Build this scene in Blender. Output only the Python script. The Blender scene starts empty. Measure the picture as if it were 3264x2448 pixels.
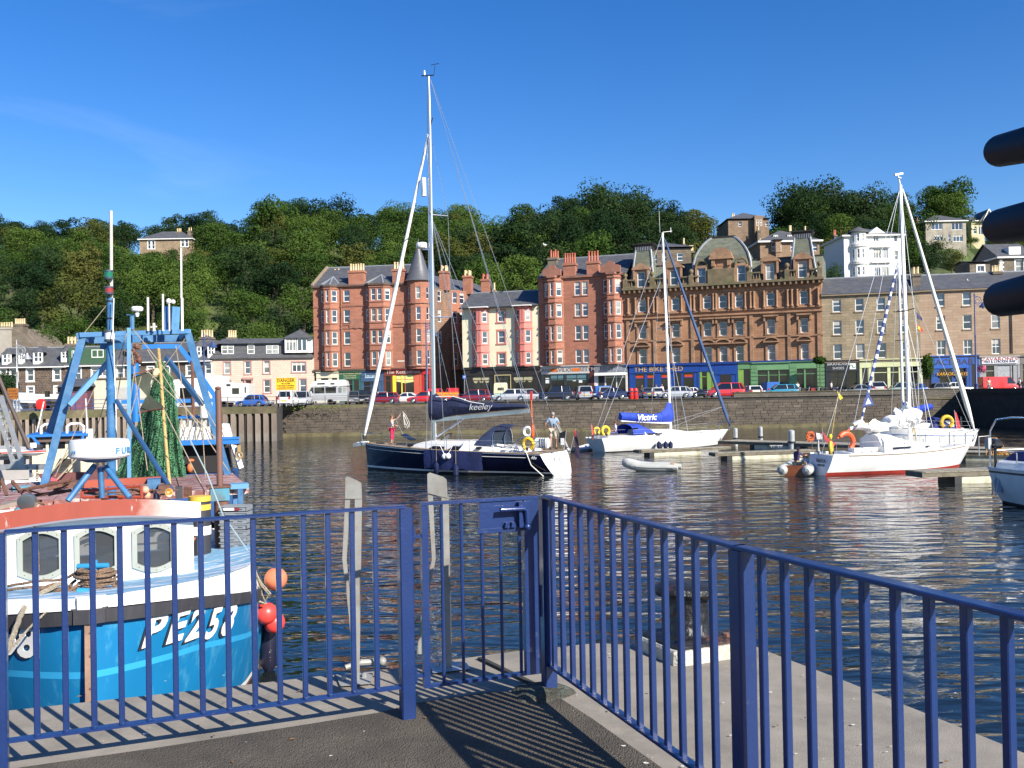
import bpy,math,random
from mathutils import Vector,Matrix,noise

S=bpy.context.scene
COL=S.collection
RND=random.Random(11)
PI=math.pi
rad=math.radians

# -- camera
F,CX,CY,EYE=2980.0,1632.0,1224.0,4.2
PITCH,ROLL=math.atan(33/F),0.018
_f=Vector((0,math.cos(PITCH),math.sin(PITCH)))
_u0=Vector((0,-math.sin(PITCH),math.cos(PITCH)))
_r0=Vector((1,0,0))
_cx=_r0*math.cos(ROLL)-_u0*math.sin(ROLL)
_cy=_r0*math.sin(ROLL)+_u0*math.cos(ROLL)
CAM=Vector((0,0,EYE))
cam=bpy.data.cameras.new('camera')
cam.sensor_width=36; cam.lens=36*F/3264
cam.clip_start=0.1; cam.clip_end=4000
camo=bpy.data.objects.new('camera',cam); COL.objects.link(camo)
m=Matrix((_cx,_cy,-_f)).transposed().to_4x4(); m.translation=CAM
camo.matrix_world=m
S.camera=camo

# -- sky, sun, exposure
SUN_EL=32.0
sdir=Vector((0.69*math.cos(rad(SUN_EL)),-0.724*math.cos(rad(SUN_EL)),math.sin(rad(SUN_EL)))).normalized()
W=bpy.data.worlds.new('World'); S.world=W; W.use_nodes=True
nt=W.node_tree; nt.nodes.clear()
out=nt.nodes.new('ShaderNodeOutputWorld'); bg=nt.nodes.new('ShaderNodeBackground')
sky=nt.nodes.new('ShaderNodeTexSky'); sky.sky_type='NISHITA'; sky.sun_disc=False
sky.sun_elevation=rad(SUN_EL); sky.sun_rotation=math.atan2(sdir.x,sdir.y)
sky.altitude=0; sky.air_density=1.0; sky.dust_density=0.25; sky.ozone_density=4.0
hs=nt.nodes.new('ShaderNodeHueSaturation'); hs.inputs['Saturation'].default_value=1.32; hs.inputs['Value'].default_value=1.05; hs.inputs['Hue'].default_value=.512
# thin cirrus wisps
tc=nt.nodes.new('ShaderNodeTexCoord'); mp=nt.nodes.new('ShaderNodeMapping')
mp.inputs['Rotation'].default_value=(0,0.5,0.35); mp.inputs['Scale'].default_value=(1.6,2.0,7.0)
nz=nt.nodes.new('ShaderNodeTexNoise'); nz.inputs['Scale'].default_value=1.7; nz.inputs['Detail'].default_value=7
nz.inputs['Distortion'].default_value=0.7
rp=nt.nodes.new('ShaderNodeValToRGB'); rp.color_ramp.elements[0].position=0.56; rp.color_ramp.elements[1].position=0.9
rp.color_ramp.elements[1].color=(0.22,0.22,0.22,1)
mx=nt.nodes.new('ShaderNodeMixRGB'); mx.inputs['Color2'].default_value=(7.0,8.0,9.0,1)
L=nt.links.new
L(tc.outputs['Generated'],mp.inputs['Vector']); L(mp.outputs[0],nz.inputs['Vector']); L(nz.outputs['Fac'],rp.inputs[0])
L(sky.outputs[0],hs.inputs['Color']); L(hs.outputs[0],mx.inputs['Color1'])
sx=nt.nodes.new('ShaderNodeSeparateXYZ'); mr0=nt.nodes.new('ShaderNodeMapRange'); mr0.inputs['From Min'].default_value=-.12; mr0.inputs['From Max'].default_value=-.5
mm=nt.nodes.new('ShaderNodeMath'); mm.operation='MULTIPLY'; L(tc.outputs['Generated'],sx.inputs[0]); L(sx.outputs['X'],mr0.inputs[0]); L(mr0.outputs[0],mm.inputs[0]); L(rp.outputs[0],mm.inputs[1]); L(mm.outputs[0],mx.inputs['Fac'])
L(mx.outputs[0],bg.inputs[0]); L(bg.outputs[0],out.inputs[0])
bg.inputs[1].default_value=0.085
sun=bpy.data.lights.new('sun','SUN'); sun.energy=5.0; sun.angle=rad(0.5); sun.color=(1.0,0.93,0.82)
suno=bpy.data.objects.new('sun',sun); COL.objects.link(suno)
suno.rotation_euler=sdir.to_track_quat('Z','Y').to_euler()
suno.location=sdir*300
S.view_settings.view_transform='Standard'; S.view_settings.look='None'
S.view_settings.exposure=0.90; S.view_settings.gamma=1.0; S.view_settings.use_curve_mapping=False
S.cycles.max_bounces=6; S.cycles.transparent_max_bounces=16

# -- surveying helpers
def ray(u,v):return _f+_cx*((u-CX)/F)+_cy*((CY-v)/F)
def P(u,v,Y):  # point seen at photo position u,v at distance Y
  d=ray(u,v); return CAM+d*(Y/d.y)
def G(u,v,z=0.0):  # point seen at u,v that lies at height z
  d=ray(u,v); return CAM+d*((z-EYE)/d.z)
def horizon(u):return 1257-0.018*(u-1632)
def XY(u,Y):p=P(u,horizon(u),Y); return Vector((p.x,p.y))

# -- objects
def tag(o,label=None,cat=None,group=None,kind=None):
  if label:o['label']=label
  if cat:o['category']=cat
  if group:o['group']=group
  if kind:o['kind']=kind
  return o
MATW={}
def thing(name,label,cat,loc=(0,0,0),rz=0.0,group=None):
  o=bpy.data.objects.new(name,None); COL.objects.link(o)
  o.location=loc; o.rotation_euler=(0,0,rz); o.empty_display_size=0.2
  MATW[o]=Matrix.Translation(Vector(loc))@Matrix.Rotation(rz,4,'Z')
  return tag(o,label,cat,group)
def dup(root,loc=None,rz=None,label=None,group=None):
  r=root.copy(); COL.objects.link(r)
  if loc is not None:r.location=loc
  if rz is not None:r.rotation_euler=(0,0,rz)
  if label:r['label']=label
  if group:r['group']=group
  for ch in list(KIDS.get(root,[])):
    c=ch.copy(); COL.objects.link(c); c.parent=r; KIDS.setdefault(r,[]).append(c)
    for g in list(KIDS.get(ch,[])):
      d=g.copy(); COL.objects.link(d); d.parent=c; KIDS.setdefault(c,[]).append(d)
  return r
KIDS={}
def link(o,parent):
  COL.objects.link(o)
  if parent is not None:
    o.parent=parent; KIDS.setdefault(parent,[]).append(o)
  return o
def inst(name,mesh,parent,loc=(0,0,0),rot=(0,0,0),scale=(1,1,1)):
  o=bpy.data.objects.new(name,mesh); o.location=loc; o.rotation_euler=rot; o.scale=scale
  return link(o,parent)

class MB:
  """collects faces; build() links them as one mesh object"""
  def __init__(s):s.v=[]; s.f=[]
  def poly(s,pts):
    b=len(s.v); s.v+=[Vector(p)for p in pts]; s.f.append(tuple(range(b,b+len(pts)))); return s
  def box(s,x0,x1,y0,y1,z0,z1):
    return s.hexa([(x0,y0,z0),(x1,y0,z0),(x1,y1,z0),(x0,y1,z0),(x0,y0,z1),(x1,y0,z1),(x1,y1,z1),(x0,y1,z1)])
  def hexa(s,p):
    b=len(s.v); s.v+=[Vector(q)for q in p]
    for q in((0,3,2,1),(4,5,6,7),(0,1,5,4),(1,2,6,5),(2,3,7,6),(3,0,4,7)):s.f.append(tuple(b+i for i in q))
    return s
  def obox(s,o,ux,s0,s1,d0,d1,z0,z1):  # box along 2D direction ux from 2D origin o; d = inward distance
    n=(-ux[1],ux[0]); q=[]
    for z in(z0,z1):
      for(a,d)in((s0,d0),(s1,d0),(s1,d1),(s0,d1)):q.append((o[0]+ux[0]*a+n[0]*d,o[1]+ux[1]*a+n[1]*d,z))
    return s.hexa(q)
  def bar(s,p,q,w,h=None,up=(0,0,1)):
    p=Vector(p); q=Vector(q); d=(q-p); h=w if h is None else h
    if d.length<1e-6:return s
    d.normalize(); up=Vector(up)
    if abs(d.dot(up))>.98:up=Vector((0,1,0))
    x=d.cross(up).normalized()*(w/2); y=x.cross(d).normalized()*(h/2)
    return s.hexa([p-x-y,p+x-y,q+x-y,q-x-y,p-x+y,p+x+y,q+x+y,q-x+y])
  def tube(s,pts,r,n=8,cap=True):
    pts=[Vector(p)for p in pts]; k=len(pts); rs=r if isinstance(r,(list,tuple))else[r]*k
    t0=(pts[1]-pts[0]).normalized(); a=t0.orthogonal().normalized(); rings=[]
    for i,p in enumerate(pts):
      t=(pts[min(i+1,k-1)]-pts[max(i-1,0)])
      t=t.normalized()if t.length>1e-9 else t0
      a=(a-t*a.dot(t)); a=a.normalized()if a.length>1e-6 else t.orthogonal().normalized()
      b=t.cross(a)
      rings.append([p+(a*math.cos(2*PI*j/n)+b*math.sin(2*PI*j/n))*rs[i]for j in range(n)])
    return s.loft(rings,True,cap)
  def loft(s,rings,closed=True,cap=True):
    b=len(s.v); n=len(rings[0])
    for r in rings:s.v+=[Vector(p)for p in r]
    for i in range(len(rings)-1):
      for j in range(n if closed else n-1):
        j2=(j+1)%n
        s.f.append((b+i*n+j,b+i*n+j2,b+(i+1)*n+j2,b+(i+1)*n+j))
    if cap and closed:
      s.f.append(tuple(b+j for j in reversed(range(n)))); e=b+(len(rings)-1)*n
      s.f.append(tuple(e+j for j in range(n)))
    return s
  def lathe(s,prof,c=(0,0,0),n=16):
    c=Vector(c)
    return s.loft([[c+Vector((r*math.cos(2*PI*j/n),r*math.sin(2*PI*j/n),z))for j in range(n)]for r,z in prof])
  def ball(s,c,r,n=12,sc=(1,1,1)):
    m_=n//2+1; c=Vector(c)
    return s.loft([[c+Vector((r*sc[0]*math.sin(PI*i/m_)*math.cos(2*PI*j/n),r*sc[1]*math.sin(PI*i/m_)*math.sin(2*PI*j/n),-r*sc[2]*math.cos(PI*i/m_)))for j in range(n)]
 for i in[0.15]+list(range(1,m_))+[m_-.15]])
  def prism(s,pts,off):  # planar outline swept by vector off
    pts=[Vector(p)for p in pts]; off=Vector(off)
    return s.loft([pts,[p+off for p in pts]])
  def torus(s,c,R_,r,axis='Z',n=20,m=8,a0=0,a1=2*PI):
    c=Vector(c); full=abs(a1-a0-2*PI)<1e-4; rings=[]
    for i in range(n+1):
      a=a0+(a1-a0)*i/n; ring=[]
      for j in range(m):
        b=2*PI*j/m; q=R_+r*math.cos(b)
        x,y,z=q*math.cos(a),q*math.sin(a),r*math.sin(b)
        ring.append(c+Vector({'Z':(x,y,z),'Y':(x,z,y),'X':(z,x,y)}[axis]))
      rings.append(ring)
    return s.loft(rings,True,not full)
  def mesh(s,name,mat=None,smooth=False,inv=None):
    me=bpy.data.meshes.new(name)
    vs=[inv@v for v in s.v]if inv is not None else s.v
    me.from_pydata([tuple(v)for v in vs],[],s.f)
    if mat is not None:me.materials.append(mat)
    if smooth:
      me.polygons.foreach_set('use_smooth',[True]*len(me.polygons))
      try:me.set_sharp_from_angle(angle=rad(38))
      except Exception:pass
    me.update(); return me
  def build(s,name,mat,parent=None,smooth=False,world=False,fix=True):
    inv=MATW[parent].inverted()if(world and parent is not None and parent in MATW)else None
    me=s.mesh(name,mat,smooth,inv)
    if fix:
      import bmesh
      bm=bmesh.new(); bm.from_mesh(me); bmesh.ops.recalc_face_normals(bm,faces=bm.faces); bm.to_mesh(me); bm.free()
    o=bpy.data.objects.new(name,me)
    return link(o,parent)

def _split(mb,gap=.04):
  par=list(range(len(mb.v)))
  def fnd(a):
    while par[a]!=a:par[a]=par[par[a]]; a=par[a]
    return a
  for f in mb.f:
    for i in f[1:]:par[fnd(i)]=fnd(f[0])
  comp={}
  for i,v in enumerate(mb.v):comp.setdefault(fnd(i),[]).append(i)
  cl=[]
  for ids in comp.values():
    lo=Vector([min(mb.v[i][k]for i in ids)-gap for k in range(3)]); hi=Vector([max(mb.v[i][k]for i in ids)+gap for k in range(3)]); cur=[lo,hi,set(ids)]; keep=[]
    for c in cl:
      if all(cur[0][k]<c[1][k]and cur[1][k]>c[0][k]for k in range(3)):cur=[Vector([min(cur[0][k],c[0][k])for k in range(3)]),Vector([max(cur[1][k],c[1][k])for k in range(3)]),cur[2]|c[2]]
      else:keep.append(c)
    cl=keep+[cur]
  out_=[]
  for lo,hi,ids in cl:
    m_=MB(); mp_={}
    for i in sorted(ids):mp_[i]=len(m_.v); m_.v.append(mb.v[i])
    m_.f=[tuple(mp_[i]for i in f)for f in mb.f if f[0]in ids]; out_.append(m_)
  return out_
def builds(mb,name,mat,parent,smooth=False):
  return[m_.build(name,mat,parent,smooth)for m_ in _split(mb)]
def sub(name,mb,mat,thing_,part,smooth=False,world=False,fix=True):
  """a sub-part: verts in the thing's frame (or world), parented to the part (parts sit at identity)"""
  if world:mb.v=[MATW[thing_].inverted()@v for v in mb.v]
  return mb.build(name,mat,part,smooth,False,fix)

def text(name,body,mat,parent,loc,rot,size,shear=0.0,width=1.0,depth=0.01,align='CENTER',off=0.0,thing_=None):
  cu=bpy.data.curves.new(name,'FONT'); cu.body=body; cu.size=size; cu.shear=shear; cu.extrude=depth
  cu.align_x=align; cu.align_y='CENTER'; cu.offset=off; cu.resolution_u=3
  t=bpy.data.objects.new(name,cu); COL.objects.link(t)
  me=bpy.data.meshes.new_from_object(t,depsgraph=bpy.context.evaluated_depsgraph_get())
  bpy.data.objects.remove(t)
  me.materials.clear(); me.materials.append(mat)
  o=bpy.data.objects.new(name,me); o.location=loc; o.rotation_euler=rot; o.scale=(width,1,1)
  return link(o,parent)

# -- materials
MC={}
def mat(name,col,rough=0.6,metal=0.0,var=0.12,scale=1.5,bump=0.0,bscale=20.0,spec=0.5,dirt=None,dirt_amt=0.0,dscale=2.0,stretch=None,coat=0.0,rnd=0.0,dlo=0.45,dhi=0.65):
  if name in MC:return MC[name]
  m_=bpy.data.materials.new(name); m_.use_nodes=True; MC[name]=m_
  n_=m_.node_tree.nodes; l_=m_.node_tree.links.new; b=n_['Principled BSDF']
  b.inputs['Roughness'].default_value=rough; b.inputs['Metallic'].default_value=metal
  b.inputs['Specular IOR Level'].default_value=spec; b.inputs['Coat Weight'].default_value=coat
  b.inputs['Coat Roughness'].default_value=0.08
  t=n_.new('ShaderNodeTexCoord'); vec=t.outputs['Object']
  if stretch:
    q=n_.new('ShaderNodeMapping'); q.inputs['Scale'].default_value=stretch; l_(vec,q.inputs[0]); vec=q.outputs[0]
  z=n_.new('ShaderNodeTexNoise'); z.inputs['Scale'].default_value=scale; z.inputs['Detail'].default_value=6; z.inputs['Roughness'].default_value=.65
  l_(vec,z.inputs['Vector'])
  r=n_.new('ShaderNodeValToRGB'); r.color_ramp.elements[0].position=.3; r.color_ramp.elements[1].position=.7
  r.color_ramp.elements[0].color=tuple(max(0,c*(1-var))for c in col)+(1,)
  r.color_ramp.elements[1].color=tuple(min(1,c*(1+var))for c in col)+(1,)
  l_(z.outputs['Fac'],r.inputs[0]); c=r.outputs[0]
  if rnd:
    oi=n_.new('ShaderNodeObjectInfo'); hv=n_.new('ShaderNodeHueSaturation'); mr=n_.new('ShaderNodeMapRange')
    mr.inputs['To Min'].default_value=1-rnd; mr.inputs['To Max'].default_value=1+rnd
    l_(oi.outputs['Random'],mr.inputs[0]); l_(mr.outputs[0],hv.inputs['Value']); l_(c,hv.inputs['Color']); c=hv.outputs[0]
  if dirt is not None:
    z2=n_.new('ShaderNodeTexNoise'); z2.inputs['Scale'].default_value=dscale; z2.inputs['Detail'].default_value=9; z2.inputs['Roughness'].default_value=.7
    l_(vec,z2.inputs['Vector'])
    r2=n_.new('ShaderNodeValToRGB'); r2.color_ramp.elements[0].position=dlo; r2.color_ramp.elements[1].position=dhi
    r2.color_ramp.elements[1].color=(dirt_amt,)*3+(1,)
    l_(z2.outputs['Fac'],r2.inputs[0])
    x=n_.new('ShaderNodeMixRGB'); x.inputs['Color2'].default_value=tuple(dirt)+(1,)
    l_(r2.outputs[0],x.inputs['Fac']); l_(c,x.inputs['Color1']); c=x.outputs[0]
  l_(c,b.inputs['Base Color'])
  if bump:
    z3=n_.new('ShaderNodeTexNoise'); z3.inputs['Scale'].default_value=bscale; z3.inputs['Detail'].default_value=8
    l_(t.outputs['Object'],z3.inputs['Vector']); bp=n_.new('ShaderNodeBump'); bp.inputs['Strength'].default_value=bump; bp.inputs['Distance'].default_value=.05
    l_(z3.outputs['Fac'],bp.inputs['Height']); l_(bp.outputs[0],b.inputs['Normal'])
  return m_

def masonry(name,c1,c2,mortar,bw,bh,ms=0.012,rough=.85,dirt=(0.05,0.045,0.04),dirt_amt=.5,dscale=.5,bump=.5,axis='xz',sq=(2,1.0),offs=.5):
  """coursed stone: brick texture across the wall plane, soot and damp over it"""
  if name in MC:return MC[name]
  m_=bpy.data.materials.new(name); m_.use_nodes=True; MC[name]=m_
  n_=m_.node_tree.nodes; l_=m_.node_tree.links.new; b=n_['Principled BSDF']; b.inputs['Roughness'].default_value=rough
  b.inputs['Specular IOR Level'].default_value=.25
  t=n_.new('ShaderNodeTexCoord'); sp=n_.new('ShaderNodeSeparateXYZ'); cb=n_.new('ShaderNodeCombineXYZ'); ad=n_.new('ShaderNodeMath')
  ad.operation='ADD'
  l_(t.outputs['Object'],sp.inputs[0]); l_(sp.outputs['X'],ad.inputs[0]); l_(sp.outputs['Y'],ad.inputs[1])
  l_(ad.outputs[0],cb.inputs['X']); l_(sp.outputs['Z'],cb.inputs['Y'])
  br=n_.new('ShaderNodeTexBrick'); br.inputs['Scale'].default_value=1.0; br.inputs['Brick Width'].default_value=bw; br.inputs['Row Height'].default_value=bh
  br.inputs['Mortar Size'].default_value=ms; br.inputs['Mortar Smooth'].default_value=.3; br.inputs['Bias'].default_value=0
  br.inputs['Color1'].default_value=tuple(c1)+(1,); br.inputs['Color2'].default_value=tuple(c2)+(1,); br.inputs['Mortar'].default_value=tuple(mortar)+(1,)
  br.offset=offs; br.squash_frequency=sq[0]; br.squash=sq[1]
  l_(cb.outputs[0],br.inputs['Vector'])
  z2=n_.new('ShaderNodeTexNoise'); z2.inputs['Scale'].default_value=dscale; z2.inputs['Detail'].default_value=9; z2.inputs['Roughness'].default_value=.68
  mp_=n_.new('ShaderNodeMapping'); mp_.inputs['Scale'].default_value=(1,1,.45); l_(t.outputs['Object'],mp_.inputs[0]); l_(mp_.outputs[0],z2.inputs['Vector'])
  r2=n_.new('ShaderNodeValToRGB'); r2.color_ramp.elements[0].position=.42; r2.color_ramp.elements[1].position=.72
  r2.color_ramp.elements[1].color=(dirt_amt,)*3+(1,)
  l_(z2.outputs['Fac'],r2.inputs[0]); x=n_.new('ShaderNodeMixRGB'); x.inputs['Color2'].default_value=tuple(dirt)+(1,)
  l_(r2.outputs[0],x.inputs['Fac']); l_(br.outputs['Color'],x.inputs['Color1']); l_(x.outputs[0],b.inputs['Base Color'])
  bp=n_.new('ShaderNodeBump'); bp.inputs['Strength'].default_value=bump; bp.inputs['Distance'].default_value=.04; bp.invert=True
  l_(br.outputs['Fac'],bp.inputs['Height']); l_(bp.outputs[0],b.inputs['Normal'])
  return m_

def glassmat(name,col=(0.02,0.028,0.04),rough=.06,ior=1.9,var=.5):
  if name in MC:return MC[name]
  m_=mat(name,col,rough,0,var,.6,rnd=.5); b=m_.node_tree.nodes['Principled BSDF']; b.inputs['IOR'].default_value=ior
  return m_

white=mat('white_paint',(.74,.74,.71),.45,var=.05,dirt=(.45,.42,.36),dirt_amt=.35,dscale=3)
gel=mat('white_gelcoat',(.80,.80,.78),.22,var=.03,dirt=(.55,.52,.45),dirt_amt=.3,dscale=1.2,coat=.3)
sash=mat('white_sash_paint',(.72,.72,.69),.5,var=.06)
pane_m=glassmat('window_glass',(.035,.05,.075))
pane_c=glassmat('curtained_glass',(.22,.23,.22),.15,1.6)
shop_g=glassmat('shop_glass',(.012,.013,.014),.08,1.6)
car_g=glassmat('car_glass',(.012,.015,.018),.05,1.7)
black=mat('black_rubber',(.018,.018,.02),.6,var=.3)
chrome=mat('bright_metal',(.6,.6,.6),.25,1.0)
alu=mat('mast_aluminium',(.62,.63,.64),.28,.85,var=.05,bump=0)
galv=mat('galvanised_steel',(.42,.43,.43),.5,.6,var=.2,scale=4)
navy=mat('navy_canvas',(.012,.018,.055),.8,var=.35,scale=2.5,bump=.6,bscale=6)
rope_m=mat('rope_fibre',(.30,.25,.18),.9,var=.35,scale=25)
wire=mat('rigging_wire',(.55,.55,.55),.35,.7)
slate=mat('roof_slate',(.075,.078,.088),.6,var=.35,scale=1.2,dirt=(.10,.10,.06),dirt_amt=.35,dscale=.6,bump=.5,bscale=5,stretch=(1,1,3))
slate_green=mat('mossy_slate',(.115,.125,.098),.75,var=.35,scale=1.0,dirt=(.17,.18,.10),dirt_amt=.6,dscale=.7,bump=.6,bscale=4,stretch=(1,1,3))
lead=mat('lead_flashing',(.26,.28,.31),.5,.2,var=.2)
pot_c=mat('cream_clay_pot',(.55,.43,.24),.7,var=.25,scale=3)
pot_r=mat('red_clay_pot',(.36,.10,.055),.7,var=.25,scale=3)
# == SETTING
ROAD=3.4; DECK=2.537; WALLY=104.0
# -- water
def water_mat():
  m_=bpy.data.materials.new('harbour_water'); m_.use_nodes=True; n_=m_.node_tree.nodes; l_=m_.node_tree.links.new
  b=n_['Principled BSDF']; b.inputs['Base Color'].default_value=(.008,.012,.012,1); b.inputs['Roughness'].default_value=.05
  b.inputs['IOR'].default_value=1.40; b.inputs['Specular IOR Level'].default_value=.65
  t=n_.new('ShaderNodeTexCoord')
  def nz_(sx,sy,sc,det,dist=0.0,rot=0.0):
    q=n_.new('ShaderNodeMapping'); q.inputs['Scale'].default_value=(sx,sy,1); q.inputs['Rotation'].default_value=(0,0,rot); l_(t.outputs['Object'],q.inputs[0])
    z=n_.new('ShaderNodeTexNoise'); z.inputs['Scale'].default_value=sc; z.inputs['Detail'].default_value=det; z.inputs['Distortion'].default_value=dist
    z.inputs['Roughness'].default_value=.5
    l_(q.outputs[0],z.inputs['Vector']); return z.outputs['Fac']
  def mul(a,k):
    q=n_.new('ShaderNodeMath'); q.operation='MULTIPLY'; l_(a,q.inputs[0]); q.inputs[1].default_value=k; return q.outputs[0]
  def add(a,c):
    q=n_.new('ShaderNodeMath'); q.operation='ADD'; l_(a,q.inputs[0]); l_(c,q.inputs[1]); return q.outputs[0]
  h=add(mul(nz_(.6,1.5,.95,1.5,.5,.12),.24),add(mul(nz_(.9,2.1,2.6,1.5,.4,-.08),.030),mul(nz_(.5,.9,.30,1),.20)))
  bp=n_.new('ShaderNodeBump'); bp.inputs['Strength'].default_value=1.0; bp.inputs['Distance'].default_value=.40
  l_(h,bp.inputs['Height']); l_(bp.outputs[0],b.inputs['Normal']); return m_
wb=MB().poly([(-700,-300,0),(700,-300,0),(700,400,0),(-700,400,0)])
tag(wb.build('water',water_mat()),kind='structure')

# -- far quay plan: sheet-piled arm at left, stone wall ahead, corner at right
wall_stone=mat('quay_stone',(.11,.09,.07),.9,var=.35,scale=.8,bump=.8,bscale=6,dirt=(.05,.045,.04),dirt_amt=.6,dscale=.5,rnd=.30)
wall_back=mat('quay_joint',(.035,.032,.028),.95,var=.3)
asphalt_far=mat('road_asphalt',(.09,.09,.095),.9,var=.15,scale=.6)
grass_m=mat('grass_bank',(.055,.085,.02),.95,var=.5,scale=.25,bump=1,bscale=3)
cL=XY(885,101); cR=XY(3060,WALLY); pA=XY(560,92); pB=XY(-150,78)
wl=[Vector((-260,78)),pB,pA,XY(880,92.4),cL+Vector((0,0)),cR,Vector((cR.x,35)),Vector((300,35))]
mb=MB(); top=[(p.x,p.y,ROAD)for p in wl]+[(300,150,ROAD),(-260,150,ROAD)]
mb.poly(top)
tag(mb.build('road',asphalt_far,fix=False),kind='structure')
# pavement in front of the shops and a painted line along the road
pv=mat('pavement_slabs',(.20,.19,.18),.9,var=.12)

class Facade:
  """vertical plane through two surveyed plan points; local x along it, y into the building"""
  def __init__(s,u0,D0,u1,D1,z0=ROAD):
    s.A=XY(u0,D0); s.B=XY(u1,D1); d=s.B-s.A; s.W=d.length; s.ux=d.normalized(); s.n=Vector((-s.ux.y,s.ux.x)); s.z0=z0
    s.rz=math.atan2(s.ux.y,s.ux.x); s.loc=(s.A.x,s.A.y,z0)
  def at(s,u,v,off=0.0):  # off = distance in front (-) or behind (+) the plane
    d=ray(u,v); n3=Vector((s.n.x,s.n.y,0)); A3=Vector((s.A.x,s.A.y,0))+n3*off
    t=(A3-CAM).dot(n3)/d.dot(n3); p=CAM+d*t
    return((p.xy-s.A).dot(s.ux),p.z-s.z0)
  def x(s,u,off=0.0):return s.at(u,1100,off)[0]
  def z(s,u,v,off=0.0):return s.at(u,v,off)[1]

# left arm: upright piles with a rough capping beam
pile_m=mat('weathered_pile',(.20,.185,.16),.85,var=.3,scale=1.5,dirt=(.20,.09,.03),dirt_amt=.5,dscale=.5,bump=.6,bscale=4,rnd=.2)
moss=mat('mossy_wall_top',(.11,.09,.055),.95,var=.5,scale=.8,dirt=(.075,.09,.025),dirt_amt=.7,dscale=.7)
qa=thing('quay_arm',None,None,(0,0,0)); qa['kind']='structure'
kb=MB()
def strip(kb,a,b,z0,z1,d0,d1):
  d=(b-a); ux=d.normalized(); kb.obox((a.x,a.y),(ux.x,ux.y),0,d.length,d0,d1,z0,z1)
strip(kb,Vector((-260,78)),pB,-1,ROAD-.004,.25,3); strip(kb,pB,pA,-1,ROAD-.004,.25,3); strip(kb,pA,XY(880,92.4),-1,ROAD-.004,.25,3)
kb.build('retaining_wall',wall_back,qa)
kb=MB(); strip(kb,pB,pA,2.75,ROAD+.06,-.1,.2); strip(kb,pA,XY(880,92.4),2.75,ROAD+.06,-.1,.2)
kb.build('capping_beam',moss,qa)
pm=MB().box(-.26,.26,-.12,.3,-1.5,0).mesh('pile',pile_m)
d_=pA-pB; n_p=int(d_.length/.56)
for i in range(n_p+1):
  q=pB+d_*(i/n_p)
  inst('pile',pm,qa,(q.x,q.y,2.75),(0,0,math.atan2(d_.y,d_.x)),(.56,1,2.1))
p2=XY(872,92.4); d2=p2-pA; n2=12
for i in range(1,n2+1):
  q=pA+d2*(i/n2); inst('pile',pm,qa,(q.x,q.y,2.75),(0,0,0),(.84,1,2.1))

# stone quay wall of coursed blocks, recessed joints
qw=thing('quay_wall',None,None,(0,0,0)); qw['kind']='structure'
kb=MB(); strip(kb,cL,cR,-1,ROAD-.004,.12,3)
strip(kb,cR,Vector((cR.x,35)),-1,3.92,.12,1.2); strip(kb,Vector((cR.x,35)),Vector((300,35)),-1,3.92,.12,1.0)
strip(kb,XY(880,93.0),cL,-1,ROAD-.004,.05,3)
kb.build('wall_core',wall_back,qw)
kb=MB(); uC=XY(2338,WALLY-.4)
strip(kb,cL,uC,3.05,ROAD+.03,-.08,.3); kb.build('coping',moss,qw)
par_m=masonry('parapet_stone',(.14,.125,.10),(.10,.09,.075),(.05,.045,.04),.5,.2,.02)
kb=MB(); strip(kb,uC,cR+Vector((0.3,0)),3.0,3.92,-.06,.34); kb.build('parapet',par_m,qw)
kb=MB(); strip(kb,uC-Vector((.05,0)),cR+Vector((0.35,0)),3.925,4.0,-.14,.42); kb.build('parapet_coping',moss,qw)
kb=MB(); strip(kb,uC,cR-Vector((.3,0)),2.82,2.98,-.16,.1); kb.build('string_course',moss,qw)
weed_m=mat('tide_weed',(.10,.085,.045),.9,var=.5,scale=1.2,dirt=(.17,.15,.08),dirt_amt=.7,dscale=1.5,bump=1)
kb=MB(); strip(kb,cL,cR,-1,.42,-.10,.2); kb.build('weed_band',weed_m,qw)
variants=[]
for k in range(8):
  w=.72+.14*(k%4)
  b=MB(); j=lambda a:a+RND.uniform(-.012,.012)
  f0=[(j(.012),j(0),j(.012)),(j(w-.012),j(0),j(.012)),(j(w-.012),j(0),j(.278)),(j(.012),j(0),j(.278))]
  b.hexa([(0,.16,0),(w,.16,0),(w,.16,.29),(0,.16,.29)]+[(0,.03,0),(w,.03,0),(w,.03,.29),(0,.03,.29)])
  b.hexa([(0.01,.03,.01),(w-.01,.03,.01),(w-.01,.03,.28),(.01,.03,.28)]+f0)
  variants.append((w,b))
vm=[(w,b.mesh('stone',wall_stone))for w,b in variants]
dW=cR-cL; uxW=dW.normalized(); rest=MB(); cnt=0
for row in range(9):
  z=.42+row*.295; s=-RND.random()*.5-.3
  while s<dW.length-.4:
    k=RND.randrange(8); w=vm[k][0]
    if s>0:
      q=cL+uxW*s; zz=z
      if 3<=row<=8 and cnt<295 and s>20 and RND.random()<.34:
        inst('stone',vm[k][1],qw,(q.x,q.y,zz),(0,0,math.atan2(uxW.y,uxW.x)),(1,1+RND.uniform(-.3,.5),1)); cnt+=1
      else:
        off=RND.uniform(-.03,.02); M_=Matrix.Translation((q.x,q.y+off,zz))@Matrix.Rotation(math.atan2(uxW.y,uxW.x),4,'Z')
        b0=len(rest.v); rest.v+=[M_@v for v in variants[k][1].v]; rest.f+=[tuple(b0+i for i in f)for f in variants[k][1].f]
    s+=w+.02
wall_stone2=masonry('quay_stone_field',(.12,.098,.075),(.075,.064,.052),(.10,.085,.065),.83,.295,.0,dirt_amt=.6,dscale=.35)
tag(rest.build('stonework',wall_stone2,qw,fix=False),kind='stuff')
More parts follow.
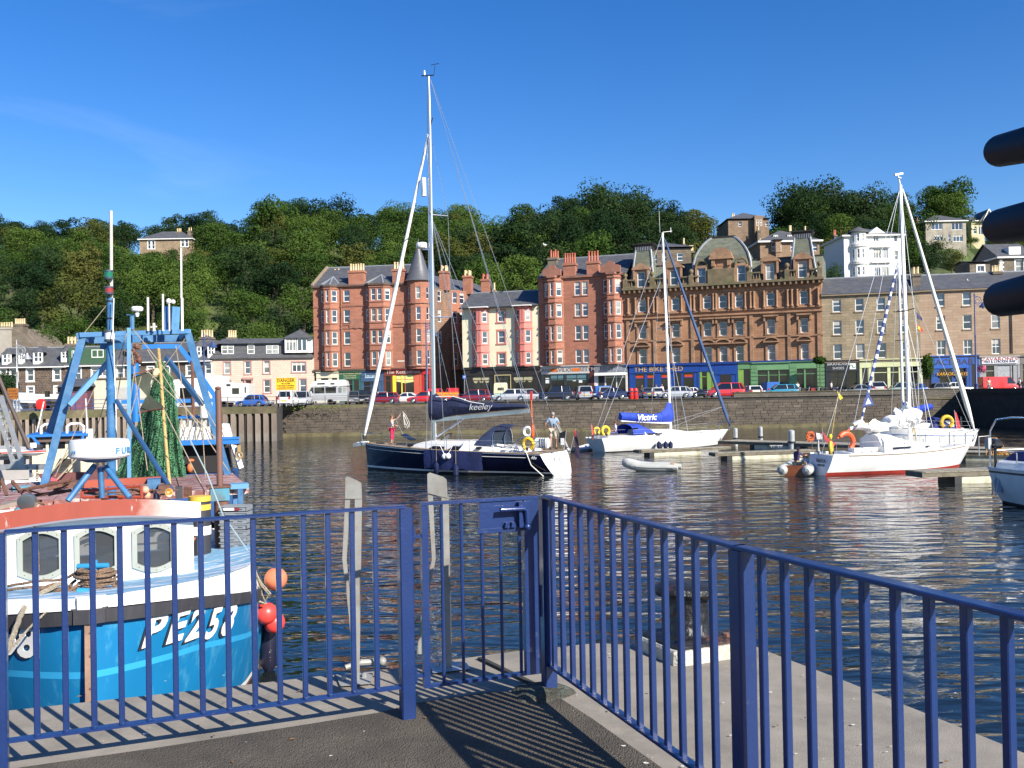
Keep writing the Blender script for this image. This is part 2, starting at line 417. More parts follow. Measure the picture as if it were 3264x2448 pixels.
# weeds on the coping
fern=mat('wall_weeds',(.09,.12,.02),.8,var=.5)
kb=MB()
for(u,n_,w_)in((1830,60,1.2),(1980,40,.8),(1850,30,.6),(930,40,.8),(1010,60,1.4),(1060,40,1),(2170,25,.5),(1120,30,.6)):
  c=XY(u,103.6 if u>1100 else 100.5)
  for i in range(n_):
    p=Vector((c.x+RND.gauss(0,w_),c.y+RND.uniform(-.35,.1)-.1,3.35-abs(RND.gauss(0,.35)))); a=RND.uniform(0,6.28); s=RND.uniform(.08,.2)
    kb.poly([p,p+Vector((math.cos(a)*s,-.06,s*.9)),p+Vector((math.cos(a+.5)*s*1.5,-.1,s*.3))])
tag(kb.build('wall_weeds',fern,qw,fix=False),kind='stuff')
# steps down the wall face
st_m=mat('step_stone',(.30,.235,.16),.9,var=.35,scale=1,dirt=(.10,.08,.05),dirt_amt=.5)
stp=XY(1178,WALLY-.2)
for i in range(13):
  z1=3.4-i*.26
  inst('step',MB().box(-.48,0,-1.3,.1,-4.0,0).mesh('step',st_m)if i==0 else stm,qw,(stp.x-i*.42,stp.y-.1,z1))
  if i==0:stm=KIDS[qw][-1].data
inst('landing',MB().box(-1.4,0,-1.6,.1,-3,0).mesh('landing',st_m),qw,(stp.x-13*.42,stp.y-.1,.2))

# -- hillside
def interp(t,x):
  for i in range(len(t)-1):
    if x<=t[i+1][0]:
      a,b=t[i],t[i+1]; k=(x-a[0])/(b[0]-a[0]); k=max(0,min(1,k)); return a[1]+(b[1]-a[1])*k
  return t[-1][1]
SKY=[(-900,700),(0,682),(120,672),(240,695),(340,668),(420,700),(520,672),(650,662),(760,690),(820,655),(880,632),(960,618),(1040,625),(1100,640),(1150,685),
 (1200,668),(1250,645),(1330,640),(1400,640),(1480,642),(1550,640),(1590,700),(1625,700),(1660,650),(1740,655),(1790,622),(1840,598),(1950,592),(2040,612),(2100,660),
 (2180,650),(2240,668),(2280,710),(2320,740),(2430,720),(2470,625),(2560,600),(2620,580),(2740,582),(2800,612),(2880,615),(2920,625),(2950,590),(3040,580),(3110,610),(3140,670),
 (3200,700),(3264,700),(4200,720)]
TREEH=13.0
def hill(u,D):
  zr=EYE+(horizon(u)-interp(SKY,u))/F*290-TREEH
  if D<=290:t=max(0,(D-148)/142.0); t=t**.92
  else:t=1-(D-290)*.002
  return ROAD+(zr-ROAD)*t
mb=MB(); us=list(range(-1500,4900,80)); Ds=[147,150,160,172,185,200,215,230,245,260,275,290,310,340,420]
for D in Ds:
  for u in us:
    q=XY(u,D); mb.v.append(Vector((q.x,q.y,hill(u,D)-(0 if D>148 else 1)+noise.noise(Vector((q.x*.03,q.y*.03,0)))*1.0*(D>150))))
nU=len(us)
for i in range(len(Ds)-1):
  for j in range(nU-1):mb.f.append((i*nU+j,i*nU+j+1,(i+1)*nU+j+1,(i+1)*nU+j))
hm=mat('hill_ground',(.045,.06,.018),.95,var=.5,scale=.12,dirt=(.11,.16,.025),dirt_amt=.6,dscale=.05,bump=.6,bscale=2)
tag(mb.build('hillside',hm,smooth=True,fix=False),kind='structure')
gb=MB().poly([(-900,140,1.0),(900,140,1.0),(1500,1500,1.0),(-1500,1500,1.0)])
tag(gb.build('ground',grass_m,fix=False),kind='structure')
def onhill(u,v):  # distance at which the line of sight u,v meets the slope
  D=150.0
  while D<289:
    if P(u,v,D).z<=hill(u,D):return D
    D+=1
  return 288.0

# -- pier we stand on
conc=mat('pier_concrete',(.255,.228,.188),.9,var=.14,scale=3.5,bump=.22,bscale=170,dirt=(.13,.12,.10),dirt_amt=.55,dscale=2.4)
def asphalt():
  m_=mat('pier_asphalt',(.092,.077,.056),.85,var=.3,scale=5,bump=0,dirt=(.05,.042,.032),dirt_amt=.7,dscale=1.1)
  n_=m_.node_tree.nodes; l_=m_.node_tree.links.new; b=n_['Principled BSDF']; t=n_.new('ShaderNodeTexCoord')
  vo=n_.new('ShaderNodeTexVoronoi'); vo.inputs['Scale'].default_value=120; l_(t.outputs['Object'],vo.inputs['Vector'])
  z=n_.new('ShaderNodeTexNoise'); z.inputs['Scale'].default_value=70; z.inputs['Detail'].default_value=6; l_(t.outputs['Object'],z.inputs['Vector'])
  s1=n_.new('ShaderNodeMath'); s1.operation='SUBTRACT'; l_(z.outputs['Fac'],s1.inputs[0]); l_(vo.outputs['Distance'],s1.inputs[1])
  bp=n_.new('ShaderNodeBump'); bp.inputs['Strength'].default_value=.9; bp.inputs['Distance'].default_value=.012; l_(s1.outputs[0],bp.inputs['Height']); l_(bp.outputs[0],b.inputs['Normal'])
  # pale chips in the surface
  v2=n_.new('ShaderNodeTexVoronoi'); v2.inputs['Scale'].default_value=22; l_(t.outputs['Object'],v2.inputs['Vector'])
  r=n_.new('ShaderNodeValToRGB'); r.color_ramp.elements[0].position=.07; r.color_ramp.elements[1].position=.10
  r.color_ramp.elements[0].color=(.5,.5,.5,1); r.color_ramp.elements[1].color=(0,0,0,1); l_(v2.outputs['Distance'],r.inputs[0])
  x=n_.new('ShaderNodeMixRGB'); x.inputs['Color2'].default_value=(.22,.20,.16,1); old=b.inputs['Base Color'].links[0].from_socket
  l_(r.outputs[0],x.inputs['Fac']); l_(old,x.inputs['Color1']); l_(x.outputs[0],b.inputs['Base Color']); return m_
edge=[(-400,2330),(18,2266),(746,2187),(1000,2157),(1190,2140),(1529,2091),(1660,2074),(1776,2067),(1850,2054),(1916,2050),(1990,2055),(2060,2068),(2090,2052),(2120,2030),(2180,2016),(2295,2016),(2500,2097),(2700,2173),(3264,2400)]
ep=[G(u,v,DECK)for u,v in edge]
tail=ep[-1]+(ep[-1]-ep[-2]).normalized()*8
outline=[Vector((-9,ep[0].y-.4,DECK))]+ep+[tail,Vector((14,-8,DECK)),Vector((-9,-8,DECK))]
mb=MB(); mb.poly(outline)
for i in range(len(outline)):
  a,b=outline[i],outline[(i+1)%len(outline)]
  mb.poly([a,b,b-Vector((0,0,3.6)),a-Vector((0,0,3.6))])
tag(mb.build('pier_deck',conc),kind='structure')
ap=[(-200,2500),(45,2449),(500,2383),(1000,2305),(1208,2271),(1330,2240),(1560,2205),(1700,2206),(1790,2228),(1880,2285),(2111,2448)]
ag=[G(u,v,DECK+.006)for u,v in ap]
mb=MB().poly(ag+[Vector((1.6,-7,DECK+.006)),Vector((-8.9,-7,DECK+.006)),Vector((-8.9,3.6,DECK+.006))])
tag(mb.build('pier_asphalt',asphalt(),fix=False),kind='structure')
# gull droppings and grit on the concrete
mb=MB()
for i in range(60):
  u=RND.uniform(1800,3200); v=RND.uniform(2080,2448)if i<40 else RND.uniform(2150,2420)
  if i>=46:u=RND.uniform(0,1250)
  c=G(u,v,DECK+.01); r=RND.choice((.003,.004,.005,.007,.012))*RND.uniform(.7,1.3); k=RND.randint(5,8)
  if c.y>6.1 or c.x>2.6:continue
  mb.poly([c+Vector((math.cos(2*PI*j/k)*r*RND.uniform(.6,1.6),math.sin(2*PI*j/k)*r*RND.uniform(.5,1.2),0))for j in range(k)])
tag(mb.build('gull_droppings',mat('guano',(.6,.58,.52),.9),fix=False),kind='stuff')
lf=MB()
for i in range(46):
  u=RND.uniform(0,3200); v=RND.uniform(2200,2447); c=G(u,v,DECK+.013)
  if c.y>5.6 or(u>1500 and RND.random()<.4):continue
  a=RND.uniform(0,6.28); s_=RND.uniform(.006,.018); d_=Vector((math.cos(a),math.sin(a),0))*s_; e_=Vector((-math.sin(a),math.cos(a),0))*s_*.5
  lf.poly([c-d_,c+e_+Vector((0,0,.004)),c+d_,c-e_])
tag(lf.build('fallen_leaves',mat('dry_leaf',(.16,.09,.04),.9,var=.4),fix=False),kind='stuff')
# groove joint across the concrete by the gate
mb=MB().bar(G(1529,2097,DECK+.012),G(1712,2185,DECK+.012),.03,.012)
tag(mb.build('deck_joint',mat('joint_tar',(.03,.03,.025),.9)),kind='structure')
# == BUILDINGS
WC={}
def win_meshes(w,h,style):
  w=round(w*20)/20; h=round(h*20)/20; k=(w,h,style)
  if k in WC:return WC[k]
  b=.10 if w>.7 else .07; m1=MB(); y0,y1=.10,.17
  m1.box(0,b,y0,y1,0,h); m1.box(w-b,w,y0,y1,0,h); m1.box(b,w-b,y0,y1,0,b*1.2); m1.box(b,w-b,y0,y1,h-b,h)
  if 'r' in style:m1.box(b,w-b,y0+.01,y1-.004,h*.5-.045,h*.5+.045)
  if 'c' in style:m1.box(w/2-.03,w/2+.03,y0+.015,y1-.006,b*1.2,h-b)
  if '3' in style:
    for t in(.33,.67):m1.box(w*t-.05,w*t+.05,y0+.012,y1-.006,b*1.2,h-b)
  if '2' in style:m1.box(w*.5-.07,w*.5+.07,y0-.01,y1-.005,b*1.2,h-b)
  p=MB().poly([(b*.5,.145,b*.5),(w-b*.5,.145,b*.5),(w-b*.5,.145,h-b*.5),(b*.5,.145,h-b*.5)])
  s=MB().box(-.1,w+.1,-.09,.1,-.14,-.004)
  WC[k]=(m1.mesh('window',sash),p.mesh('pane',pane_m),s.mesh('sill',None),p,w,h); return WC[k]
def window(th,O,ux,s0,s1,za,zb,style='r',sillm=None,glass=None,parent=None,name='window'):
  fm,pm_,sm,pmb,w,h=win_meshes(s1-s0,zb-za,style); a=math.atan2(ux[1],ux[0])
  o=inst(name,fm,th,(O[0]+ux[0]*s0,O[1]+ux[1]*s0,za),(0,0,a))
  if glass is None:glass=pane_c if RND.random()<.20 else pane_m
  p=inst('pane',pm_,o)
  if glass is not pane_m:
    p.data=pmb.mesh('pane',glass)if(w,h,glass.name)not in WC else WC[(w,h,glass.name)]; WC[(w,h,glass.name)]=p.data
  if RND.random()<.35 and w>.7:  # blind or curtain drawn partly down behind the glass
    hh=h*RND.choice((.25,.4,.3)); inst('blind',WC.setdefault(('bl',w,round(hh,1)),MB().box(.08,w-.08,.143,.1445,h-hh,h-.08).mesh('blind',blind_m)),o)
  if sillm is not None:
    if('s',w,sillm.name)not in WC:
      x=MB().box(-.1,w+.1,-.09,.1,-.15,-.004).mesh('sill',sillm); WC[('s',w,sillm.name)]=x
    inst('sill',WC[('s',w,sillm.name)],o)
  return o
blind_m=mat('cream_blind',(.42,.40,.35),.8,var=.1)
def wallface(mb,O,ux,w,z0,z1,rects,depth=.2):
  """wall with real openings and reveals; rects = (s0,s1,za,zb)"""
  n=(-ux[1],ux[0])
  def pt(s,z,d=0):return(O[0]+ux[0]*s+n[0]*d,O[1]+ux[1]*s+n[1]*d,z)
  rects=[(max(.02,a),min(w-.02,b),max(z0+.02,c),min(z1-.02,d))for a,b,c,d in rects]
  xs=sorted({0,w}|{r[0]for r in rects}|{r[1]for r in rects}); zs=sorted({z0,z1}|{r[2]for r in rects}|{r[3]for r in rects})
  for j in range(len(zs)-1):
    zc=(zs[j]+zs[j+1])/2; run=None
    row=[r for r in rects if r[2]<zc<r[3]]
    cuts=sorted({0,w}|{r[0]for r in row}|{r[1]for r in row})
    for i in range(len(cuts)-1):
      xc=(cuts[i]+cuts[i+1])/2
      if any(r[0]<xc<r[1]for r in row):continue
      mb.poly([pt(cuts[i],zs[j]),pt(cuts[i+1],zs[j]),pt(cuts[i+1],zs[j+1]),pt(cuts[i],zs[j+1])])
  for a,b,c,d in rects:
    mb.poly([pt(a,c),pt(a,d),pt(a,d,depth),pt(a,c,depth)]); mb.poly([pt(b,d),pt(b,c),pt(b,c,depth),pt(b,d,depth)])
    mb.poly([pt(a,c,depth),pt(b,c,depth),pt(b,c),pt(a,c)]); mb.poly([pt(a,d),pt(b,d),pt(b,d,depth),pt(a,d,depth)])
def surround(mb,O,ux,r,t=.16,p=.05,sill=True):
  a,b,c,d=r
  for q in((a-t,a-.004,c,d),(b+.004,b+t,c,d),(a-t,b+t,d+.004,d+t*1.2)):mb.obox(O,ux,q[0],q[1],-p,.01,q[2],q[3])
  if sill:mb.obox(O,ux,a-t*1.3,b+t*1.3,-p*2.4,.01,c-t,c-.004)
def chimney(th,x0,x1,y0,y1,z0,z1,wm,potm,n,ph=1.0,rows=1):
  m1=MB().box(x0,x1,y0,y1,z0,z1-.35); m1.box(x0-.12,x1+.12,y0-.12,y1+.12,z1-.35,z1-.12); m1.box(x0-.05,x1+.05,y0-.05,y1+.05,z1-.12,z1)
  c=m1.build('chimney',wm,th)
  pr=[(.17,z1-.1),(.19,z1+.06),(.15,z1+.12),(.14,z1+ph-.15),(.17,z1+ph-.13),(.17,z1+ph),(.12,z1+ph),(.11,z1+ph-.2)]
  me=WC.setdefault(('pot',round(z1,2),ph,potm.name),MB().lathe(pr,n=10).mesh('chimney_pot',potm,True))
  for j in range(rows):
    for i in range(n):
      inst('chimney_pot',me,c,(x0+(x1-x0)*(i+.5)/n,y0+(y1-y0)*(j+.5)/rows,RND.uniform(-.06,.02)))
  return c
def gable_roof(mb,x0,x1,y0,y1,ze,zr,t=.0):
  ym=(y0+y1)/2
  mb.poly([(x0,y0,ze),(x1,y0,ze),(x1,ym,zr),(x0,ym,zr)]); mb.poly([(x1,y1,ze),(x0,y1,ze),(x0,ym,zr),(x1,ym,zr)])
def hip_roof(mb,x0,x1,y0,y1,ze,zr,inset=None):
  ym=(y0+y1)/2; i=(y1-y0)/2*.9 if inset is None else inset
  a,b=(x0+i,ym,zr),(x1-i,ym,zr)
  mb.poly([(x0,y0,ze),(x1,y0,ze),b,a]); mb.poly([(x1,y0,ze),(x1,y1,ze),b]); mb.poly([(x1,y1,ze),(x0,y1,ze),a,b]); mb.poly([(x0,y1,ze),(x0,y0,ze),a])
def carcass(th,wm,W_,D_,H_,ymin=.0):
  """side and back walls"""
  m1=MB(); m1.poly([(0,0,0),(0,D_,0),(0,D_,H_),(0,0,H_)]); m1.poly([(W_,D_,0),(W_,0,0),(W_,0,H_),(W_,D_,H_)]); m1.poly([(W_,D_,0),(W_,D_,H_),(0,D_,H_),(0,D_,0)])
  m1.poly([(0,.45,0),(W_,.45,0),(W_,.45,H_),(0,.45,H_)])
  return m1.build('side_wall',wm,th)

def bay(th,F_,x0,x1,zb,zt,rows,wm,trim,p=1.0,c=.75,ncent=1,ledge=True,gap=.28,sideframe=True,glass=None):
  """canted bay window running through the storeys"""
  pts=[(x0,0),(x0+c,-p),(x1-c,-p),(x1,0)]; b=MB(); tr=MB()
  for i in range(3):
    a,e=Vector(pts[i]),Vector(pts[i+1]); w=(e-a).length; ux=(e-a).normalized(); rs=[]
    if i==1:
      k=ncent; ww=(w-gap*(k+1))/k
      spans=[(gap+q*(ww+gap),gap+q*(ww+gap)+ww)for q in range(k)]
    else:spans=[(w/2-min(w*.36,.45),w/2+min(w*.36,.45))]
    for(za,zc)in rows:
      for(s0,s1)in spans:
        rs.append((s0,s1,za,zc)); window(th,a,ux,s0,s1,za,zc,'r',None,glass)
    wallface(b,a,ux,w,zb,zt,rs,.18)
  b.build('bay_wall',wm,th,fix=False)
  for(za,zc)in rows:
    for z_,h_,o_ in((za-.28,.14,.10),(zc+.18,.16,.13)):
      q=[(x0-o_,.05),(x0+c-o_*.5,-p-o_),(x1-c+o_*.5,-p-o_),(x1+o_,.05)]
      tr.prism([(x,y,z_)for x,y in q],(0,0,h_))
  return builds(tr,'bay_moulding',trim,th)

def shop(th,F_,u0,u1,vt,col,fascia=None,body='',tcol=(.8,.6,.2),glass=(),door=None,fh=.75,zbase=0,pil=.28,proud=.18,tw=None,dark=False,tsize=None):
  """a shopfront: fascia board, pilasters, stall riser, glass, door"""
  vm=(u0+u1)/2; x0,x1=F_.x(u0),F_.x(u1); zt=F_.z(vm,vt)
  cm=mat('shop_paint_%d_%d_%d'%tuple(int(c*255)for c in col),col,.45,var=.12)
  fm=cm if fascia is None else mat('shop_fascia_%d_%d_%d'%tuple(int(c*255)for c in fascia),fascia,.45,var=.1)
  s=MB(); y=-proud
  s.box(x0,x0+pil,y,.02,zbase,zt-fh); s.box(x1-pil,x1,y,.02,zbase,zt-fh)
  s.box(x0+pil,x1-pil,y+.03,.02,zbase,zbase+.55)
  gx=[(F_.x(a),F_.x(b_))for a,b_ in glass]or[(x0+pil+.05,x1-pil-.05)]
  edges=sorted({x0+pil,x1-pil}|{g[0]for g in gx}|{g[1]for g in gx})
  for i in range(len(edges)-1):
    mid=(edges[i]+edges[i+1])/2
    if any(g[0]-.01<mid<g[1]+.01 for g in gx)or edges[i+1]-edges[i]<.04:continue
    s.box(edges[i],edges[i+1],y+.04,.02,zbase+.55,zt-fh)
  o=s.build('shopfront',cm,th)
  f_=MB().box(x0,x1,y-.05,.02,zt-fh,zt); f_.box(x0-.03,x1+.03,y-.22,.02,zt+.003,zt+.12); sub('fascia',f_,fm,th,o)
  for(a,b_)in gx:
    sub('pane',MB().poly([(a,-.02,zbase+.5),(b_,-.02,zbase+.5),(b_,-.02,zt-fh),(a,-.02,zt-fh)]),shop_g,th,o)
    if b_-a>1.6:sub('mullion',MB().box((a+b_)/2-.04,(a+b_)/2+.04,-.09,-.03,zbase+.55,zt-fh),cm,th,o)
    sub('transom',MB().box(a,b_,-.085,-.028,zt-fh-.75,zt-fh-.66),cm,th,o)
  if door:
    a,b_=F_.x(door[0]),F_.x(door[1]); sub('door',MB().box(a,b_,y+.015,y+.035,zbase+.05,zt-fh-.1),mat('dark_doorway',(.02,.018,.016),.7),th,o)
  if body:
    tm=mat('lettering_%d_%d_%d'%tuple(int(c*255)for c in tcol),tcol,.5,var=.02)
    ls=body.split('\n'); hh=tsize or fh*.62/len(ls)*1.25
    for i,t_ in enumerate(ls):
      zc=zt-fh/2+((len(ls)-1)/2-i)*fh*.85/len(ls)
      text('lettering',t_,tm,o,((x0+x1)/2 if tw is None else F_.x(tw),y-.07,zc),(PI/2,0,0),hh*(1 if i==0 else .85),0,1.12)
  return o

BSOOT=(.07,.05,.04)
red_m=masonry('red_sandstone',(.39,.17,.11),(.32,.135,.09),(.17,.085,.06),.75,.3,.010,dirt=BSOOT,dirt_amt=.35,dscale=.22)
red_t=mat('red_sandstone_trim',(.28,.125,.085),.85,var=.2,dirt=BSOOT,dirt_amt=.45,dscale=.5)
brown_m=masonry('orange_sandstone',(.43,.235,.13),(.34,.18,.10),(.15,.09,.055),.8,.32,.012,dirt=(.09,.055,.035),dirt_amt=.6,dscale=.16)
brown_t=mat('orange_sandstone_trim',(.33,.19,.11),.85,var=.25,dirt=(.09,.06,.04),dirt_amt=.6,dscale=.4)
balus_m=mat('mossy_parapet',(.17,.125,.075),.9,var=.4,dirt=(.10,.11,.05),dirt_amt=.8,dscale=.6)
olive_m=masonry('buff_sandstone',(.36,.29,.19),(.27,.22,.145),(.14,.10,.065),.95,.36,.014,dirt=(.11,.085,.055),dirt_amt=.65,dscale=.25)
pinkst_m=masonry('pink_sandstone',(.40,.30,.21),(.35,.24,.165),(.20,.14,.10),1.1,.36,.010,dirt=(.12,.09,.06),dirt_amt=.35,dscale=.22)
stone_t=mat('buff_trim',(.24,.18,.12),.9,var=.2)
cream_r=mat('cream_render',(.66,.61,.43),.9,var=.06,scale=.5,dirt=(.46,.42,.30),dirt_amt=.45,dscale=.35)
pink_p=mat('salmon_paint',(.50,.16,.13),.55,var=.12)
rubble=masonry('dark_rubble',(.13,.09,.065),(.055,.042,.035),(.19,.155,.12),.48,.27,.03,dirt=(.05,.04,.03),dirt_amt=.35,sq=(3,.7))
pinkw=masonry('pale_pink_render',(.56,.45,.36),(.52,.40,.32),(.44,.33,.27),.55,.3,.02,dirt=(.38,.29,.23),dirt_amt=.3)
grey_h=masonry('grey_brown_stone',(.20,.17,.13),(.15,.12,.09),(.12,.10,.08),.7,.3,.012)
drk=mat('dark_timber_shop',(.022,.018,.016),.5)

# -- red corner tenement with turret
Fr=Facade(1003,142,1340,139.4)
T=thing('tenement','red sandstone corner tenement with a grey conical turret and canted bays','building',Fr.loc,Fr.rz)
ux=(1,0); X=Fr.x; Z=Fr.z
zc=Z(1150,1180); ze=Z(1110,914)
rows=[(Z(1107,b),Z(1107,a))for a,b in((1124,1168),(1057,1098),(988,1028),(925,962))]
wm_=MB(); wx0,wx1=X(1097),X(1117)
rs=[(wx0,wx1,a,b)for a,b in rows]
WR=X(1306)
wallface(wm_,(0,0),ux,WR,zc,ze,rs); wm_.build('wall',red_m,T,fix=False)
for r in rs:window(T,(0,0),ux,r[0],r[1],r[2],r[3],'r',red_t)
carcass(T,red_m,WR+1.5,13,ze)
bay(T,Fr,X(1022),X(1082),zc,ze,rows,red_m,red_t,1.0,1.0,1)
bay(T,Fr,X(1164),X(1252),zc,ze,rows,red_m,red_t,1.0,1.05,2)
# string courses, eaves, pipe, carved panel
tm=MB()
for zz,hh in((rows[3][0]-.75,.2),(rows[2][0]-.45,.16),(rows[2][0]-.95,.16)):
  tm.obox((0,0),ux,-.05,X(1022)-.02,-.1,.01,zz,zz+hh); tm.obox((0,0),ux,X(1082)+.15,X(1164)-.15,-.1,.01,zz,zz+hh); tm.obox((0,0),ux,X(1252)+.15,X(1300),-.1,.01,zz,zz+hh)
builds(tm,'string_course',red_t,T)
tm=MB().box(-.15,WR,-.35,.2,ze-.02,ze+.22); tm.box(-.1,WR+2.6,-.3,.03,zc-.05,zc+.22)
for a,b in((1022,1082),(1164,1252)):
  q=[(X(a)-.2,.05),(X(a)+.95,-1.25),(X(b)-.95,-1.25),(X(b)+.2,.05)]; tm.prism([(x,y,ze-.01)for x,y in q],(0,0,.24))
builds(tm,'cornice',mat('dark_cornice',(.09,.055,.04),.8),T)
tm=MB().tube([(X(1090),-.1,0),(X(1090),-.1,ze)],.07,6); tm.build('drainpipe',red_t,T)
c0=X(1137); tm=MB(); zz=Z(1137,1048); sh=[(-1.0,0),(-1.1,.5),(-.85,1),(-1.15,1.6),(-.5,1.45),(0,1.65),(.5,1.45),(1.15,1.6),(.85,1),(1.1,.5),(1,0),(.5,.15),(0,0),(-.5,.15)]
tm.prism([(c0+x,-.16,zz+y)for x,y in sh],(0,.17,0)); tm.build('carved_panel',red_t,T)
text('street_sign','________',white,T,(X(1277),-.02,Z(1277,1151)),(PI/2,0,0),.1)if 0 else MB().box(X(1266),X(1288),-.04,0,Z(1277,1153),Z(1277,1149)).build('name_plate',mat('pale_plate',(.6,.55,.48),.6),T)
# roof
zr=Z(1200,848,6.5); rf=MB(); gable_roof(rf,-.2,WR+.8,-.3,13.3,ze+.22,zr)
rf.poly([(0,.4,ze),(0,13,ze),(0,6.5,zr-.1)]); rf.poly([(WR+.6,.4,ze),(WR+.6,13,ze),(WR+.6,6.5,zr-.1)])
rf=rf.build('roof',slate,T,fix=False)
sub('ridge',MB().box(-.2,WR+.8,6.35,6.65,zr-.05,zr+.1),lead,T,rf); sub('skew',MB().bar((-.05,-.3,ze+.35),(-.05,6.5,zr+.15),.35,.3),stone_t,T,rf)
for a,b in((1022,1082),(1164,1252)):
  x0,x1=X(a)-.2,X(b)+.2; xm=(x0+x1)/2; q=[(x0,.1),(x0+1.15,-1.25),(x1-1.15,-1.25),(x1,.1)]; ap_=Vector((xm,1.9,ze+1.9)); m1=MB(); m2=MB()
  m1.poly([ap_]+[(q[0][0],q[0][1],ze+.23),(q[1][0],q[1][1],ze+.23)]); m1.poly([ap_,(q[1][0],q[1][1],ze+.23),(q[2][0],q[2][1],ze+.23)]); m1.poly([ap_,(q[2][0],q[2][1],ze+.23),(q[3][0],q[3][1],ze+.23)])
  m1.build('bay_roof',slate,T,fix=False)
  for x,y in q:m2.bar((x,y,ze+.28),ap_,.18,.08)
  m2.build('hip_flashing',lead,T)
chimney(T,X(1024),X(1048),5.2,9.5,ze+1,Z(1030,860),olive_m,pot_c,2,.9,4)
chimney(T,X(1115),X(1163),-.15,1.1,ze+.2,Z(1140,862),red_m,pot_c,6,1.1)
chimney(T,X(1255),X(1291),-.15,1.1,ze+.2,Z(1272,857),red_m,pot_c,4,1.1)
# turret
tcx=X(1335); tr_=(X(1374)-X(1294))/2; tcy=.6; seg=20; zt0=zc; ze2=Z(1335,898)
ring=lambda r,z,n=seg:[(tcx+r*math.cos(2*PI*j/n),tcy+r*math.sin(2*PI*j/n),z)for j in range(n)]
m1=MB(); r_=tr_-.1; n8=10; wins=[]
for j in range(n8):
  a0=-PI+.15+(PI*1.45)*j/n8; a1=-PI+.15+(PI*1.45)*(j+1)/n8
  a=Vector((tcx+r_*math.cos(a0),tcy+r_*math.sin(a0))); e=Vector((tcx+r_*math.cos(a1),tcy+r_*math.sin(a1))); w=(e-a).length; u_=(e-a).normalized(); rs=[]
  if j in(1,3,5,7):
    for(za,zb_)in rows:rs.append((.08,w-.08,za,zb_)); window(T,a,u_,.08,w-.08,za,zb_,'r',None)
  wallface(m1,a,u_,w,zt0,ze2,rs,.2)
m1.build('turret_wall',red_m,T,fix=False)
m1=MB()
for zz in(rows[3][0]-.75,rows[2][0]-.55,rows[1][0]-.5,rows[0][0]-.3,ze2):m1.loft([ring(r_+.02,zz),ring(r_+.14,zz+.05),ring(r_+.14,zz+.2),ring(r_+.02,zz+.25)])
builds(m1,'turret_moulding',red_t,T)
za_=Z(1334,768)
cone_m=mat('lead_cone',(.085,.088,.10),.42,.0,var=.3,scale=6,bump=.35,bscale=9)
m1=MB().loft([ring(tr_+.25,ze2+.1,28),ring(tr_*.98,ze2+.5,28),ring(tr_*.72,ze2+(za_-ze2)*.30,28),ring(tr_*.40,ze2+(za_-ze2)*.62,28),ring(.12,za_-.5,28),ring(.03,za_+.5,28)])
m1.build('turret_roof',cone_m,T,True)
# return wall up the side street
sdv=Vector((.34,.94)).normalized(); so=Vector((tcx+r_*.75,tcy+1.5)); m1=MB(); rs=[]
for(za,zb_)in rows:
  for s in(2.0,6.2,8.4,13.0,15.2,17.2,19.4):
    rs.append((s,s+1.0,za,zb_)); window(T,so,sdv,s,s+1.0,za,zb_,'r',None)
SW_m=masonry('mixed_side_stone',(.33,.18,.12),(.20,.15,.11),(.12,.08,.06),.6,.3,.02)
wallface(m1,so,sdv,24,0,ze-.3,rs); m1.build('street_wall',SW_m,T,fix=False)
m1=MB(); e2=so+sdv*24; m1.poly([(so.x,so.y,ze-.3),(e2.x,e2.y,ze-.3),(e2.x-6,e2.y+2,ze+3),(so.x-5,so.y+3,ze+3)]); m1.build('street_roof',slate,T,fix=False)
for s,w in((3.6,1.6),(10.5,1.8),(16.2,1.6)):
  q=so+sdv*s; chimney(T,q.x-.6,q.x+.7,q.y,q.y+w,ze-.4,ze+2.6,red_m,pot_c if s<12 else pot_r,2,.9,3)
for s in(5.8,17):  # bays of the side street
  a=so+sdv*s; b=a+sdv*4; nn=Vector((sdv.y,-sdv.x)); m1=MB(); pts=[a,a+sdv*.8+nn*.8,b-sdv*.8+nn*.8,b]
  for i in range(3):
    u_=(pts[i+1]-pts[i]); w=u_.length; u_.normalize(); rs=[]
    for(za,zb_)in rows:rs.append((w*.2,w*.8,za,zb_)); window(T,pts[i],u_,w*.2,w*.8,za,zb_,'r')
    wallface(m1,pts[i],u_,w,zc,ze-.2,rs)
  m1.build('bay_wall',red_m,T,fix=False)
# shops
creamp=(.62,.58,.42)
shop(T,Fr,1008,1080,1188,creamp,None,'',glass=[(1022,1046),(1057,1077)],fh=.8)
shop(T,Fr,1081,1149,1186,(.03,.12,.075),(.025,.10,.06),'THE VICTORIAN HOUSE\nFINE ANTIQUES\nCOLLECTABLES',(.55,.5,.25),[(1084,1122)],(1128,1146),fh=1.15)
o=shop(T,Fr,1150,1222,1184,(.045,.085,.16),(.045,.085,.16),'',glass=[(1158,1204)],fh=1.5)
sub('sign_board',MB().box(X(1163),X(1203),-.27,-.24,Z(1183,1205),Z(1183,1189)),mat('pale_blue_sign',(.35,.48,.58),.5),T,o)
text('lettering','PRESCRIPTIONS',mat('slate_letter',(.10,.14,.18),.5),o,(X(1183),-.29,Z(1183,1198)),(PI/2,0,0),.5,0,.85)
shop(T,Fr,1223,1250,1182,(.13,.035,.025),None,'',glass=[(1229,1246)],fh=.8)
o=shop(T,Fr,1251,1343,1178,(.50,.10,.055),(.17,.018,.016),'The Kettledrum',(.62,.5,.42),[(1262,1318)],None,fh=.75,tw=1285,tsize=.72)
sub('yellow_frame',MB().box(X(1251),X(1261),-.24,-.19,0.1,zc-.95).box(X(1278),X(1281),-.12,-.05,.5,zc-.95),mat('yellow_paint',(.75,.62,.04),.5),T,o)
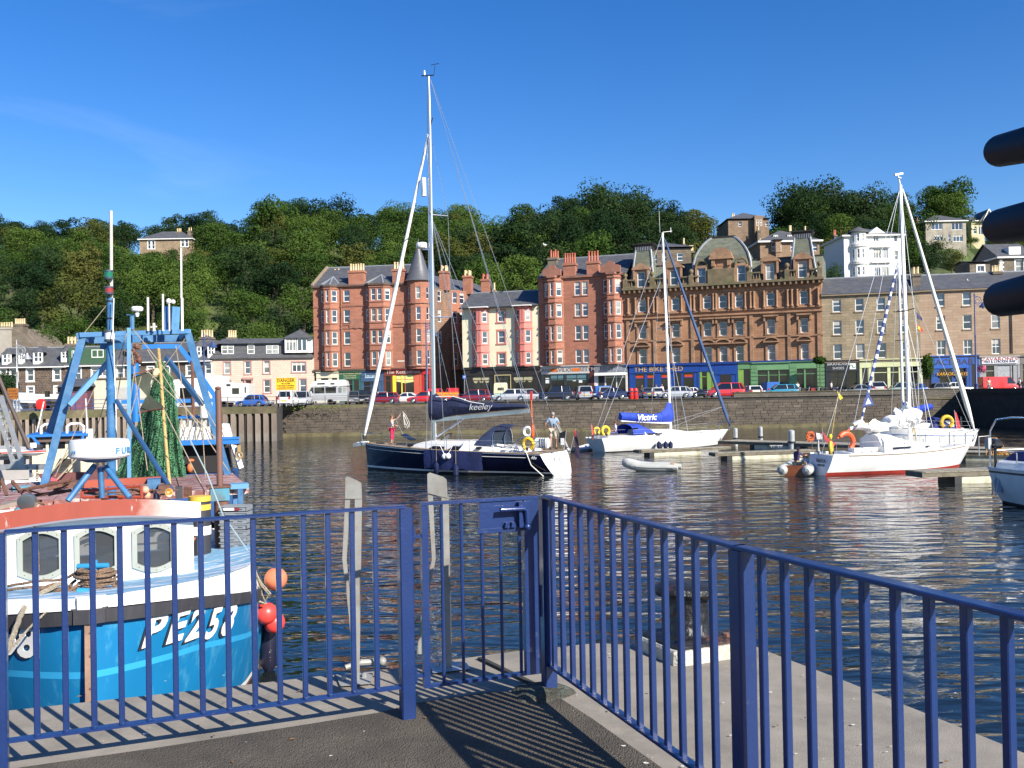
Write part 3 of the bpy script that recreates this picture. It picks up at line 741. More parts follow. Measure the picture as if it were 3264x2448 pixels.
sub('awning',MB().poly([(X(1262),-.05,zc-.9),(X(1318),-.05,zc-.9),(X(1318),-.09,zc-1.9),(X(1290),-.09,zc-2.1),(X(1262),-.09,zc-1.8)]),mat('lime_valance',(.55,.58,.20),.7),T,o)
shop(T,Fr,1344,1372,1178,(.42,.02,.015),None,'',glass=[(1350,1366)],fh=.7)

# -- cream tenement with salmon bays
Fc=Facade(1477,137.5,1722,134.5)
T=thing('tenement','narrow cream rendered tenement with salmon painted bay windows and slate roof','building',Fc.loc,Fc.rz)
X,Z=Fc.x,Fc.z; zc=Z(1600,1173); ze=Z(1600,978)
rows=[(Z(1596,b),Z(1596,a))for a,b in((1126,1161),(1055,1094),(990,1026))]
rs=[(X(1588),X(1610),a,b)for a,b in rows]
m1=MB(); wallface(m1,(0,0),ux,Fc.W,zc,ze,rs); m1.build('wall',cream_r,T,fix=False)
m1=MB()
for r in rs:surround(m1,(0,0),ux,r,.2,.05); window(T,(0,0),ux,*r,'r')
builds(m1,'window_surround',pink_p,T)
carcass(T,cream_r,Fc.W,12,ze)
for a,b in((1505,1560),(1642,1698)):bay(T,Fc,X(a),X(b),zc+.15,ze,rows,pink_p,pink_p,.95,1.0,1)
zr=Z(1620,930,6); rf=MB(); gable_roof(rf,-.3,Fc.W,-.45,12.3,ze,zr); rf.poly([(0,.4,ze),(0,12,ze),(0,6,zr-.1)]); rf=rf.build('roof',slate,T,fix=False)
sub('ridge',MB().box(-.3,Fc.W,5.85,6.1,zr-.05,zr+.12),lead,T,rf); sub('gutter',MB().box(-.3,Fc.W,-.6,-.4,ze-.15,ze+.02),drk,T,rf)
for a,b in((1503,1562),(1640,1700)):sub('bay_eave',MB().box(X(a),X(b),-1.35,-.3,ze-.08,ze+.06),white,T,rf)
chimney(T,X(1540),X(1546),5.6,6.4,zr-.3,zr+.4,stone_t,pot_c,1,1.1)
m1=MB().box(-.1,Fc.W+.1,-.35,0,zc-.1,zc+.2); m1.build('shop_cornice',drk,T)
o=shop(T,Fc,1479,1574,1178,(.022,.018,.016),None,'',glass=[(1506,1560)],fh=.9)
cur=mat('swag_curtain',(.36,.33,.20),.8,var=.3,scale=4)
for a,b in((1506,1560),(1636,1698)):
  k=MB(); x0,x1=X(a),X(b); z1=zc-1.35; pts=[]
  for i in range(13):pts.append((x0+(x1-x0)*i/12,-.06,z1-.35-.45*abs(math.sin(i*PI/4))**.6))
  k.poly([(x0,-.06,z1),(x1,-.06,z1)]+pts[::-1]); sub('curtain',k,cur,T,o)
o=shop(T,Fc,1575,1628,1178,(.022,.018,.016),None,'',glass=[(1582,1622)],fh=.9); sub('door_frame',MB().box(X(1576),X(1578),-.3,-.2,0,zc-1.1).box(X(1626),X(1628),-.3,-.2,0,zc-1.1).box(X(1576),X(1628),-.3,-.2,zc-1.1,zc-.98),mat('gilt_frame',(.42,.36,.18),.5),T,o)
shop(T,Fc,1629,1722,1178,(.022,.018,.016),None,'',glass=[(1636,1698)],fh=.9)

# -- second red tenement
F2=Facade(1722,134.5,1995,130.4)
T=thing('tenement','red sandstone tenement between the cream one and the domed brown building','building',F2.loc,F2.rz)
X,Z=F2.x,F2.z; zc=Z(1860,1164); ze=Z(1860,884)
rows=[(Z(1856,b),Z(1856,a))for a,b in((1114,1157),(1037,1083),(966,1008),(897,941))]
rs=[(X(a),X(b),r[0],r[1])for r in rows for a,b in((1834,1853),(1858,1877))]
m1=MB(); wallface(m1,(0,0),ux,F2.W,zc,ze,rs); m1.build('wall',red_m,T,fix=False)
for r in rs:window(T,(0,0),ux,*r,'r',red_t)
carcass(T,red_m,F2.W,13,ze)
bay(T,F2,X(1735),X(1799),zc+.1,ze+.1,rows,red_m,red_t,1.0,1.0,1); bay(T,F2,X(1922),X(1988),zc+.1,ze+.1,rows,red_m,red_t,1.0,1.0,1)
m1=MB().box(-.1,F2.W,-.3,.2,ze,ze+.25).box(-.1,F2.W,-.3,.05,zc-.1,zc+.2)
for a,b in((1733,1800),(1920,1990)):
  q=[(X(a),.05),(X(a)+.95,-1.2),(X(b)-.95,-1.2),(X(b),.05)]; m1.prism([(x,y,ze+.101)for x,y in q],(0,0,.27))
builds(m1,'cornice',red_t,T)
for a,b in((1740,1797),(1924,1986)):
  x0,x1=X(a),X(b); xm=(x0+x1)/2; pr=[(x0,0),(x1,0),(x1,.9),(x1-.4,1.05),(xm+.9,1.05)]+[(xm+.6*math.cos(t*PI/8),1.1+.5*math.sin(t*PI/8))for t in range(9)]+[(xm-.9,1.1),(x0+.4,1.1),(x0,.9)]
  MB().prism([(x,-1.0,ze+.372+z)for x,z in pr],(0,.5,0)).build('carved_parapet',red_t,T)
zr=Z(1900,818,6.5); rf=MB(); gable_roof(rf,0,F2.W+.5,-.2,13,ze+.25,zr); rf.poly([(0,.4,ze),(0,13,ze),(0,6.5,zr)]); rf=rf.build('roof',slate,T,fix=False)
sub('ridge',MB().box(0,F2.W+.5,6.3,6.55,zr-.05,zr+.1),lead,T,rf)
chimney(T,X(1722),X(1751),4.5,7.0,ze,Z(1736,807),grey_h,pot_r,2,1.2,2)
chimney(T,X(1800),X(1838),-.1,1.1,ze+.2,Z(1820,838),red_m,pot_r,5,1.5); chimney(T,X(1875),X(1912),-.1,1.1,ze+.2,Z(1892,832),red_m,pot_r,4,1.5)
chimney(T,X(1996),X(2022),6,8,ze,Z(2005,802),brown_m,pot_r,2,1.2)
o=shop(T,F2,1724,1878,1168,(.03,.035,.035),(.50,.48,.45),'THE  INDIAN  PAVILION  RESTAURANT',(.16,.10,.08),[(1733,1752),(1755,1797),(1805,1870)],None,fh=1.05,tsize=.72)
for a,b in((1752,1776),(1823,1848)):sub('sign_patch',MB().box(X(a),X(b),-.262,-.24,Z(1860,1183),Z(1860,1173)),mat('orange_sign',(.62,.16,.02),.5),T,o)
for a,b,c_,d in((1737,1751,1222,1205),(1843,1854,1220,1202),(1824,1834,1215,1208)):sub('poster',MB().box(X(a),X(b),-.045,-.03,Z(a,c_),Z(a,d)),white,T,o)
sub('blind',MB().box(X(1755),X(1797),-.06,-.03,zc-2.0,zc-1.2).box(X(1805),X(1870),-.06,-.03,zc-2.1,zc-1.2),mat('teal_blind',(.10,.19,.21),.6),T,o)
o=shop(T,F2,1893,1999,1165,(.62,.60,.56),(.20,.21,.235),'POUND CO',(.33,.36,.4),[(1930,1962),(1965,1992)],(1906,1926),fh=.95,tw=1932)
sub('awning',MB().hexa([(X(1897),-.3,zc-1.25),(X(1996),-.3,zc-1.25),(X(1996),-.3,zc-1.15),(X(1897),-.3,zc-1.15),(X(1897),-.9,zc-1.55),(X(1996),-.9,zc-1.55),(X(1996),-.9,zc-1.45),(X(1897),-.9,zc-1.45)]),white,T,o)
m1=MB().box(X(1879),X(1892),-.15,0,0,zc-.1); m1.build('doorway',mat('oxblood_paint',(.09,.02,.018),.5),T)

# -- domed brown building
Fb=Facade(1995,130.4,2625,121)
T=thing('tenement','ornate orange sandstone block with central dome roof and two tapering slate towers','building',Fb.loc,Fb.rz)
X,Z=Fb.x,Fb.z; zc=Z(2306,1157); zk=Z(2306,912)
cols=[2049,2155,2256,2306,2358,2459,2565]; hw=12.5
r_top=(Z(2306,982),Z(2306,940)); r_mid=(Z(2306,1070),Z(2306,1025)); r_low=(Z(2306,1153),Z(2306,1104))
rs=[]
for r in(r_top,r_mid,r_low):
  for c in cols:rs.append((X(c-hw),X(c+hw),r[0],r[1]))
m1=MB(); wallface(m1,(0,0),ux,Fb.W,zc,zk,rs,.3); m1.build('wall',brown_m,T,fix=False)
for r in rs:window(T,(0,.1),ux,*r,'r')
carcass(T,brown_m,Fb.W,14,zk)
# string courses and main cornice with brackets
m1=MB()
for zz,hh,p in((r_top[0]-.42,.18,.22),(r_top[0]-1.0,.2,.3),(r_mid[0]-.45,.2,.16),(zk-.35,.12,.2)):m1.box(-.02,Fb.W+.1,-p,-.001,zz,zz+hh)
builds(m1,'string_course',brown_t,T)
m1=MB().box(-.1,Fb.W+.35,-.75,.3,zk+.1,zk+.42); m1.box(-.05,Fb.W+.3,-.35,.3,zk-.22,zk+.1); builds(m1,'main_cornice',balus_m,T)
bk=MB().box(-.11,.11,-.68,-.36,-.42,0).mesh('bracket',brown_t); n_=int(Fb.W/.72)
for i in range(n_+1):inst('bracket',bk,T,(.2+i*(Fb.W-.4)/n_,0,zk+.095))
# pilasters and columns
col_me=MB().lathe([(.2,0),(.2,.2),(.14,.26),(.13,2.05),(.17,2.12),(.2,2.2),(.2,2.3)],n=8).mesh('column',brown_t,True)
for c in cols:
  for d in(-21,20):inst('column',col_me,T,(X(c+d),-.18,r_top[0]-.22),(0,0,0),(1,1,(r_top[1]-r_top[0]+.45)/2.3))
for u_ in(2005,2086,2097,2204,2215,2395,2406,2513,2527,2611):
  inst('column',col_me,T,(X(u_),-.2,r_top[0]-.22),(0,0,0),(1.1,1.1,(r_top[1]-r_top[0]+.45)/2.3))
m1=MB()
for u_ in(2003,2088,2208,2396,2516,2612):m1.box(X(u_)-.22,X(u_)+.22,-.16,-.001,zc+.1,r_top[0]-1.02)
builds(m1,'pilaster',brown_t,T)
hood=MB(); ped=MB(); jam=MB()
for c in cols:
  x0,x1=X(c-20),X(c+20)
  hood.box(x0-.15,x1+.15,-.55,-.01,r_mid[1]+.38,r_mid[1]+.58); hood.box(x0,x1,-.25,-.01,r_mid[1]+.12,r_mid[1]+.38)
  for x in(x0,x1):hood.box(x-.12,x+.12,-.42,-.01,r_mid[1]-.25,r_mid[1]+.38)
  for r in(r_mid,r_low):
    jam.box(X(c-hw)-.26,X(c-hw)-.01,-.12,-.001,r[0],r[1]+.1); jam.box(X(c+hw)+.01,X(c+hw)+.26,-.12,-.001,r[0],r[1]+.1); jam.box(X(c-hw)-.3,X(c+hw)+.3,-.2,-.001,r[0]-.2,r[0]-.01)
  zb_=r_low[1]+.3; xm=(x0+x1)/2; hw_=(x1-x0)/2+.2
  ped.box(xm-hw_,xm+hw_,-.5,-.01,zb_,zb_+.15)
  arc=[(xm-hw_,-.5,zb_+.151)]+[(xm+hw_*math.cos(t),-.5,zb_+.15+.62*math.sin(t))for t in[PI*(1-i/10)for i in range(11)]][1:-1]+[(xm+hw_,-.5,zb_+.151)]
  inn=[(xm+(p[0]-xm)*.8,-.5,zb_+.152+(p[2]-zb_-.15)*.68)for p in arc]
  for i in range(len(arc)-1):ped.hexa([inn[i],inn[i+1],(inn[i+1][0],-.01,inn[i+1][2]),(inn[i][0],-.01,inn[i][2]),arc[i],arc[i+1],(arc[i+1][0],-.01,arc[i+1][2]),(arc[i][0],-.01,arc[i][2])])
  ped.box(xm-hw_+.2,xm+hw_-.2,-.2,-.02,zb_+.15,zb_+.35)
builds(hood,'window_hood',brown_t,T); builds(ped,'segmental_pediment',brown_t,T); builds(jam,'window_jamb',brown_t,T)
# attic: parapet, balustrade, dormers
zp=zk+.425
m1=MB(); bl=MB().lathe([(.08,0),(.11,.2),(.05,.45),(.1,.62),(.08,.7)],n=6).mesh('baluster',balus_m,True)
for a,b in((1996,2030),(2072,2080),(2209,2232),(2392,2430),(2512,2545),(2588,2622),(2088,2135),(2178,2205),(2492,2510),(2265,2345)):
  m1.box(X(a),X(b),-.3,.0,zp,zp+.28); m1.box(X(a),X(b),-.34,.04,zp+1.0,zp+1.18)
  k=int((X(b)-X(a))/.38)
  for i in range(k):
    if(a,b)!=(2265,2345):inst('baluster',bl,T,(X(a)+.2+i*.38,-.15,zp+.28))
for u_ in(1998,2084,2208,2393,2514,2618):
  m1.box(X(u_)-.3,X(u_)+.3,-.45,.15,zp,zp+1.25); m1.lathe([(.3,zp+1.25),(.15,zp+1.4),(.33,zp+1.75),(.28,zp+2.0),(.05,zp+2.15)],(X(u_),-.15,0),8)
builds(m1,'parapet',balus_m,T)
zm=zk+.4
def dormer(u,w,v0,v1,round_=False,tall=1):
  xm=X(u); z0=zp; h=2.5
  b=MB(); r=(xm-.55,xm+.55,z0+.05,z0+2.2)
  b.box(xm-.85,xm-.56,-.1,2.5,z0,z0+h); b.box(xm+.56,xm+.85,-.1,2.5,z0,z0+h); b.box(xm-.56,xm+.56,-.1,2.5,z0+2.2,z0+h)
  for t in range(6):
    a0,a1=PI*t/6,PI*(t+1)/6
  if round_:
    b2=MB().torus((xm,0,z0+h-.1),.78,.16,'Y',12,6,0,PI); b2.build('round_hood',balus_m,T)
  else:
    b.prism([(xm-1.25,-.3,z0+h),(xm+1.25,-.3,z0+h),(xm+1.25,-.3,z0+h+.2),(xm+.9,-.3,z0+h+.45),(xm,-.3,z0+h+.95),(xm-.9,-.3,z0+h+.45),(xm-1.25,-.3,z0+h+.2)],(0,2.5,0))
    for sx in(-1,1):b.box(xm+sx*.98-.13,xm+sx*.98+.13,-.25,.1,z0+.9,z0+h)
  b.build('dormer',brown_t,T)
  window(T,(0,0),ux,*r,'r')
for u_ in(2048,2153,2459,2563):dormer(u_,1,0,0)
for u_ in(2241,2368):dormer(u_,1,0,0,True)
# mansard between
zs=Z(2420,828,3.2); rf=MB()
for a,b in((1996,2205),(2395,2625)):rf.hexa([(X(a),.5,zm),(X(b),.5,zm),(X(b),13,zm),(X(a),13,zm),(X(a),3.2,zs),(X(b),3.2,zs),(X(b),11,zs),(X(a),11,zs)])
rf=rf.build('roof',slate_green,T)
sub('ridge',MB().box(X(1996),X(2205),3.1,3.4,zs-.05,zs+.15).box(X(2395),X(2625),3.1,3.4,zs-.05,zs+.15),drk,T,rf)
# central convex dome
prof=[(2212,862),(2214,840),(2220,815),(2230,795),(2243,776),(2256,762),(2268,753)]
xs=[(X(u)if True else 0,Z(u,v))for u,v in prof]; x_r=X(2398); xc=(X(2212)+x_r)/2; dm=MB(); rings=[]; hp=MB(); hips=[[],[],[],[]]
for x,z in[(xs[0][0],zm)]+xs:
  h_=xc-x; dd=h_*.62; yc=.4+(xc-xs[0][0])*.62; q=[(xc-h_,yc-dd,z),(xc+h_,yc-dd,z),(xc+h_,yc+dd,z),(xc-h_,yc+dd,z)]; rings.append(q)
  for i in range(4):hips[i].append(q[i])
dm.loft(rings); dmo=dm.build('dome_roof',slate_green,T)
for h_ in hips[:2]:hp.tube(h_,.16,6)
sub('hip_roll',hp,lead,T,dmo); z9=xs[-1][1]; sub('crest',MB().box(rings[-1][0][0]-.2,rings[-1][1][0]+.2,rings[-1][0][1]-.1,rings[-1][2][1],z9,z9+.2),drk,T,dmo)
for u_,v_ in((2254,813),(2353,804)):
  x,z=X(u_),Z(u_,v_); sub('roundel',MB().torus((x,1.35,z),.62,.14,'Y',18,6),white,T,dmo); sub('roundel_pane',MB().loft([[(x+.6*math.cos(a*PI/8),1.36,z+.6*math.sin(a*PI/8))for a in range(16)],[(x+.6*math.cos(a*PI/8),3.0,z+.6*math.sin(a*PI/8))for a in range(16)]]),pane_m,T,dmo)
# carved centrepiece
x0,x1=X(2274),X(2335); zb_=zp; zq=Z(2304,826); xm=(x0+x1)/2; hw_=(x1-x0)/2
m1=MB().box(x0-.5,x1+.5,-.5,.8,zb_,zb_+1.9); m1.build('centrepiece_base',balus_m,T)
m1=MB().box(x0,x1,-.1,1.6,zb_+1.9,zq); 
for sx in(x0,x1-.45):m1.box(sx,sx+.45,-.4,.0,zb_+2.3,zq)
m1.box(x0-.3,x1+.3,-.55,1.2,zq,zq+.3)
arc=[(xm+(hw_+.2)*math.cos(t),-.5,zq+.3+1.25*math.sin(t))for t in[PI*(1-i/12)for i in range(13)]]; m1.prism(arc,(0,1.9,0))
m1.build('centrepiece',brown_t,T); MB().box(x0+.7,x1-.7,-.14,-.105,zb_+2.2,zq-.3).build('centre_panel',brown_m,T)
# tapering towers
for(a,b,c,d,vb,vt,cr)in((2008,2088,2026,2075,870,793,779),(2519,2610,2537,2588,835,752,738)):
  zb_,zt=zm,Z((c+d)/2,vt); xa,xb,xc_,xd=X(a),X(b),X(c),X(d); w=xb-xa; w2=xd-xc_; yc=.4+w/2
  q=lambda x0,x1,h,z:[(x0,yc-h,z),(x1,yc-h,z),(x1,yc+h,z),(x0,yc+h,z)]
  rg=[q(xa,xb,w/2,zb_),q(xa+(xc_-xa)*.45,xb+(xd-xb)*.45,w/2*.82,zb_+(zt-zb_)*.38),q(xc_,xd,w2/2,zt)]
  o=MB().loft(rg).build('tower_roof',slate_green,T)
  hp=MB()
  for i in range(2):hp.tube([r[i]for r in rg],.14,6)
  sub('hip_roll',hp,lead,T,o); m1=MB().loft([q(xc_-.05,xd+.05,w2/2,zt),q(xc_-.1,xd+.1,w2/2+.05,zt+.45),q(xc_-.45,xd+.45,w2/2+.3,zt+.75),q(xc_-.45,xd+.45,w2/2+.3,zt+.9)]); sub('crest',m1,drk,T,o)
  m1=MB(); k=9
  for i in range(k+1):m1.box(xc_+w2*i/k-.04,xc_+w2*i/k+.04,yc-w2/2-.1,yc-w2/2-.01,zt-.1,zt+.55)
  sub('crest_ribs',m1,lead,T,o)
chimney(T,X(1998),X(2012),6.0,8,zs-2,Z(2005,800),brown_m,pot_r,1,1.2)
m1=MB().box(-.02,Fb.W,-.4,0,zc-.05,zc+.15); m1.build('shop_cornice',mat('blue_cornice',(.01,.04,.20),.5),T)
BLUE=(.012,.055,.26); GRN=(.13,.27,.12)
o=shop(T,Fb,2005,2228,1166,BLUE,None,'THE BIKE SHED',(.62,.38,.08),[(2023,2053),(2061,2085),(2105,2130),(2176,2210)],(2150,2170),fh=.95,tw=2098,tsize=.9)
for a,b in((2025,2052),(2062,2084),(2107,2129),(2180,2207)):sub('window_sign',MB().box(X(a),X(b),-.05,-.03,zc-1.9,zc-1.45),mat('orange_red_sign',(.60,.06,.01),.5),T,o)
shop(T,Fb,2229,2275,1163,(.20,.34,.07),BLUE,'',glass=[(2234,2252)],fh=.9)
shop(T,Fb,2276,2350,1160,BLUE,None,'',glass=[(2294,2330)],door=(2294,2330),fh=1.4)
shop(T,Fb,2351,2395,1157,(.20,.34,.07),GRN,'',glass=[(2370,2392)],door=(2370,2392),fh=.8)
o=shop(T,Fb,2396,2520,1157,GRN,(.16,.32,.15),'',glass=[(2412,2446),(2450,2480),(2483,2514)],fh=.9)
o2=shop(T,Fb,2521,2624,1152,GRN,(.16,.32,.15),'',glass=[(2536,2561),(2566,2607)],fh=.9)
for oo,u_,zz in((o,2403,1),(o2,2527,1),(o2,2615,1)):
  for i in range(8):sub('quoin',MB().box(X(u_)-.45,X(u_)+.45,-.27,-.185,.1+i*.5,.1+i*.5+.42),mat('green_quoin',GRN,.5),T,oo)

# -- buff and pink tenements at the right
Fo=Facade(2625,121,2937,118)
T=thing('tenement','plain buff stone tenement with mossy slate roof right of the domed block','building',Fo.loc,Fo.rz)
X,Z=Fo.x,Fo.z; zc=Z(2780,1151); ze=Z(2780,937)
rows=[(Z(2668,b),Z(2668,a))for a,b in((1098,1145),(1022,1067),(954,995))]
rs=[(X(c-13.5),X(c+13.5),*r)for r in rows for c in(2670,2742,2811,2883)]
m1=MB(); wallface(m1,(0,0),ux,Fo.W,zc,ze,rs,.25); m1.build('wall',olive_m,T,fix=False)
for r in rs:window(T,(0,0),ux,*r,'r',stone_t)
carcass(T,olive_m,Fo.W,11,ze); m1=MB().box(-.1,Fo.W,-.3,.1,ze-.05,ze+.15).box(0,Fo.W,-.3,0,zc-.1,zc+.15); builds(m1,'cornice',stone_t,T)
zr=Z(2780,882,5.5); rf=MB(); gable_roof(rf,-.1,Fo.W,-.35,11.3,ze+.15,zr); rf.poly([(0,.4,ze),(0,11,ze),(0,5.5,zr-.1)]); rf=rf.build('roof',slate,T,fix=False); sub('ridge',MB().box(-.1,Fo.W,5.35,5.6,zr-.05,zr+.1),lead,T,rf)
chimney(T,X(2918),X(2944),1.2,3.4,ze,Z(2930,868),grey_h,pot_c,2,.9,2)
o=shop(T,Fo,2629,2737,1151,(.022,.025,.03),(.025,.028,.033),'BRANDISH\nSHOES',(.55,.55,.55),[(2645,2695),(2700,2728)],None,fh=1.3,tw=2670)
sub('logo_board',MB().box(X(2706),X(2726),-.27,-.24,Z(2716,1177),Z(2716,1158)),white,T,o)
k=MB(); xq,zq_=X(2716),Z(2716,1167.5)
for sx in(-1,1):k.torus((xq+sx*.16,-.285,zq_),.17,.035,'Y',12,4,PI/2+sx*1.2,3*PI/2+sx*1.2)
sub('leaf_logo',k,mat('leaf_green',(.05,.30,.06),.5),T,o)
CRM=(.58,.60,.33)
o=shop(T,Fo,2738,2775,1150,CRM,None,'',glass=[(2743,2763)],door=(2744,2764),fh=.9)
shop(T,Fo,2776,2938,1146,CRM,None,'',glass=[(2784,2826),(2836,2862),(2870,2892),(2900,2926)],fh=.9)

Fp=Facade(2937,118,3262,115.6)
T=thing('tenement','pinkish stone tenement above the blue bar and chip shop at the far right','building',Fp.loc,Fp.rz)
X,Z=Fp.x,Fp.z; zc=Z(3080,1135); ze=Z(3080,924); WP=X(3340)
rows=[(Z(2998,b),Z(2998,a))for a,b in((1085,1133),(1006,1052),(935,977))]
rs=[(X(c-14),X(c+14),*r)for r in rows for c in(3000,3085,3175,3290)]
m1=MB(); wallface(m1,(0,0),ux,WP,zc,ze,rs,.25); m1.build('wall',pinkst_m,T,fix=False)
for r in rs:window(T,(0,0),ux,*r,'r' if r[2]>rows[0][1]else 'rc',stone_t)
carcass(T,pinkst_m,WP,11,ze); m1=MB().box(-.1,WP,-.3,.1,ze-.05,ze+.15).box(0,WP,-.3,0,zc-.1,zc+.15); builds(m1,'cornice',stone_t,T)
MB().tube([(X(3225),-.12,0),(X(3225),-.12,ze)],.07,6).build('drainpipe',drk,T)
zr=Z(3080,872,5.5); rf=MB(); gable_roof(rf,0,WP,-.35,11.3,ze+.15,zr); rf=rf.build('roof',slate,T,fix=False); sub('ridge',MB().box(0,WP,5.35,5.6,zr-.05,zr+.1),lead,T,rf)
chimney(T,X(3208),X(3236),4.5,6.5,ze+1,Z(3220,850),grey_h,pot_c,2,.9,2)
BL2=(.03,.08,.27)
o=shop(T,Fp,2965,3085,1136,BL2,(.03,.11,.42),'PALACE BAR',(.06,.045,.05),[(2992,3030),(3042,3075)],None,fh=1.5,tw=3014,tsize=1.0)
for a,b,t_ in((2990,3034,'KARAOKE'),(3040,3078,'TRAYS')):
  sub('sign_board',MB().box(X(a),X(b),-.26,-.2,Z(a,1202),Z(a,1184)),drk,T,o); text('lettering',t_,mat('lettering_gold',(.75,.38,.02),.5),o,(X((a+b)/2),-.28,Z(a,1193)),(PI/2,0,0),.58,.3,.85)
shop(T,Fp,3086,3118,1134,BL2,None,'',glass=[(3091,3108)],door=(3091,3108),fh=1.1)
o=shop(T,Fp,3119,3248,1138,(.30,.30,.30),(.35,.35,.35),'',glass=[(3140,3166),(3176,3218)],fh=1.0)
sub('sign_board',MB().box(X(3126),X(3238),-.36,-.25,Z(3180,1159),Z(3180,1139)),white,T,o)
text('lettering',"ZAVARONI'S",mat('sign_red',(.40,.05,.05),.5),o,(X(3182),-.38,Z(3182,1145)),(PI/2,0,0),.58,.0,1.25)
text('lettering','FISH & CHICKEN BAR',mat('sign_blue',(.03,.05,.16),.5),o,(X(3182),-.38,Z(3182,1153)),(PI/2,0,0),.38,.0,1.0)
sub('shutter',MB().box(X(3177),X(3217),-.08,-.03,.6,zc-1.3),galv,T,o)
shop(T,Fp,3249,3330,1136,(.17,.15,.13),None,'',glass=[(3256,3300)],fh=.9)
Fq=None

# -- pink terrace at left
Fk=Facade(678,140,1003,142)
T=thing('terrace_house','long pale pink terraced house with slate mansard storey beside the red tenement','building',Fk.loc,Fk.rz)
X,Z=Fk.x,Fk.z; ze=Z(840,1142)
wins=[(713,1155,733,1192,'r'),(779,1152,798,1192,'r'),(839,1150,858,1190,'r'),(930,1155,973,1186,'3'),(839,1212,860,1252,'r'),(953,1209,974,1250,'r'),(713,1214,733,1253,'r')]
rs=[(X(a),X(c),Z(a,d),Z(a,b))for a,b,c,d,s in wins]
m1=MB(); wallface(m1,(0,0),ux,Fk.W,0,ze,rs+[(X(782),X(798),.05,Z(790,1215))]); m1.build('wall',pinkw,T,fix=False)
pk=mat('dusky_pink_trim',(.36,.20,.17),.8,var=.1); m1=MB()
for r,w in zip(rs,wins):surround(m1,(0,0),ux,r,.16,.04); window(T,(0,0),ux,*r,w[4])
m1.box(X(772),X(806),-.35,0,Z(790,1210),Z(790,1203)); m1.box(X(776),X(781),-.2,0,0,Z(790,1210)); m1.box(X(799),X(804),-.2,0,0,Z(790,1210)); builds(m1,'window_surround',pk,T)
MB().box(X(782),X(798),.1,.15,0,Z(790,1215)).build('door',mat('maroon_door',(.08,.02,.02),.5),T)
carcass(T,pinkw,Fk.W,10,ze)
z2=Z(840,1094); rf=MB(); rf.hexa([(-.2,-.45,ze),(Fk.W,-.45,ze),(Fk.W,10,ze),(-.2,10,ze),(-.2,.75,ze+.75),(Fk.W,.75,ze+.75),(Fk.W,10,ze+.75),(-.2,10,ze+.75)])
rf.hexa([(X(708),.8,ze+.76),(X(912),.8,ze+.76),(X(912),9,ze+.76),(X(708),9,ze+.76),(X(708),.8,z2),(X(912),.8,z2),(X(912),9,z2),(X(708),9,z2)])
rf.hexa([(-.3,.6,ze+.76),(X(706),.6,ze+.76),(X(706),9,ze+.76),(-.3,9,ze+.76),(-.3,4,z2+.3),(X(706),4,z2+.3),(X(706),6,z2+.3),(-.3,6,z2+.3)])
rf=rf.build('roof',slate,T); m1=MB().hexa([(X(690),.3,z2+.01),(X(915),.3,z2+.01),(X(915),9.4,z2+.01),(X(690),9.4,z2+.01),(X(700),2.6,z2+.9),(X(905),2.6,z2+.9),(X(905),7,z2+.9),(X(700),7,z2+.9)]); sub('upper_roof',m1,slate,T,rf)
for a,b,s in((703,742,'2r'),(786,809,'r'),(846,886,'2r')):
  window(T,(0,.62),ux,X(a),X(b),Z(a,1128),Z(a,1099),s)
b1=MB().box(X(908),X(982),-.1,.5,ze+.8,ze+1.0); b1.box(X(908),X(911),-.1,5,ze+1.0,ze+3.0); b1.box(X(979),X(1001),.3,5,ze+.8,ze+3.0); b1.build('oriel_dormer',white,T)
window(T,(0,-.12),ux,X(911),X(944),ze+1.0,ze+2.95,'3'); window(T,(0,-.12),ux,X(947),X(978),ze+1.0,ze+2.95,'2')
m1=MB(); hip_roof(m1,X(902),X(1000),-.4,6,ze+3.01,ze+4.6,2.5); m1.poly([(X(902),-.4,ze+3.0),(X(1000),-.4,ze+3.0),(X(1000),6,ze+3.0),(X(902),6,ze+3.0)]); m1.build('oriel_roof',slate,T,fix=False)
chimney(T,X(713),X(741),3,5,ze+2,Z(727,1070),grey_h,pot_c,4,1.1)
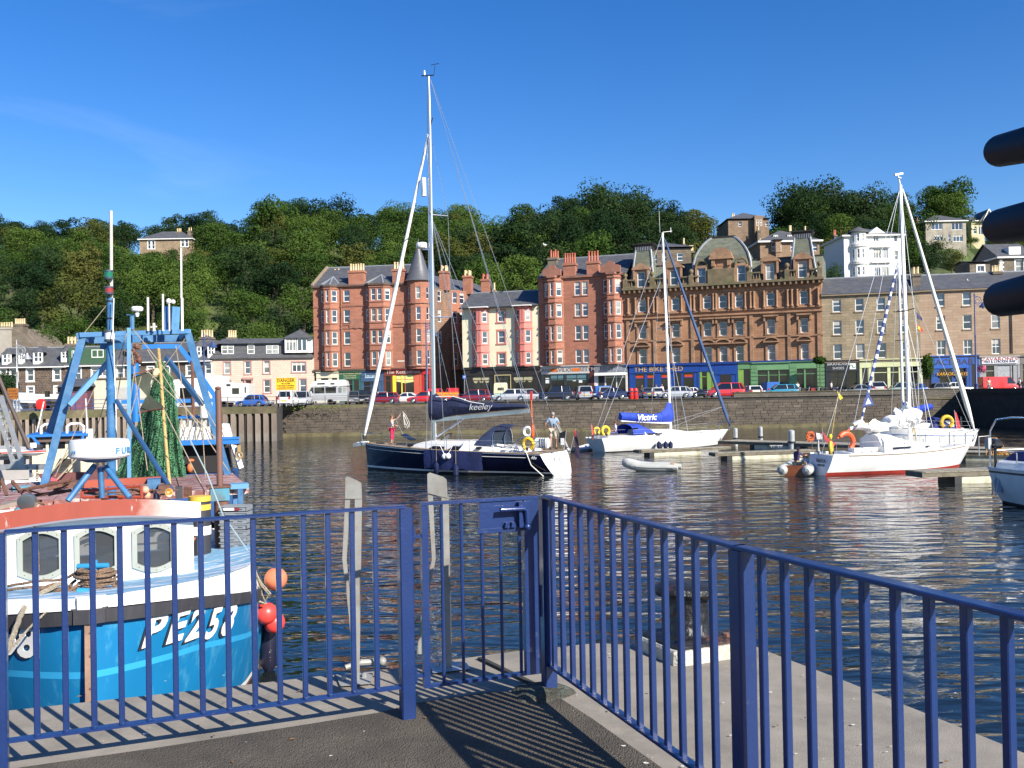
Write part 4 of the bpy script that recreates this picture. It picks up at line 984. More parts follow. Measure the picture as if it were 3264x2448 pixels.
# -- dark stone terraces
def terrace(u0,D0,u1,D1,label,wins,ve,vr,dorm,depth=10,chim=(),door=(),greend=None,name='terrace_house'):
  Fk=Facade(u0,D0,u1,D1); T=thing(name,label,'building',Fk.loc,Fk.rz); X,Z=Fk.x,Fk.z; um=(u0+u1)/2; ze=Z(um,ve); zr=Z(um,vr,depth/2)
  rs=[(X(a),X(c),Z(a,d),Z(a,b))for a,b,c,d,s in wins]; m1=MB(); wallface(m1,(0,0),(1,0),Fk.W,0,ze,rs); m1.build('wall',rubble,T,fix=False); m1=MB()
  for r,w in zip(rs,wins):surround(m1,(0,0),(1,0),r,.17,.04); window(T,(0,0),(1,0),*r,w[4])
  builds(m1,'window_surround',white,T); carcass(T,rubble,Fk.W,depth,ze)
  rf=MB(); gable_roof(rf,-.2,Fk.W+.1,-.4,depth+.4,ze,zr); rf.poly([(0,.4,ze),(0,depth,ze),(0,depth/2,zr)]); rf.poly([(Fk.W,.4,ze),(Fk.W,depth,ze),(Fk.W,depth/2,zr)]); rf=rf.build('roof',slate,T,fix=False)
  sub('gutter',MB().box(-.2,Fk.W+.1,-.55,-.35,ze-.12,ze+.02),white,T,rf); sub('ridge',MB().box(-.2,Fk.W+.1,depth/2-.1,depth/2+.1,zr-.03,zr+.1),lead,T,rf)
  for(a,b,v0,v1)in dorm:
    xm=(X(a)+X(b))/2; w=(X(b)-X(a))/2; z0,z1=Z(a,v1),Z(a,v0); c=.5*w; pts=[(xm-w,1.0),(xm-w+c,.35),(xm+w-c,.35),(xm+w,1.0)]; bb=MB()
    for i in range(3):
      p_,q_=Vector(pts[i]),Vector(pts[i+1]); l_=(q_-p_).length; u_=(q_-p_).normalized(); r=(l_*.14,l_*.86,z0+.2,z1-.1); wallface(bb,p_,u_,l_,z0-.4,z1,[r],.1); window(T,p_,u_,*r,'r')
    bb.build('dormer',white,T,fix=False); rr=MB(); pk_=Vector((xm,2.0,z1+1.0)); e=[(x,y-.12,z1)for x,y in[(xm-w-.12,1.1)]+pts[1:3]+[(xm+w+.12,1.1)]]; e=[(xm-w-.15,2.5,z1)]+e+[(xm+w+.15,2.5,z1)]
    for i in range(len(e)-1):rr.poly([e[i],e[i+1],pk_])
    rr.poly([e[0],pk_,(xm,4.5,z1+1.0)]); rr.poly([e[-1],(xm,4.5,z1+1.0),pk_]); rr.build('dormer_roof',slate,T,fix=False)
  for(a,b,v1,n)in chim:chimney(T,X(a),X(b),depth/2-1,depth/2+1,ze+1,Z((a+b)/2,v1),grey_h,pot_c,n,1.1,2)
  if greend:
    a,b,v0,v1,ws=greend; o=MB().box(X(a),X(b),.05,depth/2,ze+.02,Z(a,v0)); o.build('box_dormer',mat('green_cladding',(.035,.085,.045),.7),T)
    for(c,d,e,f)in ws:window(T,(0,-.06),(1,0),X(c),X(d),Z(c,f),Z(c,e),'2')
  return T,Fk
terrace(-20,139,214,140,'dark stone terraced house with two white bay dormers, leftmost by the road',[(32,1176,54,1215,'r'),(85,1176,105,1215,'r'),(170,1176,190,1212,'r'),(86,1234,105,1255,'r'),(172,1233,190,1262,'r'),(2,1176,18,1215,'r')],1170,1109,
 [(-6,27,1128,1160),(93,128,1122,1157),(50,70,1126,1152),(184,212,1120,1146)],chim=((176,222,1090,4),))
terrace(214,140,450,141,'dark stone terraced house with green box dormer behind the fishing boat gantry',[(240,1172,256,1208,'r'),(292,1174,340,1200,'3'),(372,1170,392,1208,'r'),(240,1232,256,1262,'r'),(410,1170,428,1208,'r')],1165,1104,[],greend=(217,345,1110,1165,((228,240,1118,1142),(291,330,1115,1140))),chim=((398,430,1086,4),))
terrace(450,141,678,140,'dark stone terraced house with twin white dormers left of the pink terrace',[(594,1166,612,1198,'r'),(653,1160,672,1192,'r'),(520,1170,538,1206,'r'),(470,1170,488,1206,'r')],1152,1092,
 [(604,633,1104,1137),(652,676,1102,1134)],chim=((600,633,1072,4),(712,738,1080,3))if 0 else((600,633,1068,4),))
# tall gable far left
Fg=Facade(-60,152,112,152); T=thing('tenement','tall grey gable with cream chimney pots rising above the dark terrace, far left','building',Fg.loc,Fg.rz); X,Z=Fg.x,Fg.z
MB().prism([(X(-60),0,0),(X(112),0,0),(X(112),0,Z(100,1110)),(X(70),0,Z(70,1065)),(X(34),0,Z(34,1040)),(X(-60),0,Z(-60,1040))],(0,12,0)).build('gable_wall',grey_h,T)
chimney(T,X(-10),X(38),-.4,1.2,0,Z(15,1044),mat('pale_render_stack',(.33,.30,.25),.9),pot_c,6,.9); chimney(T,X(34),X(68),.5,2.2,5,Z(50,1031),grey_h,pot_c,5,.9)
# purple door garage and cream garage
Fg=Facade(184,100,300,101); T=thing('garage','low garage with faded purple double doors on the left quay','building',Fg.loc,Fg.rz); X,Z=Fg.x,Fg.z
pd=mat('purple_door_paint',(.13,.045,.065),.6,var=.3)
MB().box(0,Fg.W,0,5,0,Z(240,1232)).build('wall',rubble,T); d_=MB().box(X(225),X(278),-.06,-.01,0,Z(250,1252)).build('door',pd,T); sub('door_post',MB().box(X(222),X(225),-.12,0,0,Z(250,1248)).box(X(278),X(292),-.1,0,0,Z(250,1248)).box(X(222),X(292),-.1,0,Z(250,1251),Z(250,1245)),mat('dark_purple',(.06,.02,.035),.6),T,d_)
m1=MB().hexa([(X(180),-.8,Z(240,1234)),(X(304),-.8,Z(240,1232)),(X(304),5.3,Z(240,1232)),(X(180),5.3,Z(240,1232)),(X(210),2,Z(240,1205)),(X(290),2,Z(240,1205)),(X(290),3,Z(240,1205)),(X(210),3,Z(240,1205))]); m1.build('roof',slate,T)
Fg=Facade(300,101,500,103); T=thing('garage','cream rendered flat roofed garage next to the purple doors','building',Fg.loc,Fg.rz); X,Z=Fg.x,Fg.z
MB().box(0,Fg.W,0,6,0,Z(350,1207)).build('wall',mat('cream_garage',(.42,.39,.30),.85,var=.15),T); MB().box(-.1,Fg.W+.1,-.25,6.1,Z(350,1207)+.003,Z(350,1203)).build('roof',stone_t,T)
MB().box(X(350),X(440),-.04,-.005,0,Z(350,1235)).build('door',mat('grey_door',(.30,.30,.28),.6),T)
# low white cafe with curved parapet
Fg=Facade(545,121,712,121); T=thing('shop','low white cafe with curved parapet in front of the terraces','building',Fg.loc,Fg.rz); X,Z=Fg.x,Fg.z
pr=[(X(545),0,0),(X(692),0,0),(X(692),0,Z(690,1196)),(X(685),0,Z(690,1197)),(X(676),0,Z(676,1206)),(X(666),0,Z(666,1206)),(X(655),0,Z(655,1197)),(X(648),0,Z(648,1195)),(X(636),0,Z(636,1204)),(X(545),0,Z(545,1211))]
MB().prism(pr,(0,5,0)).build('wall',white,T); MB().box(X(572),X(612),-.05,-.01,.1,Z(590,1236)).build('window',shop_g,T)
# == HILL HOUSES
KEEP=[]  # photo rectangles that must stay clear of nearer trees: u0,v0,u1,v1,D
def hillhouse(label,u0,u1,vb,D,wm,ve,vr,wins,depth=9,hip=True,skew=0.0,name='house',trim=None,chims=(),drop=4,rmat=None,fas=True,keep=True):
  Fh=Facade(u0,D+skew,u1,D,0); z0=Fh.z((u0+u1)/2,vb)
  Fh.z0=z0; Fh.loc=(Fh.A.x,Fh.A.y,z0); T=thing(name,label,'house',Fh.loc,Fh.rz); X,Z=Fh.x,Fh.z; um=(u0+u1)/2; ze=Z(um,ve); zr=Z(um,vr,depth/2)
  rs=[(X(a),X(c),Z(a,d),Z(a,b))for a,b,c,d,s in wins]; m1=MB(); wallface(m1,(0,0),(1,0),Fh.W,-drop,ze,rs,.12); m1.build('wall',wm,T,fix=False)
  if trim:
    m1=MB()
    for r in rs:surround(m1,(0,0),(1,0),r,.2,.05)
    tag(m1.build('window_surround',trim,T),kind='stuff')
  for r,w in zip(rs,wins):window(T,(0,0),(1,0),*r,w[4])
  m1=MB(); m1.poly([(0,0,-drop),(0,depth,-drop),(0,depth,ze),(0,0,ze)]); m1.poly([(Fh.W,depth,-drop),(Fh.W,0,-drop),(Fh.W,0,ze),(Fh.W,depth,ze)]); m1.poly([(Fh.W,depth,-drop),(Fh.W,depth,ze),(0,depth,ze),(0,depth,-drop)]); m1.poly([(0,.3,-drop),(Fh.W,.3,-drop),(Fh.W,.3,ze),(0,.3,ze)])
  m1.build('side_wall',wm,T)
  m1=MB(); (hip_roof if hip else gable_roof)(m1,-.4,Fh.W+.4,-.5,depth+.5,ze+.2,zr)
  if not hip:m1.poly([(0,0,ze),(0,depth,ze),(0,depth/2,zr)]); m1.poly([(Fh.W,0,ze),(Fh.W,depth,ze),(Fh.W,depth/2,zr)])
  rf=m1.build('roof',rmat or slate,T,fix=False)
  if fas:sub('eaves',MB().box(-.45,Fh.W+.45,-.55,depth+.55,ze-.05,ze+.2),white,T,rf)
  for(a,b,v1,n,pm_)in chims:chimney(T,X(a),X(b),depth*.4,depth*.4+1,ze,Z((a+b)/2,v1),grey_h,pm_,n,1.0)
  if keep:KEEP.append((u0,min(ve,vr),u1,vb,D))
  return T,Fh
buff_h=masonry('buff_villa_stone',(.33,.25,.16),(.27,.20,.13),(.2,.16,.11),.7,.3,.01)
D1=onhill(545,850)
T,Fh=hillhouse('brown stone villa half hidden by trees high on the left hillside',452,618,858,D1,buff_h,763,738,[(476,769,484,793,'r'),(489,769,497,793,'r'),(582,761,591,786,'r'),(595,761,604,786,'r'),(472,815,480,838,'r'),(487,815,495,838,'r')],10,trim=white,chims=((550,566,730,3,pot_c),(587,601,727,2,pot_c)))
KEEP[-1]=(455,735,610,800,D1)
D2=onhill(2790,872); D2=min(D2,172)
T,Fh=hillhouse('tall white villa with round corner bay on the hill above the buff tenement',2700,2887,900,D2,white,752,728,[(2792,745,2808,770,'2r'),(2791,793,2815,824,'3'),(2812,793,2836,824,'3')if 0 else(2818,793,2838,824,'3'),(2792,852,2812,880,'3'),(2816,852,2838,880,'3'),(2857,800,2868,828,'r'),(2857,752,2867,770,'r')],11,chims=((2693,2702,735,2,pot_r),))
X,Z=Fh.x,Fh.z; rb=(X(2768)-X(2720))/2; cxb=X(2744)
for nm,(va,vb_)in(('bay',(900,742)),):
  m1=MB(); n=9; pts=[Vector((cxb+rb*math.cos(-PI+PI*i/n),rb*.8*math.sin(-PI+PI*i/n)))for i in range(n+1)]
  for i in range(n):
    a,e=pts[i],pts[i+1]; w=(e-a).length; u_=(e-a).normalized(); rs=[]
    if i in(1,3,5,7):
      for a_,b_ in((748,771),(795,824),(853,878)):r=(w*.05,w*.95,Z(2744,b_),Z(2744,a_)); rs.append(r); window(T,a,u_,*r,'r')
    wallface(m1,a,u_,w,-4,Z(2744,742),rs,.12)
  m1.build('bay',white,T,fix=False); m1=MB()
  for v_ in(783,788,838,843):z_=Z(2744,v_); m1.loft([[(cxb+(rb+.25)*math.cos(2*PI*j/20),(rb*.8+.25)*math.sin(2*PI*j/20),zz)for j in range(20)]for zz in(z_,z_+.2)])
  m1.build('bay_moulding',white,T); zt=Z(2744,742)
  MB().loft([[(cxb+q*math.cos(2*PI*j/20),q*.8*math.sin(2*PI*j/20),zz)for j in range(20)]for q,zz in((rb+.5,zt),(rb+.5,zt+.15),(.2,zt+1.1))]).build('bay_roof',slate,T)
T0=MB(); xm=X(2801); zt=Z(2801,743); T0.prism([(xm-1.6,-.3,zt-.1),(xm+1.6,-.3,zt-.1),(xm,-.3,zt+1.1)],(0,3.5,0)); T0.build('dormer_gable',white,T)
MB().box(X(2782),X(2845),-.45,0,Z(2800,789),Z(2800,786)).box(X(2782),X(2845),-.45,0,Z(2800,838),Z(2800,834)).build('balcony_ledge',white,T)
KEEP[-1]=(2700,728,2887,862,D2)
D3=onhill(3028,786)
lime=masonry('grey_block',(.36,.33,.27),(.31,.28,.23),(.24,.22,.18),1.0,.4,.01)
hillhouse('square grey stone house with hipped roof high on the right hillside',2962,3091,776,D3,lime,706,686,[(2978,711,3013,732,'3'),(3042,711,3077,733,'3'),(2986,747,3013,766,'3'),(3030,748,3039,769,'r'),(3046,749,3077,770,'3')],10,chims=((2952,2959,692,1,pot_r),))
D4=onhill(3130,760)
T,Fh=hillhouse('cream gabled house showing between the grey house and the dark fins',3108,3150,762,D4,mat('pale_yellow_wall',(.50,.45,.28),.85),705,690,[(3112,725,3122,745,'r'),(3128,722,3142,748,'2')],9,hip=False)
X,Z=Fh.x,Fh.z; MB().prism([(X(3125),-1,Z(3140,708)),(X(3165),-1,Z(3140,708)),(X(3156),-1,Z(3156,668))],(0,8,0)).build('gable',slate,T); MB().bar((X(3137),-1.2,Z(3137,705)),(X(3156),-1.2,Z(3156,668)),.4,.25).bar((X(3156),-1.2,Z(3156,668)),(X(3172),-1.2,Z(3172,705)),.4,.25).build('bargeboard',white,T)
KEEP[-1]=(3108,680,3160,752,D4)
T,Fh=hillhouse('dark stone cottage with white quoins and bay dormer under the middle fin',3192,3300,880,160,grey_h,822,777,[(3243,830,3264,867,'r'),(3268,830,3285,867,'r')],9,hip=False,trim=white)
X,Z=Fh.x,Fh.z
for v_ in range(828,878,7):MB().box(X(3192),X(3192)+(.75 if v_%2 else .5),-.06,.02,Z(3192,v_+5),Z(3192,v_)).build('quoin',white,T)
r=(X(3228),X(3262),Z(3240,812),Z(3240,790)); MB().box(r[0]-.1,r[1]+.1,.3,3,r[2]-.3,r[3]+.25).build('dormer',white,T); window(T,(0,.18),(1,0),*r,'3')
T,Fh=hillhouse('small stone outbuilding with white quoins on the garden slope behind the pink stone roof',3100,3165,882,150,grey_h,838,832,[(3121,848,3142,866,'c')],5,hip=False,trim=white,fas=False)
T,Fh=hillhouse('brown stone bay-fronted villa with white eaves rising behind the domed block',2432,2622,880,152,buff_h if 0 else masonry('warm_villa',(.30,.20,.13),(.24,.16,.10),(.15,.1,.07),.8,.32,.012),771,735,[(2466,774,2491,802,'2r'),(2527,776,2541,800,'r'),(2598,776,2612,800,'r')],10,chims=((2550,2556,722,2,pot_c),(2598,2606,724,1,pot_c)))
X,Z=Fh.x,Fh.z; bay(T,Fh,X(2462),X(2500),-3,Z(2480,768),[(Z(2480,802),Z(2480,774))],MC['warm_villa'],MC['warm_villa'],1.0,.6,2); m1=MB(); x0,x1=X(2454),X(2508); ap_=((x0+x1)/2,2.5,Z(2480,753)); z_=Z(2480,767)
for a,b in(((x0,.2),(x0+.8,-1.4)),((x0+.8,-1.4),(x1-.8,-1.4)),((x1-.8,-1.4),(x1,.2))):m1.poly([(a[0],a[1],z_),(b[0],b[1],z_),ap_])
m1.build('bay_roof',slate,T,fix=False)
for a in(2480,2525):MB().box(X(a),X(a+18),1.6,4,Z(a,757),Z(a,743)).build('skylight_dormer',slate,T); window(T,(0,1.48),(1,0),X(a+2),X(a+16),Z(a,755),Z(a,744),'2')
T,Fh=hillhouse('plain rubble house with grey hip roof behind the left slate tower',2072,2212,880,150,masonry('plain_rubble',(.20,.16,.11),(.13,.10,.075),(.12,.1,.08),.6,.3,.02),792,773,[(2116,806,2130,833,'r'),(2164,806,2183,831,'r'),(2088,812,2100,842,'r')],9,fas=False,chims=((2198,2204,765,1,pot_c),(2216,2232,788,3,pot_c)))
D9=onhill(2385,775); T,Fh=hillhouse('dark sandstone mansion on the skyline left of the wooded knoll',2332,2462,790,min(D9,205),masonry('mansion_stone',(.26,.18,.12),(.20,.14,.095),(.13,.1,.08),.8,.35,.012),700,678,[(2362,707,2372,722,'r'),(2410,704,2421,722,'r'),(2424,704,2434,722,'r'),(2448,708,2456,722,'r')],10,fas=False,chims=((2356,2366,682,2,pot_c),))
X,Z=Fh.x,Fh.z; MB().box(X(2409),X(2436),-1.2,0,-4,Z(2420,690)).build('tower_bay',MC['mansion_stone'],T); window(T,(0,-1.33),(1,0),X(2414),X(2421),Z(2418,722),Z(2418,704)); window(T,(0,-1.33),(1,0),X(2425),X(2432),Z(2418,722),Z(2418,704))
chimney(T,X(2412),X(2422),-2.6,-1.6,-6,Z(2417,740),grey_h,pot_c,1,.9); chimney(T,X(2408),X(2418),-4.6,-3.6,-12,Z(2413,782),MC['mansion_stone'],pot_c,1,.9)
g=thing('greenhouse','tiny white glasshouse on the ridge left of the skyline mansion','greenhouse',P(2318,742,250)); m1=MB()
for i in range(7):m1.box(-2.2+i*.7,-2.12+i*.7,0,.1,-1.5,1.2)
m1.box(-2.2,2.1,0,.1,-1.5,-.4); m1.box(-2.2,2.1,0,.12,1.2,1.35); m1.build('frame',white,g); MB().hexa([(-2.2,.12,-1.5),(2.1,.12,-1.5),(2.1,2.5,-1.5),(-2.2,2.5,-1.5),(-2.2,.12,1.25),(2.1,.12,1.25),(2.1,2.5,1.8),(-2.2,2.5,1.8)]).build('glazing',pane_m,g)
KEEP.append((2290,725,2345,750,250)); KEEP.append((2985,800,3215,865,235))
tag(MB().box(-4,4,-.8,.8,0,1.9).build('hedge',mat('hedge_green',(.03,.055,.012),.95,var=.5,scale=3,bump=1,bscale=8)),'clipped dark green hedge across the garden slope below the grey house','hedge').location=P(3130,815,onhill(3130,815))

# == TREES
def leafmat(name,c0,c1,c2):
  m_=bpy.data.materials.new(name); m_.use_nodes=True; n_=m_.node_tree.nodes; l_=m_.node_tree.links.new; n_.clear()
  o=n_.new('ShaderNodeOutputMaterial'); d=n_.new('ShaderNodeBsdfDiffuse'); t=n_.new('ShaderNodeBsdfTranslucent'); mx_=n_.new('ShaderNodeMixShader'); mx_.inputs[0].default_value=.28
  oi=n_.new('ShaderNodeObjectInfo'); tc_=n_.new('ShaderNodeTexCoord'); z=n_.new('ShaderNodeTexNoise'); z.inputs['Scale'].default_value=.45; z.inputs['Detail'].default_value=5
  l_(tc_.outputs['Object'],z.inputs['Vector']); a=n_.new('ShaderNodeMath'); a.operation='MULTIPLY_ADD'; a.inputs[1].default_value=.62; l_(oi.outputs['Random'],a.inputs[0])
  b=n_.new('ShaderNodeMath'); b.operation='MULTIPLY'; b.inputs[1].default_value=.45; l_(z.outputs['Fac'],b.inputs[0]); l_(b.outputs[0],a.inputs[2])
  r=n_.new('ShaderNodeValToRGB'); e=r.color_ramp.elements; e[0].position=.15; e[0].color=c0+(1,); e[1].position=.9; e[1].color=c2+(1,); k=e.new(.5); k.color=c1+(1,)
  l_(a.outputs[0],r.inputs[0]); l_(r.outputs[0],d.inputs[0]); l_(r.outputs[0],t.inputs[0]); l_(d.outputs[0],mx_.inputs[1]); l_(t.outputs[0],mx_.inputs[2]); l_(mx_.outputs[0],o.inputs[0]); return m_
lf_mid=leafmat('leaf_mid_green',(.030,.062,.016),(.055,.100,.022),(.092,.145,.030))
lf_dark=leafmat('leaf_dark_green',(.014,.032,.014),(.025,.050,.020),(.042,.072,.026))
lf_olive=leafmat('leaf_olive',(.055,.068,.018),(.082,.098,.026),(.12,.125,.034))
bark=mat('bark',(.09,.07,.05),.9,var=.3,scale=4)
def crown_mesh(seed,H_,Rr,ncl=46,nl=115,size=.43,droop=.75):
  r=random.Random(seed); v=[]; f=[]; cl=[]
  for i in range(ncl):
    while True:
      p=Vector((r.uniform(-1,1),r.uniform(-1,1),r.uniform(-1,1)))
      if .25<p.length<1:break
    wob=1+.28*noise.noise(p*1.9+Vector((seed,0,0)))
    c=Vector((p.x*Rr*.82*wob,p.y*Rr*.82*wob,H_*.60+p.z*H_*.34*wob)); rc=Rr*r.uniform(.24,.40)
    cl.append((c,rc))
  for c,rc in cl:
    for i in range(nl):
      d=Vector((r.gauss(0,1),r.gauss(0,1),r.gauss(0,1)+.25)).normalized(); q=c+Vector((d.x,d.y,d.z*droop))*rc*r.uniform(.78,1.12)
      n=(d+Vector((r.gauss(0,.42),r.gauss(0,.42),r.gauss(0,.42)))).normalized(); a=n.orthogonal().normalized(); a=(Matrix.Rotation(r.uniform(0,6.28),3,n)@a); b=n.cross(a); s=size*r.uniform(.6,1.25)
      k=len(v); v+=[q-a*s*.5,q+b*s*.3,q+a*s*.5,q-b*s*.3]; f.append((k,k+1,k+2,k+3))
  return v,f,cl
TV=[]
for i in range(14):
  H_=13; Rr=[5.2,5.8,4.6,6.2,5.0,5.5,4.2][i%7]
  v,f,cl=crown_mesh(100+i,H_,Rr); m1=MB(); m1.v=v; m1.f=f
  tr=MB().tube([(0,0,-1.5),(.1,0,H_*.3),(.1,.2,H_*.75)],[.38,.28,.08],7)
  for c,rc in cl[:7]:tr.tube([(.1,.05,H_*RND.uniform(.25,.4)),(c*.5+Vector((0,0,H_*.2))),c],[.16,.1,.04],5)
  lm=(lf_mid,lf_mid,lf_dark,lf_mid,lf_olive,lf_mid,lf_dark)[i%7]
  TV.append((m1.mesh('crown',lm),tr.mesh('trunk',bark,True),lm))
def tree(x,y,z,s,k,label,group=None,sx=1.0,name='tree',lm=None):
  c,t,lm0=TV[k%len(TV)]
  o=thing(name,label,'tree',(x,y,z),RND.uniform(0,6.28),group); o.scale=(s*sx,s*sx,s)
  cr=inst('crown',c,o); inst('trunk',t,o)
  if lm is not None and lm is not lm0:cr.material_slots[0].link='OBJECT'; cr.material_slots[0].material=lm
  return o
def blocked(u,D,z,s,r):
  vb=horizon(u)-(z-EYE)/D*F; vt=horizon(u)-(z+s*12.5-EYE)/D*F; ru=r*.75*F/D
  for(a,b,c,d,Dh)in KEEP:
    if D<Dh+9 and u+ru>a and u-ru<c and vt<d-4 and vb>b:return True
  return False
n_t=0
LM=[(60,'the tall grey gable'),(190,'the leftmost terrace'),(330,'the green box dormer'),(480,'the hill villa'),(620,'the twin white dormers'),(760,'the pink terrace door'),(920,'the pink terrace oriel'),(1060,'the first turret tenement chimney'),(1200,'the second turret tenement chimney'),(1340,'the grey turret'),
 (1450,'the side street houses'),(1600,'the cream tenement'),(1760,'the gull topped grey chimney'),(1920,'the twin red-potted chimneys'),(2060,'the left slate tower'),(2220,'the domed roof'),(2400,'the skyline mansion'),(2560,'the brown bay-fronted villa'),(2740,'the white villa'),(2900,'the garden lawn'),(3040,'the square grey house'),(3160,'the cream gabled house'),(3300,'the dark stone cottage')]
def tlabel(tone,u,D):
  lm=min(LM,key=lambda q:abs(q[0]-u))[1]; band='on the skyline' if D>278 else('high on the slope' if D>243 else('halfway up the slope' if D>208 else('low on the slope' if D>176 else 'at the foot of the slope')))
  l_='%s tree %s behind %s'%({'m':'mid green','d':'dark green','o':'olive tinted'}[tone],band,lm); return l_,'trees '+l_.split(' tree ')[1]+' ('+{'m':'mid green','d':'dark','o':'olive'}[tone]+')'
rt=random.Random(5); row=0; D=292.0
while D>152:
  step=10.2*F/D; u=-80+(row%2)*step/2
  while u<3400:
    uu=u+rt.uniform(-.3,.3)*step; DD=D+rt.uniform(-4,4); u+=step
    if D<285 and rt.random()<.05:continue
    q=XY(uu,DD); z=hill(uu,DD)-.6; s=rt.uniform(.82,1.16)
    if D<175:s*=.75
    elif 1640<uu<2260:s*=1.1
    if uu>2250 and rt.random()<(.35 if D<270 else 0):continue
    if 2240<uu<2470 and D>240:s*=.55
    if 2275<uu<2350 and D>200:continue
    vtop=horizon(uu)-(z+s*12-EYE)/DD*F
    if vtop>1080 and D<170 and uu>700:continue
    while s>.22 and blocked(uu,DD,z,s,5*s):s*=.82
    if s<=.3:continue
    k=rt.randrange(14); reg=0 if uu<1150 else(1 if uu<2260 else 2)
    if(D>262 and uu<760)or 1700<uu<2260 and rt.random()<.75 or 2450<uu<2860 and rt.random()<.7:k=rt.choice((2,6,9,13))
    tone='m' if TV[k][2]is lf_mid else('d' if TV[k][2]is lf_dark else 'o')
    if n_t<300:tree(q.x,q.y,z,s,k,*tlabel(tone,uu,DD),sx=rt.uniform(.95,1.25)); n_t+=1
  D-=11.0; row+=1
# notable crowns
for(u,vt,D,s,k,l_,lm)in((1930,592,262,1.75,3,'very broad dark tree on the skyline behind the second red tenement',lf_dark),(1800,655,245,1.5,8,'dark rounded tree just left of the broad skyline tree',lf_dark),(2070,618,268,1.5,1,'dark tree sloping down to the skyline gap above the domed block',lf_dark),
 (880,640,250,1.6,0,'tall bright green tree rising above the wood left of the red tenement',lf_mid),(1075,630,270,1.5,5,'dark crowned tree on the skyline above the red tenement chimneys',lf_dark),(1640,700,225,1.7,6,'tall dark tree behind the cream tenement roof',lf_dark),
 (2560,590,262,1.7,3,'left dark dome-shaped tree of the knoll above the brown villa',lf_dark),(2680,580,268,1.9,10,'largest dark tree on the knoll behind the white villa',lf_dark),(2770,600,260,1.6,5,'dark tree on the right shoulder of the knoll behind the white villa',lf_dark),
 (3040,582,275,1.75,0,'big rounded green tree standing behind the square grey house',lf_mid),(2440,820,165,.55,2,'small shrub tree between the mansion and brown villa roofs',lf_mid),
 (3043,795,215,.55,4,'small round garden tree on the lawn below the grey house',lf_olive),(2960,760,205,.9,1,'bushy dark tree between the white villa and the garden lawn',lf_dark),(2640,845,150,.5,8,'bush between the domed block and the white villa',lf_mid),(1660,820,168,.9,7,'bright green bushy tree just above the cream tenement ridge',lf_mid)):
  z=P(u,vt,D).z-12.2*s; q=XY(u,D)
  if not(n_t>400):tree(q.x,q.y,z,s,k,l_,sx=1.0,lm=lm)

for i,(u,v,s_,lm_,w_)in enumerate(((2905,800,.34,lf_dark,'beside the right wall of the white villa'),(2935,835,.36,lf_mid,'above the buff stone ridge right of the white villa'),(2975,842,.30,lf_dark,'at the foot of the garden lawn'),(3105,775,.28,lf_mid,'just below the square grey house'),(3150,780,.30,lf_dark,'left of the hedge by the cream gabled house'),(3172,812,.30,lf_mid,'at the right end of the garden hedge'),(3060,862,.22,lf_mid,'on the roofline left of the small outbuilding'),(2990,790,.26,lf_olive,'at the upper edge of the garden lawn'))):
  D_=onhill(u,v); q=XY(u,D_); tree(q.x,q.y,hill(u,D_)-1.4,s_,i*3+1,'%s bush %s'%('dark green' if lm_ is lf_dark else('olive' if lm_ is lf_olive else 'mid green'),w_),sx=1.5,name='bush',lm=lm_)
# == VEHICLES
def paint(name,c,r=.28):return mat('car_paint_'+name,c,r,var=.03,coat=.6)
PAINT=dict(white=paint('white',(.62,.62,.60)),silver=paint('silver',(.36,.38,.40)),blue=paint('blue',(.02,.10,.38)),navy=paint('navy',(.012,.02,.07)),black=paint('black',(.012,.012,.014)),
 red=paint('red',(.48,.018,.015)),maroon=paint('maroon',(.17,.012,.018)),teal=paint('teal',(.02,.20,.30)),grey=paint('grey',(.10,.11,.12)),green=paint('pale green',(.20,.26,.24)),cream=paint('cream',(.58,.54,.36)),steel=paint('steel blue',(.13,.16,.20)))
lamp_w=mat('headlamp_glass',(.6,.62,.62),.15,var=.05); lamp_r=mat('tail_lamp',(.40,.012,.01),.3,var=.05); plate_y=mat('yellow_plate',(.62,.45,.03),.5); plate_w=mat('white_plate',(.6,.6,.58),.5)
PROF={  # bonnet start/shoulder, A base, A top, C top, C base as fractions of length; heights in m for a 4.2 m car
 'hatch':dict(H=1.45,sh=.92,hood=.78,a=.27,b=.42,c=.84,d=.97,W=1.7),'saloon':dict(H=1.42,sh=.90,hood=.78,a=.28,b=.42,c=.68,d=.84,W=1.75),
 'estate':dict(H=1.46,sh=.92,hood=.78,a=.26,b=.40,c=.90,d=.98,W=1.75),'mpv':dict(H=1.68,sh=.98,hood=.90,a=.16,b=.36,c=.90,d=.98,W=1.8),'suv':dict(H=1.78,sh=1.08,hood=1.0,a=.27,b=.37,c=.90,d=.97,W=1.85),
 'mini':dict(H=1.47,sh=.95,hood=.84,a=.22,b=.42,c=.76,d=.95,W=1.62),'van':dict(H=1.95,sh=1.1,hood=.95,a=.16,b=.27,c=.98,d=.995,W=1.9),'cabrio':dict(H=1.3,sh=.9,hood=.78,a=.34,b=.45,c=.52,d=.62,W=1.75)}
wheel_c={}
